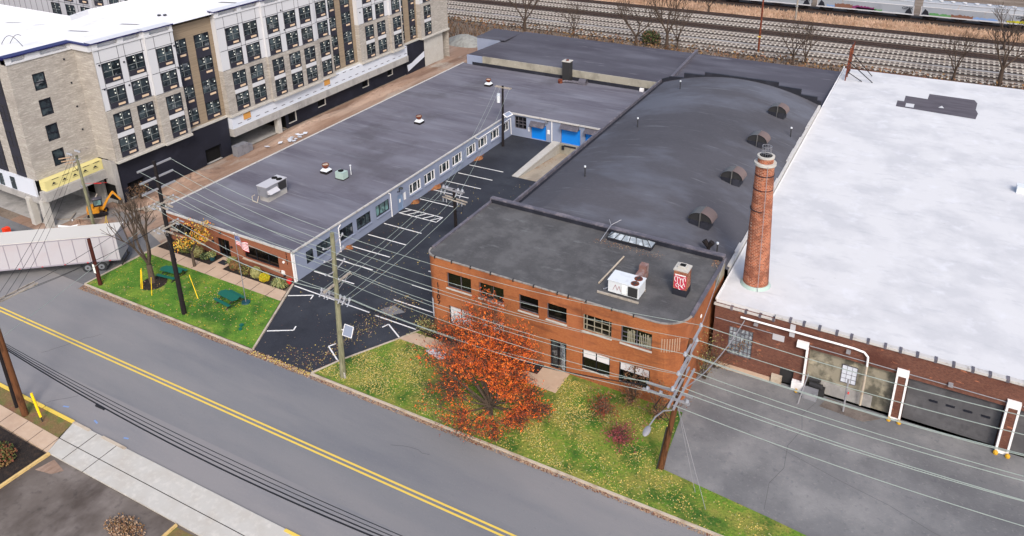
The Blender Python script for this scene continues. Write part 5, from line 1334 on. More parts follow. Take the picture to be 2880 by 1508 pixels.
# vegetation by the two-storey building
rnd = random.Random(33)
def brush(name, label, x, y, h, w, mats, seed, nl=500, cat='shrub', stems=14):
    rnd = random.Random(seed); t = thing(name, label, cat, (x, y, .1))
    b = MB(); ends = []
    for i in range(stems):
        p = Vector((x + rnd.uniform(-.15, .15), y + rnd.uniform(-.15, .15), .1)); d = Vector((rnd.gauss(0, .45), rnd.gauss(0, .35), 1)).normalized()
        for k in range(4):
            q = p + d * h / 4 * rnd.uniform(.7, 1.1); b.tube(p, q, .03 - .006 * k, .024 - .006 * k, 3, cap=False); ends.append(q)
            for _ in range(2):
                e = q + Vector((rnd.gauss(0, .3) * w, rnd.gauss(0, .3) * w, rnd.gauss(.1, .2))); b.tube(q, e, .012, .006, 3, cap=False); ends.append(e)
            p = q; d = (d + Vector((rnd.gauss(0, .25), rnd.gauss(0, .25), 0))).normalized()
    b.build('stems', 'bark', t)
    b = MB()
    for i in range(nl):
        e = rnd.choice(ends); b.leaf(e + Vector((rnd.gauss(0, .15), rnd.gauss(0, .15), rnd.gauss(0, .12))), .07, rnd.randrange(len(mats)), rnd)
    b.build('foliage', mats, t)
brush('brown_vine', 'tangled brown bush climbing the brick wall below the last ground floor window', -16.4, 45.2, 3.2, 1.4, ['leaf_br', 'leaf_bronze', 'scrub'], 1, 700)
brush('brown_vine', 'dense brown scrub at the rounded right corner of the brick building', -13.9, 44.6, 3.2, 1.2, ['leaf_br', 'leaf_bronze', 'scrub'], 2, 900)
brush('tall_weed_bush', 'tall bare weedy bush in the gap between brick building and warehouse', -12.2, 50.6, 4.6, 1.0, ['leaf_bronze', 'leaf_g2', 'leaf_pale'], 3, 260)
brush('creeper', 'dry creeper hanging beside the glass block window', -11.8, 52.4, 4.0, .8, ['leaf_bronze', 'scrub'], 4, 260)
brush('red_bush', 'dark reddish brown bush on the lawn under the lamp pole tree line', -17.8, 43.2, 1.3, 2.0, ['leaf_br', 'leaf_or2', 'scrub'], 5, 900)
brush('pink_bush', 'low pinkish red bush beside the street lamp pole', -15.6, 41.3, 1.0, 2.0, ['leaf_pink', 'leaf_br', 'leaf_pink'], 6, 1000)
brush('corner_shrub', 'leafy dark shrub at the left corner of the brick building by the parking lot', -35.3, 44.9, 1.4, 1.4, ['leaf_g1', 'leaf_pale', 'leaf_bronze'], 7, 800)
brush('bed_shrub', 'low reddish brown shrub in the bed under the white boarded windows', -32.2, 45.2, 1.1, 1.5, ['leaf_br', 'leaf_or2', 'leaf_g3'], 8, 800)
brush('bed_shrub', 'dark twiggy shrub in the bed behind the orange tree', -28.6, 45.2, 1.2, 1.5, ['leaf_g3', 'leaf_br', 'leaf_bronze'], 9, 800)
brush('bare_bush', 'bare brown bush at the mouth of the black garage opening', -80.9, 50.5, 2.0, 1.6, ['scrub', 'leaf_bronze'], 10, 300)
shrub('evergreen_bush', 'dark evergreen bush among the bare trees by the tracks', -50.0, 140.6, 0, 2.0, 1.4, 1.7, ['leaf_g3', 'leaf_g3', 'leaf_g1', 'scrub'], 2000, .17, 9, hollow=True)
shrub('dry_bush', 'dry brown bush at the corner of the near lot in the lower left', -40.5, 19.4, .03, 1.7, .9, .25, ['leaf_bronze', 'scrub', 'leaf_tan'], 1100, .07, 10, hollow=True)
shrub('dry_plants', 'rusty brown planting by the timber edging at the lower left edge', -54.0, 19.0, .03, 1.6, 1.1, .4, ['leaf_bronze', 'leaf_br', 'leaf_g1'], 1500, .09, 11, hollow=True)
b = MB(); rnd = random.Random(50)
for i in range(9000):
    x = rnd.uniform(-100, 20); y = 124.5 + abs(rnd.gauss(0, 1)) * 4.5 + max(0, min(1, (x + 80) / 90)) * 3.5 + 8 * rnd.random()
    if y > 141.8 or (x > -73 and x < -12 and y < 120): continue
    h = rnd.uniform(.3, 1.3); s_ = Vector((rnd.gauss(0, .35), rnd.gauss(0, .3), 1)) * h
    p = Vector((x, y, .02)); n_ = Vector((.05, 0, 0)); b.poly([p - n_, p + n_, p + s_], rnd.randrange(4))
for i in range(1400):
    x = rnd.uniform(-100, 20); y = rnd.uniform(136, 142); p = Vector((x, y, .3 + rnd.random() * .9)); b.leaf(p, .3, rnd.randrange(4), rnd)
setp(b.build('trackside_scrub', ['scrub', 'leaf_bronze', 'bark_far', 'bark_far']), 'brown brush and weeds between the warehouses and the tracks', 'scrub', kind='stuff')
b = MB(); rnd = random.Random(51)
for i in range(7000):
    x = rnd.uniform(-75, 25); y = rnd.uniform(172.8, 180); h = rnd.uniform(.3, .9); p = Vector((x, y, .04)); n_ = Vector((.12, 0, 0))
    b.poly([p - n_, p + n_, p + Vector((rnd.gauss(0, .3), rnd.gauss(0, .2), h))], rnd.randrange(3))
setp(b.build('dry_reeds', ['scrub_tan', 'leaf_tan', 'scrub_tan']), 'tan dry grass and reeds between the tracks and the wagons', 'grass', kind='stuff')

def inside(pt, poly):
    x, y = pt; r = False; j = len(poly) - 1
    for i in range(len(poly)):
        (xi, yi), (xj, yj) = poly[i], poly[j]
        if (yi > y) != (yj > y) and x < (xj - xi) * (y - yi) / (yj - yi) + xi: r = not r
        j = i
    return r
def scatter(name, label, region, n, z, mats, r, seed, dens=None):
    rnd = random.Random(seed); b = MB(); x0 = min(p[0] for p in region); x1 = max(p[0] for p in region); y0 = min(p[1] for p in region); y1 = max(p[1] for p in region)
    k = 0; tries = 0
    while k < n and tries < n * 30:
        tries += 1; p = (rnd.uniform(x0, x1), rnd.uniform(y0, y1))
        if not inside(p, region): continue
        if dens and rnd.random() > dens(*p): continue
        b.leaf((p[0], p[1], z + .02 + .03 * rnd.random()), r * rnd.uniform(.6, 1.4), rnd.randrange(len(mats)), rnd, True); k += 1
    return setp(b.build(name, mats), label, 'leaves', kind='stuff')
EL = [(-40.2, 36.6), (-7.26, 36.9), (-2.5, 38.5), (-12.1, 40.1), (-12.6, 45.5), (-22, 45.5), (-22, 43.5), (-36.8, 43.2), (-39.2, 38.9)]
def de(x, y):
    v = math.sin(x * .9 + 1.3 * math.sin(y * .8)) * math.sin(y * 1.1 + x * .35)
    return max(.06, min(1, .5 + .65 * v)) * (1 if x < -17 else .35)
scatter('fallen_leaves', 'golden fallen leaves strewn over the lawn under the orange tree', EL, 15000, .14, ['leaf_gold', 'leaf_gold', 'leaf_pale', 'leaf_g2'], .055, 1, de)
scatter('fallen_leaves', 'pale and yellow fallen leaves scattered over the west lawn', [(-69.2, 36), (-47.6, 36.6), (-50.5, 42.4), (-69, 42.3)], 800, .14, ['leaf_gold', 'leaf_tan', 'leaf_yel'], .065, 2, lambda x, y: .25 + .75 * math.exp(-((x + 56) ** 2) / 9 - (y - 40) ** 2 / 3))
LOT = [(-46.6, 36.6), (-40.6, 36.5), (-37.0, 43.3), (-36, 60), (-36, 75), (-44, 75), (-51, 70), (-51, 47)]
def dl(x, y):
    d_ = abs((x + 40.9) - .12 * (y - 41)); w = math.exp(-(d_ / 1.1) ** 2) * (1 if y < 49 else 0)
    return .03 + .97 * w + (.5 if (y < 38.2 and x > -45) else 0)
scatter('fallen_leaves', 'drift of dry leaves across the dark parking lot entrance', LOT, 1300, .05, ['leaf_tan', 'leaf_gold', 'leaf_br'], .06, 3, dl)
scatter('gutter_leaves', 'brown leaves gathered in the gutter along the north kerb', [(-69.5, yN(-69.5) - .75), (-47, yN(-47) - .45), (-7, yN(-7) - .35), (10, yN(10) - .35), (10, yN(10) - .05), (-69.5, yN(-69.5) - .05)], 9000, .03, ['leaf_tan', 'leaf_br', 'leaf_tan'], .06, 4, lambda x, y: .35 + .65 * abs(math.sin(x * .7)))
scatter('gutter_leaves', 'leaves along the driveway mouth between the two lawns', [(-47, 35.8), (-40.5, 35.9), (-40.5, 36.35), (-47, 36.3)], 420, .04, ['leaf_tan', 'leaf_br', 'leaf_gold'], .08, 5)
for i, (y, L, lab) in enumerate(((53.2, 1.0, 'rust coloured leaf heap against the blue-grey wall below the second downpipe'), (64.9, 1.3, 'rust coloured leaf heap just beyond the blue side door'), (69.3, 2.0, 'larger rust coloured leaf heap below the white windows'), (79.0, 2.0, 'rust coloured leaf heap farthest along the blue-grey wall'))):
    b = MB(); n = 10; rnd = random.Random(i)
    c0 = (-51.15, y, .22); ring = [(-51.38 + (.75 * math.sin(math.pi * k / n)), y - L / 2 + L * k / n, .055) for k in range(n + 1)]
    for k in range(n): b.poly([ring[k], ring[k + 1], (-51.38, y, .3)])
    for k in range(160): b.leaf((-51.35 + abs(rnd.gauss(0, .25)), y + rnd.gauss(0, L / 4), .08 + rnd.random() * .15), .06, 0, rnd, True)
    setp(b.build('leaf_heap', 'leaf_rustpile'), lab, 'leaf heap', 'leaf heaps along the blue-grey wall')
def ramp_leaf(b, k, rnd):
    y = 80.5 + rnd.random() * 5; b.leaf((-43.55 + rnd.random() ** 2 * .9, y, -(y - 76.3) * 1.15 / 11.6 + .05), .07, k % 2, rnd, True)
b = MB(); rnd = random.Random(6)
for k in range(110): b.leaf((-22.7 + rnd.uniform(-1, 5.2), 54.75 + rnd.gauss(0, .25), 7.56), .06, k % 2, rnd, True)
for k in range(60): b.leaf((-13.3 + rnd.gauss(0, .2), 55.9 + rnd.gauss(0, .4), 7.56), .06, k % 2, rnd, True)
for k in range(120): ramp_leaf(b, k, rnd)
setp(b.build('roof_leaves', ['leaf_tan', 'leaf_rustpile']), 'dry leaves caught around the skylight and roof corner', 'leaves', kind='stuff')

# ------------------------------------------------------------------ poles and wires
def wire(name, label, p, q, sag, r=.02, m='wire_pale', group='overhead wires', n=14):
    b = MB(); p, q = Vector(p), Vector(q)
    pts = [p.lerp(q, i / n) - Vector((0, 0, sag * 4 * (i / n) * (1 - i / n))) for i in range(n + 1)]
    for a, c_ in zip(pts[:-1], pts[1:]): b.tube(a, c_, r, r, 4, cap=False)
    return setp(b.build(name, m), label, 'wire', group)
def insul(b, p, s=1): b.tube(p, (p[0], p[1], p[2] + .14 * s), .09 * s, .05 * s, 8)

bp = thing('black_utility_pole', 'tall black utility pole with stacked crossarms on the west lawn', 'utility pole', (-56.7, 37, 0))
b = MB(); b.tube((-56.7, 37, 0), (-56.55, 37, 15.5), .23, .15, 12); b.build('pole', 'wood_dark', bp)
for z in (15.1, 14.0, 12.95):
    b = MB(); b.beam((-56.55, 35.35, z), (-56.55, 38.6, z), .13, .15); b.build('crossarm', 'arm_grey', bp)
for z, w, zz in ((11.6, 1.3, 'wood_grey'), (9.25, 1.25, 'wood_grey')):
    b = MB()
    for dx in (-.22, .22): b.beam((-56.62 + dx, 37 - w, z), (-56.62 + dx, 37 + w, z), .11, .13)
    b.build('double_crossarm', zz, bp)
    b = MB(); b.beam((-57.6, 37.25, z - .35), (-55.6, 37.25, z - .35), .11, .12); b.beam((-57.6, 36.75, z - .35), (-55.6, 36.75, z - .35), .11, .12); b.build('side_crossarm', zz, bp)
    b = MB()
    for y in (-1.1, -.5, .5, 1.1): b.beam((-56.4, 37 + y, z), (-56.5, 37, z - 1.0), .03, .03)
    b.build('brace', 'arm_grey', bp)
    b = MB()
    for y in (-1.2, -.7, .7, 1.2): insul(b, (-56.62, 37 + y, z + .07)); b.tube((-56.3, 37 + y, z), (-55.9, 37 + y, z), .06, n=6)
    b.build('insulator', 'insul', bp)
b = MB(); b.path([(-56.9, 37.6, 9.0), (-57.2, 37.6, 7.2), (-56.9, 37.2, 6.4)], .03); b.path([(-56.4, 36.5, 9.0), (-56.0, 36.6, 7.5), (-56.1, 36.9, 6.0)], .03); b.build('cable_loop', 'wire_dark', bp)
mp_ = thing('weathered_utility_pole', 'greenish weathered utility pole with curved brackets and a solar panel at the parking lot corner', 'utility pole', (-37.95, 37.2, 0))
b = MB(); b.tube((-37.95, 37.2, 0), (-37.3, 37.2, 13.5), .25, .16, 12); b.build('pole', 'wood_green', mp_)
for z in (12.7, 11.6, 10.45):
    x = -37.95 + .65 * z / 13.5
    b = MB(); b.path([(x, 36.2, z - .1), (x, 36.8, z - .25), (x, 37.4, z - .2), (x, 38.0, z + .0), (x, 38.3, z + .1)], .05, 6); b.build('curved_bracket', 'arm_grey', mp_)
    b = MB(); insul(b, (x, 36.2, z - .08)); insul(b, (x, 38.3, z + .12)); b.build('insulator', 'insul', mp_)
b = MB(); b.beam((-37.55, 35.9, 9.0), (-37.55, 38.9, 9.1), .13, .16); b.build('crossarm', 'wood_grey', mp_)
b = MB(); b.beam((-37.5, 38.5, 9.0), (-37.6, 37.2, 8.2), .04, .04); b.build('brace', 'arm_grey', mp_)
b = MB(); b.beam((-39.2, 37.35, 7.9), (-36.7, 37.35, 7.75), .11, .12); b.beam((-39.0, 37.0, 7.85), (-36.6, 37.0, 7.7), .11, .12); b.build('side_crossarm', 'arm_grey', mp_)
b = MB()
for x in (-39.1, -38.6, -38.3, -37.2, -36.8, -36.3): insul(b, (x, 37.2, 7.95), 1.4); b.tube((x, 37.2, 7.9), (x + .05, 36.8, 7.6), .06, n=6)
b.build('insulator', 'insul', mp_)
SA, SB, SC_, SD_ = Vector((-37.38, 37.1, 4.44)), Vector((-36.38, 37.0, 4.56)), Vector((-36.4, 37.4, 5.3)), Vector((-37.38, 37.5, 5.2))
sn_ = (SB - SA).cross(SD_ - SA).normalized()
sp = MB()
for (p, q) in ((SA, SB), (SB, SC_), (SC_, SD_), (SD_, SA)): sp.beam(p, q, .045, .045)
sp.poly([SA - sn_ * .02, SD_ - sn_ * .02, SC_ - sn_ * .02, SB - sn_ * .02]); sp.beam((-37.85, 37.2, 4.9), (-37.42, 37.25, 4.8), .06, .06)
f = sp.build('solar_panel_frame', 'white_trim', mp_)
f2 = MB(); f2.quad(SA + sn_ * .005, SB + sn_ * .005, SC_ + sn_ * .005, SD_ + sn_ * .005); f2.build('cells', 'solar', f)
b = MB(); b.tube((-37.93, 37.2, 1.5), (-37.93, 37.2, 1.62), .215, n=12); b.build('yellow_band', 'yellow_plastic', mp_)
b = MB(); b.beam((-37.65, 37.1, .1), (-37.85, 37.15, 1.6), .12, .06); b.build('guy_guard', 'flash', mp_)
# right pole, leaning
rp = thing('leaning_lamp_pole', 'leaning utility pole with street lamp and crowded crossarms beside the grey lot', 'utility pole', (-12.15, 40.25, 0))
def RX(z): return -12.15 + 1.4 * z / 11.2
b = MB(); b.tube((-12.15, 40.25, 0), (RX(11.3), 40.25, 11.3), .22, .14, 12); b.build('pole', 'wood_brown', rp)
ARMS = ((11.0, 38.9, 42.2), (10.0, 38.2, 41.9), (9.4, 37.4, 41.0))
for (z, ya, yb) in ARMS:
    b = MB(); b.beam((RX(z) + .1, ya, z), (RX(z) + .1, yb, z), .13, .15); b.build('crossarm', 'arm_grey', rp)
    b = MB(); insul(b, (RX(z) + .1, ya, z + .08), 1.5); insul(b, (RX(z) + .1, yb, z + .08), 1.5); b.build('insulator', 'insul', rp)
b = MB(); b.beam((RX(9), 37.2, 8.2), (RX(9), 41.4, 8.2), .12, .14); b.beam((RX(9) + .35, 37.2, 8.2), (RX(9) + .35, 41.4, 8.2), .12, .14); b.build('double_crossarm', 'arm_grey', rp)
b = MB(); b.beam((-13.6, 39.9, 6.6), (-10.4, 39.9, 6.6), .12, .14); b.beam((-13.6, 40.5, 6.7), (-10.4, 40.5, 6.7), .12, .14); b.build('side_crossarm', 'arm_grey', rp)
b = MB()
for z0, z1, y in ((9.4, 8.2, 38.2), (9.4, 8.2, 41.2), (8.2, 6.7, 38.6), (8.2, 6.7, 41.0), (10, 9.2, 39)): b.beam((RX(z0), y, z0), (RX(z1), 40.25, z1), .04, .04)
b.build('brace', 'arm_grey', rp)
b = MB()
for k in range(4): insul(b, (-13.3 + k * .9, 39.9, 6.7), 1.3); b.tube((-13.3 + k * .9, 40.2, 6.2), (-13.3 + k * .9, 40.2, 6.6), .07, n=6)
b.build('insulator', 'insul', rp)
b = MB(); b.path([(-11.6, 40.2, 5.4), (-11.9, 39.2, 6.0), (-12.0, 37.9, 6.5), (-12.05, 37.0, 6.55)], .05, 8); l_ = b.build('lamp_arm', 'arm_grey', rp)
b = MB(); b.ball((-12.05, 36.5, 6.5), .22, .5, .13, 12, 8); b.build('lamp_head', 'arm_grey', rp)
b = MB()
for a in (0, .6): b.path([(-12.3 + a, 40.0, 6.4), (-12.7 + a, 39.7, 5.6), (-12.3 + a, 39.8, 4.9), (-11.9, 40.1, 4.4)], .025)
b.build('cable_loop', 'wire_dark', rp)
b = MB(); b.tube((-12.35, 40.0, .1), (-11.85, 40.0, 4.0), .05, n=6); b.build('conduit', 'metal_dark', rp)
# pole in the middle of the parking drive
lp = thing('drive_utility_pole', 'dark utility pole with two crossarms in the parking drive behind the brick building roof', 'utility pole', (-39.3, 56.0, 0))
b = MB(); b.tube((-39.3, 56, 0), (-39.3, 56, 8.35), .2, .14, 12); b.build('pole', 'wood_dark', lp)
b = MB(); b.beam((-40.6, 55.85, 8.35), (-38.2, 55.85, 8.2), .11, .13); b.beam((-40.6, 56.15, 8.35), (-38.2, 56.15, 8.2), .11, .13); b.build('crossarm', 'arm_grey', lp)
b = MB(); b.beam((-40.6, 55.85, 7.35), (-37.9, 55.85, 7.1), .1, .12); b.beam((-40.5, 56.15, 7.4), (-37.9, 56.15, 7.2), .1, .12); b.build('lower_crossarm', 'wood_grey', lp)
b = MB()
for x in (-40.5, -40.1, -38.8, -38.3): insul(b, (x, 56, 8.35), 1.6); b.tube((x, 55.7, 8.2), (x - .05, 55.5, 7.85), .05, n=6); b.tube((x, 55.8, 7.2), (x, 55.8, 6.85), .05, n=6)
b.build('insulator', 'insul', lp)
b = MB(); b.path([(-40.2, 56, 7.2), (-40.1, 56, 6.4), (-39.6, 56, 6.2), (-39.35, 56, 6.9)], .02); b.path([(-38.4, 56, 7.1), (-38.4, 56, 6.2), (-39.1, 56, 6.0)], .02); b.build('cable_loop', 'wire_dark', lp)
tp = thing('transformer_pole', 'utility pole with white transformers and a solar panel in the rear yard corner', 'utility pole', (-50.45, 84.1, 0))
b = MB(); b.tube((-50.45, 84.1, 0), (-50.25, 84.1, 8.8), .19, .14, 12); b.build('pole', 'wood_dark', tp)
b = MB(); b.beam((-51.4, 84.0, 8.6), (-49.0, 84.0, 8.55), .1, .12); b.beam((-51.4, 84.3, 8.6), (-49.0, 84.3, 8.55), .1, .12); b.build('crossarm', 'wood_grey', tp)
b = MB(); b.beam((-51.0, 84.1, 8.5), (-50.3, 84.1, 7.9), .03, .03); b.beam((-49.5, 84.1, 8.5), (-50.2, 84.1, 7.9), .03, .03); b.build('brace', 'arm_grey', tp)
for (x, y) in ((-51.05, 84.3), (-50.75, 83.75)):
    b = MB(); b.tube((x, y, 6.5), (x, y, 7.5), .24, .24, 14); b.build('transformer', 'metal_white', tp)
b = MB(); b.prism([(-50.2, 83.9), (-49.4, 83.5), (-48.8, 84.2), (-49.6, 84.6)], lambda x, y: 4.6 + (y - 83.5) * .45, lambda x, y: 4.66 + (y - 83.5) * .45, None, True); f = b.build('solar_panel_frame', 'white_trim', tp)
b = MB(); b.prism([(-50.07, 83.92), (-49.41, 83.59), (-48.93, 84.18), (-49.59, 84.5)], lambda x, y: 4.67 + (y - 83.5) * .45, lambda x, y: 4.68 + (y - 83.5) * .45); b.build('cells', 'solar', f)
sp_ = thing('site_utility_pole', 'weathered utility pole with crowded pale crossarms by the excavator', 'utility pole', (-79.9, 43.6, 0))
b = MB(); b.tube((-79.9, 43.6, 0), (-79.95, 43.6, 8.8), .19, .13, 12); b.build('pole', 'wood_green', sp_)
b = MB()
for z, x in ((8.9, -.35), (8.9, .0), (8.9, .35)): b.beam((-79.95 + x, 42.9, z), (-79.95 + x, 45.1, z + .1), .1, .12)
b.build('crossarm', 'wood_grey', sp_)
b = MB()
for z, y in ((8.6, 43.2), (8.2, 43.4), (7.8, 43.7)): b.tube((-80.2, y, z), (-81.6, y - .6, z - .3), .07, n=6)
b.build('wire_sleeve', 'leaf_tan', sp_)
b = MB()
for i in range(8): insul(b, (-80.4 + .25 * (i % 4), 42.95 + .9 * (i // 4), 9.0), 1.2); 
b.tube((-80.3, 43.3, 7.9), (-79.6, 43.8, 8.3), .06); b.tube((-80.4, 43.8, 8.5), (-79.6, 43.3, 8.4), .06); b.build('insulator', 'insul', sp_)
b = MB(); b.path([(-80.2, 43.4, 8.2), (-80.6, 43.4, 7.4), (-80.2, 43.5, 6.8), (-80, 43.6, 7.8)], .025); b.build('cable_loop', 'wire_dark', sp_)
b = MB(); b.box(-80.15, -79.85, 43.3, 43.45, 4.9, 5.15); b.build('junction_box', 'arm_grey', sp_)
sn = thing('cut_off_pole', 'short cut-off dark red pole with white notices at the corner of the west lawn', 'pole', (-68.05, 36.4, 0))
b = MB(); b.tube((-68.05, 36.4, 0), (-68.25, 36.45, 5.15), .2, .16, 12); b.build('pole', 'wood_red', sn)
b = MB(); b.box(-68.25, -67.95, 36.17, 36.2, 1.55, 2.5); b.build('notice', 'sticker', sn)
big = thing('brown_utility_pole', 'thick reddish brown utility pole on the near verge, lower left', 'utility pole', (-56.55, 22.4, 0))
b = MB(); b.tube((-56.55, 22.4, 0), (-56.3, 22.2, 12.5), .24, .17, 14); b.build('pole', 'wood_brown', big)
thn = thing('dark_utility_pole', 'thinner dark utility pole close behind the brown one on the near verge', 'utility pole', (-58.0, 22.6, 0))
b = MB(); b.tube((-58.0, 22.6, 0), (-57.8, 22.5, 12.5), .14, .1, 12); b.build('pole', 'wood_dark', thn)
b = MB(); b.beam((-57.9, 22.5, 9.4), (-57.9, 26.2, 9.4), .1, .12); b.beam((-57.5, 22.5, 9.4), (-57.5, 26.2, 9.4), .1, .12); b.build('crossarm', 'wood_grey', thn)
for (nm, lab, x, y, h, m) in (('rusty_pole', 'tall rusty red pole beside the near tracks', -30.2, 144.9, 13, 'rust'), ('yard_pole', 'thin grey pole standing in the tan dry grass before the hopper wagons', -28.9, 173.5, 12, 'wood_grey')):
    t = thing(nm, lab, 'pole', (x, y, 0)); b = MB(); b.tube((x, y, 0), (x, y, h), .2, .15, 10); b.build('pole', m, t)
    b = MB(); b.box(x - .3, x + .3, y - .25, y - .15, 3.0, 3.2); b.build('bracket', 'yellow_paint' if m == 'rust' else 'arm_grey', t)
# wires: black pole -> weathered pole -> leaning pole -> out of frame
LEV = ('topmost', 'middle', 'lowest'); SIDE = ('street side', 'building side')
for i in range(3):
    zl = (15.18, 14.08, 13.03)[i]; zm = (12.75, 11.65, 10.5)[i]; zr_ = (11.15, 10.15, 9.55)[i]
    xm = -37.95 + .65 * zm / 13.5
    for j in range(2):
        yl = (35.45, 38.5)[j]; ym = (36.2, 38.3)[j]; yr = (ARMS[i][1], ARMS[i][2])[j]
        wire('overhead_wire', f'{LEV[i]} {SIDE[j]} wire from the tall black pole to the weathered pole', (-56.55, yl, zl), (xm, ym, zm), .5, .018)
        wire('overhead_wire', f'{LEV[i]} {SIDE[j]} wire from the weathered pole to the leaning lamp pole', (xm, ym, zm), (RX(zr_) + .1, yr, zr_), .7, .016)
        wire('overhead_wire', f'{LEV[i]} {SIDE[j]} wire running right from the leaning lamp pole over the grey lot', (RX(zr_) + .1, yr, zr_), (16, yr + 1.0, zr_ + .3), .6, .024, 'wire_pale')
for k, y in enumerate((36.1, 38.7)):
    wire('overhead_wire', ('street side', 'building side')[k] + ' wire leaving the wooden double crossarm of the black pole for the weathered pole', (-56.2, 35.9 + k * 2.3, 11.7), (-37.5, y, 9.2), .7, .018)
    wire('overhead_wire', ('street side', 'building side')[k] + ' wire from the lower crossarm of the weathered pole to the leaning pole', (-37.5, y, 9.2), (-10.9, 38.2 + k * 2.2, 8.3), .9, .018)
for k in range(3):
    wire('overhead_wire', ('street side', 'middle', 'building side')[k] + ' low wire running right from the leaning pole double crossarm over the lot', (RX(8.2) + .3, 37.5 + 1.8 * k, 8.25), (16, 38.2 + 1.9 * k, 8.3), .6, .024)
wire('overhead_cable', 'thick pale cable from the black pole across the parking entrance to the weathered pole', (-56.4, 37.2, 9.3), (-39.2, 37.3, 7.95), .8, .032)
wire('overhead_cable', 'thick dark cable sagging behind the orange tree to the leaning pole', (-36.3, 37.2, 7.9), (-13.4, 40.1, 6.8), 1.1, .035, 'wire_dark')
wire('overhead_cable', 'thin pale cable beside the dark one, sagging behind the orange tree', (-36.3, 37.3, 8.0), (-13.4, 40.3, 6.95), .95, .02)
for k in range(3):
    x0 = (-39.1, -38.3, -36.8)[k]; x1 = (-40.5, -40.1, -38.5)[k]; x2 = (-51.2, -50.6, -49.2)[k]
    wire('overhead_wire', ('left', 'middle', 'right')[k] + ' wire from the weathered pole up the parking drive to the drive pole', (x0, 37.2, 8.0), (x1, 56, 8.35), .35, .016)
    wire('overhead_wire', ('left', 'middle', 'right')[k] + ' wire from the drive pole to the transformer pole', (x1, 56, 8.35), (x2, 84.1, 8.6), .5, .016)
wire('overhead_cable', 'low cable from the weathered pole to the lower crossarm of the drive pole', (-37.6, 37.2, 6.9), (-38.6, 56, 7.0), .5, .02)
wire('overhead_cable', 'service cable from the drive pole to the blue-grey wall', (-39.6, 56, 6.9), (-51.3, 62.2, 3.2), .4, .014)
for k in range(3):
    wire('overhead_wire', ('first', 'second', 'third', 'fourth')[k] + ' dark wire crossing the road to the wooden crossarms of the black pole', (-57.7, 23 + k * .9, 9.5), (-57.0, 36.0 + k * .6, 9.3 if k < 2 else 11.5), .4, .016, 'wire_dark')
    wire('overhead_wire', ('first', 'second', 'third', 'fourth')[k] + ' dark wire crossing the road toward the site pole', (-57.7, 23 + k * .9, 9.5), (-79.9, 43 + k * .4, 8.9), .9, .016, 'wire_dark')
wire('guy_wire', 'pale guy line crossing the road from the near poles to the bare lawn tree', (-57.9, 22.6, 6.3), (-63.8, 39.0, 6.0), .1, .018)
for k in range(4):
    wire('roadside_cable', ('uppermost', 'second', 'third', 'lowest')[k] + ' black communication cable along the near side of the road', (-57.8, 22.5, 6.75 - k * .17), (-12, 22.9 + k * .05, 7.9 - k * .22), 1.0 + .25 * k, (.022, .022, .035, .045)[k], 'wire_dark', 'black cables along the near side of the road', 20)
b = MB(); b.tube((-46.3, 22.55, 5.2), (-45.5, 22.55, 5.15), .12, .06, 8); setp(b.build('splice_case', 'wire_dark'), 'black splice case on the lowest roadside cable', 'splice case')
for k, (x, y) in enumerate(((-8.4, 38.3), (-9.4, 39.3))):
    wire('guy_wire', ('outer', 'inner')[k] + ' pale guy wire from the leaning lamp pole down to the grass edge', (RX(6.2), 40.25, 6.2), (x, y, .1), 0, .018, 'arm_grey')
wire('wall_cable', 'twisted pale cable from the leaning pole up to the white roof corner', (RX(7), 40.3, 7.0), (-10.0, 52.9, 4.9), .9, .04, 'arm_grey')
wire('wall_cable', 'straight pale cable rising from the leaning pole to the brick building roof corner', (RX(9), 40.3, 8.8), (-12.75, 56.5, 7.8), .2, .03, 'arm_grey')

# ------------------------------------------------------------------ objects on the lawn
def picnic(x, y, rz, lab):
    t = thing('picnic_table', lab, 'picnic table', (0, 0, 0), 'green picnic tables on the west lawn')
    b = MB()
    b.prism([(-.95, -.4), (.95, -.4), (1.15, 0), (.95, .4), (-.95, .4), (-1.15, 0)], .72, .77, None, True); b.build('table_top', 'table_green', t)
    for s in (-1, 1):
        b = MB(); b.box(-1.0, 1.0, s * .72 - .14, s * .72 + .14, .42, .46); b.build('bench', 'table_green', t)
    for s in (-1, 1):
        b = MB(); b.beam((s * .7, -.85, 0), (s * .7, -.1, .72), .05, .05); b.beam((s * .7, .85, 0), (s * .7, .1, .72), .05, .05); b.beam((s * .7, -.8, .4), (s * .7, .8, .4), .05, .05); b.beam((s * .7, -.9, .03), (s * .7, .9, .03), .05, .05); b.build('leg_frame', 'metal_dark', t)
    t.scale = (1.12, 1.12, 1); t.location = (x, y, .14); t.rotation_euler = (0, 0, rz); return t
picnic(-54.4, 40.25, R(-6), 'green picnic table with open lawn around it, beside the flagpole')
picnic(-63.0, 40.7, R(8), 'green picnic table behind the bare tree and the black pole')
fp = thing('flagpole', 'thin flagpole flying the striped flag before the brick office', 'flagpole', (-53.0, 40.9, 0))
b = MB(); b.tube((-53.0, 40.9, 0), (-53.0, 40.9, 7.5), .045, .03, 8); b.build('pole', 'metal_grey', fp)
b = MB(); b.tube((-53, 40.9, .14), (-53, 40.9, .25), .42, .38, 16); b.build('base_ring', 'pot', fp)
b = MB(); b.ball((-53, 40.9, 7.55), .08, .08, .08); b.build('finial', 'metal_white', fp)
fx = lambda u, v: (-52.95 + 1.45 * u, 40.9 + .14 * math.sin(u * 7), 7.25 - .95 * v - .35 * u + .06 * math.sin(u * 9 + v * 2))
b = MB(); NU = 14
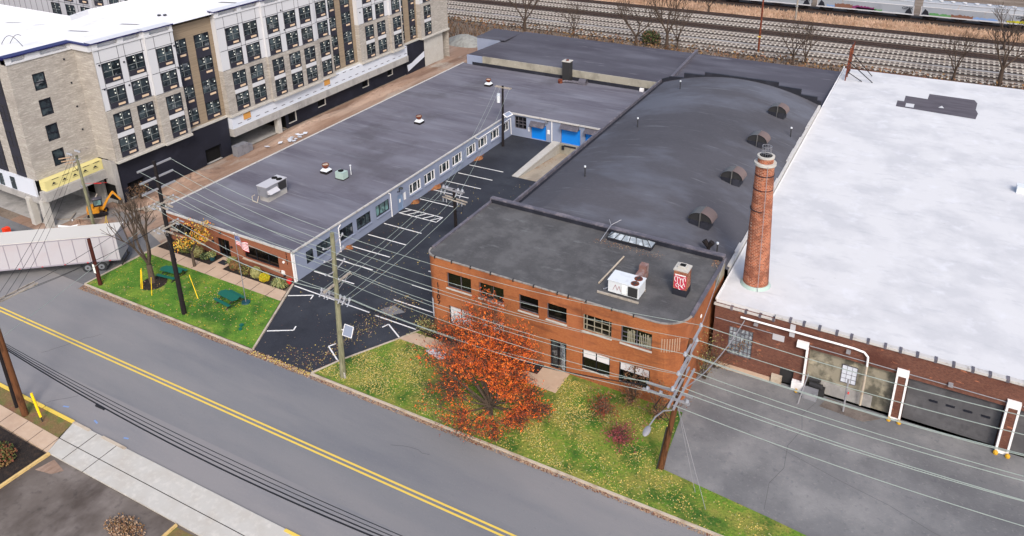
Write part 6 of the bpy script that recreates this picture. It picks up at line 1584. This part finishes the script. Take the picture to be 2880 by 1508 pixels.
for s_ in range(13):
    for i in range(NU):
        u0, u1 = i / NU, (i + 1) / NU; v0, v1 = s_ / 13, (s_ + 1) / 13
        blue = s_ < 7 and u1 <= .43
        b.quad(fx(u0, v0), fx(u1, v0), fx(u1, v1), fx(u0, v1), 2 if blue else (0 if s_ % 2 == 0 else 1))
fl_ = b.build('flag', ['flag_red', 'flag_white', 'flag_blue'], fp)
b = MB()
for r_ in range(5):
    for q_ in range(6):
        u, v = .04 + q_ * .064 + (.02 if r_ % 2 else 0), .05 + r_ * .1; p = fx(u, v); b.box(p[0] - .02, p[0] + .02, p[1] - .012, p[1] - .006, p[2] - .02, p[2] + .02)
b.build('stars', 'flag_white', fl_)
for i, (x0, y0, x1, y1, lab, r_) in enumerate(((-63.8, 37.75, -63.6, 38.0, 'pair of upright yellow guy guards left of the bare tree', .035), (-61.9, 37.5, -61.55, 37.6, 'single yellow guy guard between the bare tree and the black pole', .032), (-57.5, 39.2, -58.7, 39.6, 'tilted yellow guy guard on the leafy patch of the west lawn', .035))):
    b = MB(); b.tube((x0, y0, .1), (x1, y1, 2.2), r_, n=8)
    if i == 0: b.tube((x0 + .15, y0 + .05, .1), (x1 + .12, y1 + .02, 2.4), r_, n=8)
    setp(b.build('guy_guard', 'yellow_plastic'), lab, 'guy guard', 'yellow guy guards on the west lawn')
yp = thing('yellow_marker_post', 'tilted yellow marker post beside the brown pole on the near verge', 'marker post', (-54.7, 22.6, 0))
b = MB(); b.tube((-54.72, 22.6, .55), (-54.95, 22.55, 2.7), .09, n=10); b.build('guard', 'yellow_plastic', yp)
b = MB(); b.tube((-54.65, 22.6, 0), (-54.72, 22.6, .55), .045, n=8); b.build('rod', 'metal_dark', yp)
b = MB(); b.box(-50.7, -50.4, 38.0, 38.3, .14, .3); b.tube((-50.2, 37.7, .14), (-50.2, 37.7, .3), .15, n=8); setp(b.build('valve_box', 'table_green'), 'small green valve box in the grass near the lawn edge', 'valve box')
b = MB(); b.prism([(-33.7, 42.6), (-32.0, 42.2), (-31.2, 42.9), (-32.8, 43.4)], .5, .56, None, True); b.box(-33.4, -33.3, 42.6, 42.7, .1, .5); b.box(-31.7, -31.6, 42.8, 42.9, .1, .5)
setp(b.build('fallen_sign_board', 'panel_white'), 'white board lying tilted on the lawn left of the orange tree', 'board')

# ------------------------------------------------------------------ by the warehouse wall
ac3 = thing('ground_air_conditioner', 'dented grey cooling unit beside the first white pier of the warehouse', 'air conditioner', (-4.4, 52.3, .05))
b = MB(); b.box(-4.95, -3.9, 52.0, 52.7, .05, .75); b.build('casing', 'metal_grey', ac3)
b = MB(); b.box(-4.85, -4.0, 51.98, 52.0, .15, .65); b.build('coil_panel', 'arm_grey', ac3)
b = MB(); b.tube((-4.6, 52.95, .9), (-3.7, 52.75, 1.0), .22, n=10); b.tube((-4.7, 53.1, 1.2), (-3.9, 53.0, 1.35), .18, n=10); b.box(-4.8, -3.5, 52.75, 53.25, .05, .72)
setp(b.build('scrap_pile', 'metal_dark'), 'heap of metal scrap behind the dented grey cooling unit', 'scrap')
t = thing('steel_post', 'pale steel post with a red lamp before the stucco infill', 'post', (-1.95, 51.9, 0)); b = MB(); b.tube((-1.95, 51.9, 0), (-1.95, 52.0, 3.0), .07, n=8); b.build('post', 'arm_grey', t); b = MB(); b.tube((-1.85, 51.85, 1.9), (-1.75, 51.85, 1.9), .09, n=10); b.build('red_lamp', 'red_plastic', t)
t = thing('steel_post', 'leaning pale steel post by the grey cooling unit', 'post', (-4.9, 51.6, 0)); b = MB(); b.tube((-5.1, 51.2, 0), (-4.75, 52.2, 2.3), .05, n=8); b.build('post', 'arm_grey', t)
b = MB(); b.prism([(-3.6, 51.7), (-.5, 51.5), (.6, 52.4), (-3.2, 52.9)], .05, .1); setp(b.build('debris_strip', 'sw_lot'), 'dark debris along the foot of the stucco infill', 'debris', kind='stuff')

# ------------------------------------------------------------------ trailer
an_ = math.atan2(-7.0, -8.8)
tr = thing('semi_trailer', 'long pale lilac semi-trailer box parked across the site entrance', 'trailer', (-68.75, 39.3, 0), rz=an_)
tr_loc = tr.location.copy(); tr.location = (0, 0, 0)
LT = 15.0                                     # local: x forward, near (street) side y=0 .. far side y=-2.6
def tb(): return MB()
b = tb(); b.box(0, LT, -2.6, 0, 1.15, 4.0); b.build('box_body', 'trailer_white', tr)
b = tb(); b.box(-.03, LT, -2.63, .03, 4.0, 4.06); b.build('roof', 'trailer_roof', tr)
b = tb()
for i in range(12): b.box(.25 + i * 1.25, .31 + i * 1.25, .0, .035, 1.2, 3.98)
b.box(0, LT, 0, .03, 1.15, 1.28); b.box(0, LT, 0, .03, 3.88, 4.0); b.build('side_ribs', 'trailer_rib', tr)
b = tb()
for i in range(7): b.box(.9 + i * 2.1, 1.05 + i * 2.1, .03, .05, 1.17, 1.24)
b.build('marker_lights', 'red_plastic', tr)
b = tb(); b.box(.1, LT, -1.7, -.9, .95, 1.15); b.box(-.05, .05, -2.5, -.1, .5, .65); b.box(-.02, .08, -2.2, -2.1, .5, 1.15); b.box(-.02, .08, -.5, -.4, .5, 1.15); b.build('chassis', 'metal_dark', tr)
for x in (1.95, 3.25):
    for y0 in (-.55, -2.45):
        w = MB(); w.tube((x, y0, .52), (x, y0 + .45, .52), .52, .52, 22); wo = w.build('wheel', 'tyre', tr)
        w = MB(); w.tube((x, y0 + .44, .52), (x, y0 + .47, .52), .3, .28, 16); w.build('rim', 'rim', wo)
        w = MB(); w.tube((x, y0 + .46, .52), (x, y0 + .5, .52), .1, .1, 10); w.build('hub', 'metal_dark', wo)
    w = MB()
    for k in range(8):
        a0, a1 = math.pi * k / 8, math.pi * (k + 1) / 8
        w.quad((x + .6 * math.cos(a0), -.6, .55 + .6 * math.sin(a0)), (x + .6 * math.cos(a1), -.6, .55 + .6 * math.sin(a1)), (x + .6 * math.cos(a1), -.05, .55 + .6 * math.sin(a1)), (x + .6 * math.cos(a0), -.05, .55 + .6 * math.sin(a0)))
    w.build('mudguard', 'metal_grey', tr)
b = tb(); b.box(12, 12.15, -.5, -.4, 0, 1.15); b.box(12, 12.15, -2.2, -2.1, 0, 1.15); b.build('landing_leg', 'metal_dark', tr)
tr.location = tr_loc

# ------------------------------------------------------------------ excavators
def excavator(loc, rz, lab):
    t = thing('mini_excavator', lab, 'excavator', (0, 0, 0), 'small excavators on the building site')
    for s in (-1, 1):
        b = MB(); P = []
        for k in range(8): a = math.pi / 2 + math.pi * k / 7; P.append((-1.0 + .28 * math.cos(a), .3 + .28 * math.sin(a)))
        for k in range(8): a = -math.pi / 2 + math.pi * k / 7; P.append((1.0 + .28 * math.cos(a), .3 + .28 * math.sin(a)))
        n = len(P); y0, y1 = s * .75 - .18, s * .75 + .18
        b.poly([(x, y0, z) for x, z in P]); b.poly([(x, y1, z) for x, z in reversed(P)])
        for k in range(n):
            (xa, za), (xb_, zb_) = P[k], P[(k + 1) % n]; b.quad((xa, y0, za), (xa, y1, za), (xb_, y1, zb_), (xb_, y0, zb_))
        b.build('crawler_track', 'wood_dark', t)
    b = MB(); b.box(-.6, .6, -.5, .5, .35, .6); b.build('undercarriage', 'metal_dark', t)
    b = MB(); b.prism([(-1.25, -.5), (-1.1, -.75), (.3, -.78), (.3, .1), (.8, .1), (.8, -.05), (.3, .78), (-1.1, .75), (-1.25, .5)], .6, 1.25, None, True); b.prism([(-1.2, -.55), (-.35, -.75), (-.35, .75), (-1.2, .55)], 1.25, 1.5); b.build('house', 'excav', t)
    b = MB()
    for (z, w) in ((.98, .5), (.88, .38)): b.box(-1.0, -1.0 + w, .76, .79, z, z + .05); b.box(-1.0, -1.0 + w, -.81, -.78, z, z + .05)
    b.build('body_stripes', 'frame_dark', t)
    b = MB(); b.box(-.35, .75, -.05, .72, 1.25, 2.35); cb = b.build('cab', 'frame_dark', t)
    b = MB(); b.box(-.4, .8, -.1, .77, 2.35, 2.42); b.build('cab_roof', 'flash_dark', cb)
    b = MB(); b.box(-.25, .65, .72, .735, 1.5, 2.2); b.box(.75, .765, .05, .62, 1.4, 2.25); b.box(-.25, .65, -.065, -.05, 1.5, 2.2); b.build('cab_window', 'glass_teal', cb)
    b = MB(); b.beam((.7, -.35, .9), (1.5, -.35, 2.2), .22, .3); b.beam((1.5, -.35, 2.2), (2.4, -.35, 3.3), .2, .26); b.build('boom', 'excav', t)
    b = MB(); b.beam((2.35, -.35, 3.35), (3.2, -.35, 1.9), .17, .22); b.build('stick', 'excav', t)
    b = MB(); b.poly([(2.9, -.6, 2.0), (3.4, -.6, 1.8), (3.3, -.6, 1.3), (2.8, -.6, 1.35)]); b.poly([(2.9, -.1, 2.0), (2.8, -.1, 1.35), (3.3, -.1, 1.3), (3.4, -.1, 1.8)]); b.quad((2.8, -.6, 1.35), (3.3, -.6, 1.3), (3.3, -.1, 1.3), (2.8, -.1, 1.35)); b.quad((3.4, -.6, 1.8), (3.4, -.1, 1.8), (3.3, -.1, 1.3), (3.3, -.6, 1.3)); b.build('bucket', 'metal_dark', t)
    b = MB(); b.tube((1.0, -.35, 1.0), (1.7, -.35, 2.1), .05); b.tube((1.8, -.35, 2.75), (2.6, -.35, 3.0), .05); b.build('hydraulic_ram', 'rim', t)
    b = MB(); b.beam((1.05, -.9, .3), (1.05, .9, .3), .08, .35); b.beam((.5, -.4, .35), (1.05, -.4, .3), .08, .1); b.beam((.5, .4, .35), (1.05, .4, .3), .08, .1); b.build('dozer_blade', 'excav', t)
    t.scale = (.82, .82, .82); t.location = loc; t.rotation_euler = (0, 0, rz); return t
excavator((-81.9, 45.5, .05), R(52), 'yellow mini excavator with dark cab at the corner of the apartment block')
excavator((-88.6, 124.2, .05), R(150), 'distant yellow mini excavator beside the gravel heap beyond the apartment block')

# gravel heap, site debris
b = MB(); rnd = random.Random(12); nr, na = 9, 26; H_ = []
for i in range(nr + 1):
    row = []
    for j in range(na):
        a = 2 * math.pi * j / na; r_ = i / nr
        row.append((-83.6 + 5.2 * r_ * math.cos(a) * (1 + .12 * math.sin(3 * a)), 126 + 3.0 * r_ * math.sin(a), 1.9 * (1 - r_ ** 1.4) + rnd.uniform(-.06, .06) * (1 - r_)))
    H_.append(row)
for i in range(nr):
    for j in range(na): b.quad(H_[i][j], H_[i][(j + 1) % na], H_[i + 1][(j + 1) % na], H_[i + 1][j])
setp(b.build('gravel_heap', 'gravel_pile'), 'pale grey gravel heap beyond the end of the apartment block', 'gravel heap')
def mound(x, y, rx, ry, h, lab, m='dirt', seed=0):
    rnd = random.Random(seed); b = MB(); H_ = []
    for i in range(8):
        row = []
        for j in range(20):
            a = 2 * math.pi * j / 20; r_ = i / 7
            row.append((x + rx * r_ * math.cos(a), y + ry * r_ * math.sin(a), .02 + h * (1 - r_ ** 1.5) * (1 + rnd.uniform(-.2, .2))))
        H_.append(row)
    for i in range(7):
        for j in range(20): b.quad(H_[i][j], H_[i][(j + 1) % 20], H_[i + 1][(j + 1) % 20], H_[i + 1][j])
    setp(b.build('dirt_mound', m), lab, 'dirt mound', 'dirt mounds on the building site')
mound(-79.5, 56.5, 2.0, 5.0, 1.0, 'long reddish dirt mound against the black base wall', seed=1)
mound(-78.6, 50.8, 1.6, 2.0, .7, 'small dirt mound at the roadside end of the black wall', seed=2)
mound(-79.6, 78.0, 1.8, 9.0, .7, 'low dirt bank along the black garage wall, near part', seed=3)
mound(-79.9, 95.0, 1.6, 9.5, .7, 'low dirt bank along the black garage wall, far part', seed=4)
mound(-81.5, 43.0, 1.8, 1.2, .6, 'dirt mound beside the site utility pole', seed=5)
b = MB(); b.path([(-82.8, 41.4, .35), (-81.4, 41.9, .35), (-81.0, 42.6, .35), (-81.3, 42.9, .35)], .13, 8); setp(b.build('plastic_pipe', 'white_trim'), 'bent white plastic pipe lying on the dirt by the concrete column', 'pipe')
b = MB(); b.path([(-83.2, 43.2, .2), (-82.0, 42.6, .2)], .08, 8); setp(b.build('plastic_pipe', 'white_trim'), 'short straight white pipe inside the open garage edge', 'pipe')
b = MB()
for (p, q) in (((-83.5, 46.8, 1.8), (-82.0, 44.2, .2)), ((-84.5, 44.4, .2), (-83.2, 42.9, .3)), ((-85.0, 42.5, .15), (-80.5, 45.0, .15))): b.beam(p, q, .14, .06)
setp(b.build('loose_planks', 'wood_grey'), 'loose timber planks under the yellow sheathed overhang', 'planks')
b = MB()
for (p, q) in (((-79.0, 47.5, .3), (-75.6, 51.5, .5)), ((-78.8, 48.0, .3), (-75.4, 52.0, .4))): b.beam(p, q, .25, .12)
b.prism([(-78.2, 48.6), (-77.4, 48.4), (-76.6, 50.0), (-77.3, 50.3)], .1, .5)
setp(b.build('timber_stack', 'wood_grey'), 'wrapped timber stack on the dirt near the office roof corner', 'timber')
b = MB(); rnd = random.Random(2)
for i in range(26): x, y = -78.6 + rnd.gauss(0, .8), 72.5 + rnd.gauss(0, 1.2); b.leaf((x, y, .15 + rnd.random() * .2), .5, 0, rnd, True)
b.box(-79.6, -79.1, 79.6, 80.6, .1, .5); setp(b.build('construction_debris', 'sheath'), 'white plastic scraps on the dirt by the concrete beam end', 'debris', kind='stuff')
b = MB(); b.box(-86.9, -86.3, 37.6, 38.2, 0, .9); setp(b.build('traffic_barrel', 'cone_orange'), 'orange traffic barrel at the left edge of the site driveway', 'barrel')
b = MB()
for (x, y) in ((-77.2, 43.2), (-76.0, 42.4), (-78.6, 44.4)): b.tube((x, y, 0), (x + .1, y, 1.3), .025, n=6)
b.beam((-78.6, 44.4, 1.1), (-76.0, 42.4, 1.0), .03, .1); setp(b.build('caution_tape', 'yellow_plastic'), 'yellow caution tape strung on stakes behind the trailer', 'caution tape')
b = MB(); b.tube((-80.0, 43.8, 5.2), (-78.9, 45.6, 4.8), .015, n=5); b.poly([(-79.6, 44.5, 5.04), (-79.2, 45.1, 4.92), (-79.2, 45.15, 4.8), (-79.6, 44.55, 4.92)]); setp(b.build('warning_ribbon', 'red_plastic'), 'red and white warning ribbon hanging from the site pole', 'ribbon')
b = MB()
for k in range(3): b.box(-84.5 + k * .9, -84.2 + k * .9, 63.2, 63.5, 0, 1)
b = MB(); b.box(-81.2, -80.2, 64.6, 66.6, .05, 1.5); b.box(-81.0, -80.4, 66.6, 67.4, .05, 1.0); setp(b.build('steel_skip', 'metal_grey'), 'grey steel skip under the white sheathed beam', 'skip')

# ------------------------------------------------------------------ hopper wagons
def wagon(x0, x1, y, lab, graf):
    t = thing('hopper_wagon', lab, 'freight wagon', ((x0 + x1) / 2, y, 0), 'grey hopper wagons on the far track')
    xa, xb_ = x0 + .5, x1 - .5
    prof = [(y - 1.5, 1.5), (y - 1.55, 3.3), (y - 1.2, 4.1), (y - .5, 4.55), (y + .5, 4.55), (y + 1.2, 4.1), (y + 1.55, 3.3), (y + 1.5, 1.5)]
    b = MB()
    for (p, q) in zip(prof[:-1], prof[1:]): b.quad((xa, p[0], p[1]), (xb_, p[0], p[1]), (xb_, q[0], q[1]), (xa, q[0], q[1]))
    b.poly([(xa, p[0], p[1]) for p in prof]); b.poly([(xb_, p[0], p[1]) for p in reversed(prof)]); b.build('body', 'hopper', t)
    b = MB(); b.box(x0 + .2, x1 - .2, y - 1.62, y - 1.5, 1.35, 1.6); b.box(x0 + .3, x0 + .45, y - 1.6, y - 1.5, 1.5, 3.4); b.box(x1 - .45, x1 - .3, y - 1.6, y - 1.5, 1.5, 3.4); b.build('side_sill', 'panel_light', t)
    b = MB()
    for k in range(4):
        xc = x0 + (x1 - x0) * (k + .5) / 4; b.poly([(xc - 1.9, y - 1.4, 1.45), (xc + 1.9, y - 1.4, 1.45), (xc, y - 1.2, .5)]); b.poly([(xc - 1.9, y - 1.4, 1.45), (xc, y - 1.2, .5), (xc, y + 1.2, .5), (xc - 1.9, y + 1.4, 1.45)]); b.poly([(xc + 1.9, y - 1.4, 1.45), (xc + 1.9, y + 1.4, 1.45), (xc, y + 1.2, .5), (xc, y - 1.2, .5)])
    b.build('hopper_chute', 'wood_dark', t)
    b = MB(); b.poly([(x0 + .5, y - 1.57, 1.6), (x0 + 2.0, y - 1.57, 1.6), (x0 + 1.7, y - 1.57, 2.4), (x0 + 1.1, y - 1.57, 2.9)]); b.poly([(x1 - .5, y - 1.57, 1.6), (x1 - 1.1, y - 1.57, 2.9), (x1 - 1.7, y - 1.57, 2.4), (x1 - 2.0, y - 1.57, 1.6)]); b.build('end_recess', 'frame_dark', t)
    b = MB()
    for xx in (x0 + 1.2, x0 + 3.0, x1 - 3.0, x1 - 1.2): b.tube((xx, y - .85, .55), (xx, y - .7, .55), .45, n=14); b.tube((xx, y + .7, .55), (xx, y + .85, .55), .45, n=14)
    b.box(x0 + .8, x0 + 3.4, y - .8, y + .8, .5, .9); b.box(x1 - 3.4, x1 - .8, y - .8, y + .8, .5, .9); b.build('bogies', 'wood_dark', t)
    b = MB(); n = int((x1 - x0) / 2.2)
    for k in range(n):
        for s in (-.35,): b.tube((x0 + 1.6 + k * 2.2, y + s, 4.55), (x0 + 1.6 + k * 2.2, y + s, 4.72), .45, n=12)
    b.build('roof_hatches', 'panel_white', t)
    b = MB(); b.box(x0 + .6, x1 - .6, y - 1.3, y - 1.1, 4.2, 4.26); b.box(x0 + .6, x1 - .6, y - 1.58, y - 1.54, 3.28, 3.4); b.build('walkway', 'panel_white', t)
    b = MB(); rnd = random.Random(int(x0))
    for (u0, u1, z1, mi) in graf:
        L = (x1 - x0); n = int((u1 - u0) * L / .3); P = [(x0 + u0 * L, y - 1.585, 1.62)]
        P2 = [(x0 + u0 * L + (u1 - u0) * L * k / n, y - 1.585, z1 + rnd.uniform(-.15, .15)) for k in range(n + 1)]
        for k in range(n): b.quad((P2[k][0], P2[k][1], 1.62), (P2[k + 1][0], P2[k + 1][1], 1.62), P2[k + 1], P2[k], mi)
    if graf: b.build('graffiti', ['graf_brown', 'graf_purple', 'graf_red', 'graf_green', 'graf_blue', 'leaf_lime'], t)
    text_mesh('wagon_lettering', 'GIMX', .85, 'frame_dark', t, (x1 - 1.6, y - 1.6, 2.75), (R(90), 0, 0), .01)
    return t
wagon(-47.6, -27.2, 184.2, 'grey hopper wagon without graffiti, left of the thin grey pole', [])
wagon(-26.5, -6.2, 184.4, 'grey rust streaked hopper wagon with brown, purple and red graffiti', [(.12, .2, 2.0, 4), (.2, .38, 2.4, 0), (.38, .6, 2.3, 1), (.42, .62, 1.95, 2), (.6, .68, 1.95, 3)])
wagon(-5.5, 14.8, 184.6, 'grey rust streaked hopper wagon with green and brown graffiti', [(.1, .3, 2.05, 3), (.3, .5, 2.2, 0), (.5, .72, 2.0, 4), (.8, .95, 2.1, 5)])
wagon(15.5, 35.8, 184.8, 'hopper wagon at the right edge of the photo', [(.02, .3, 2.1, 5)])
wagon(-68.6, -48.3, 184.0, 'hopper wagon farthest left at the top edge', [])
for z, k in ((10.5, 0),):
    pass
wire('yard_wire', 'thin wire across the railway yard from the rusty pole to the grey pole', (-30.2, 144.9, 11), (-28.9, 173.5, 10.5), .6, .03, 'wire_dark')
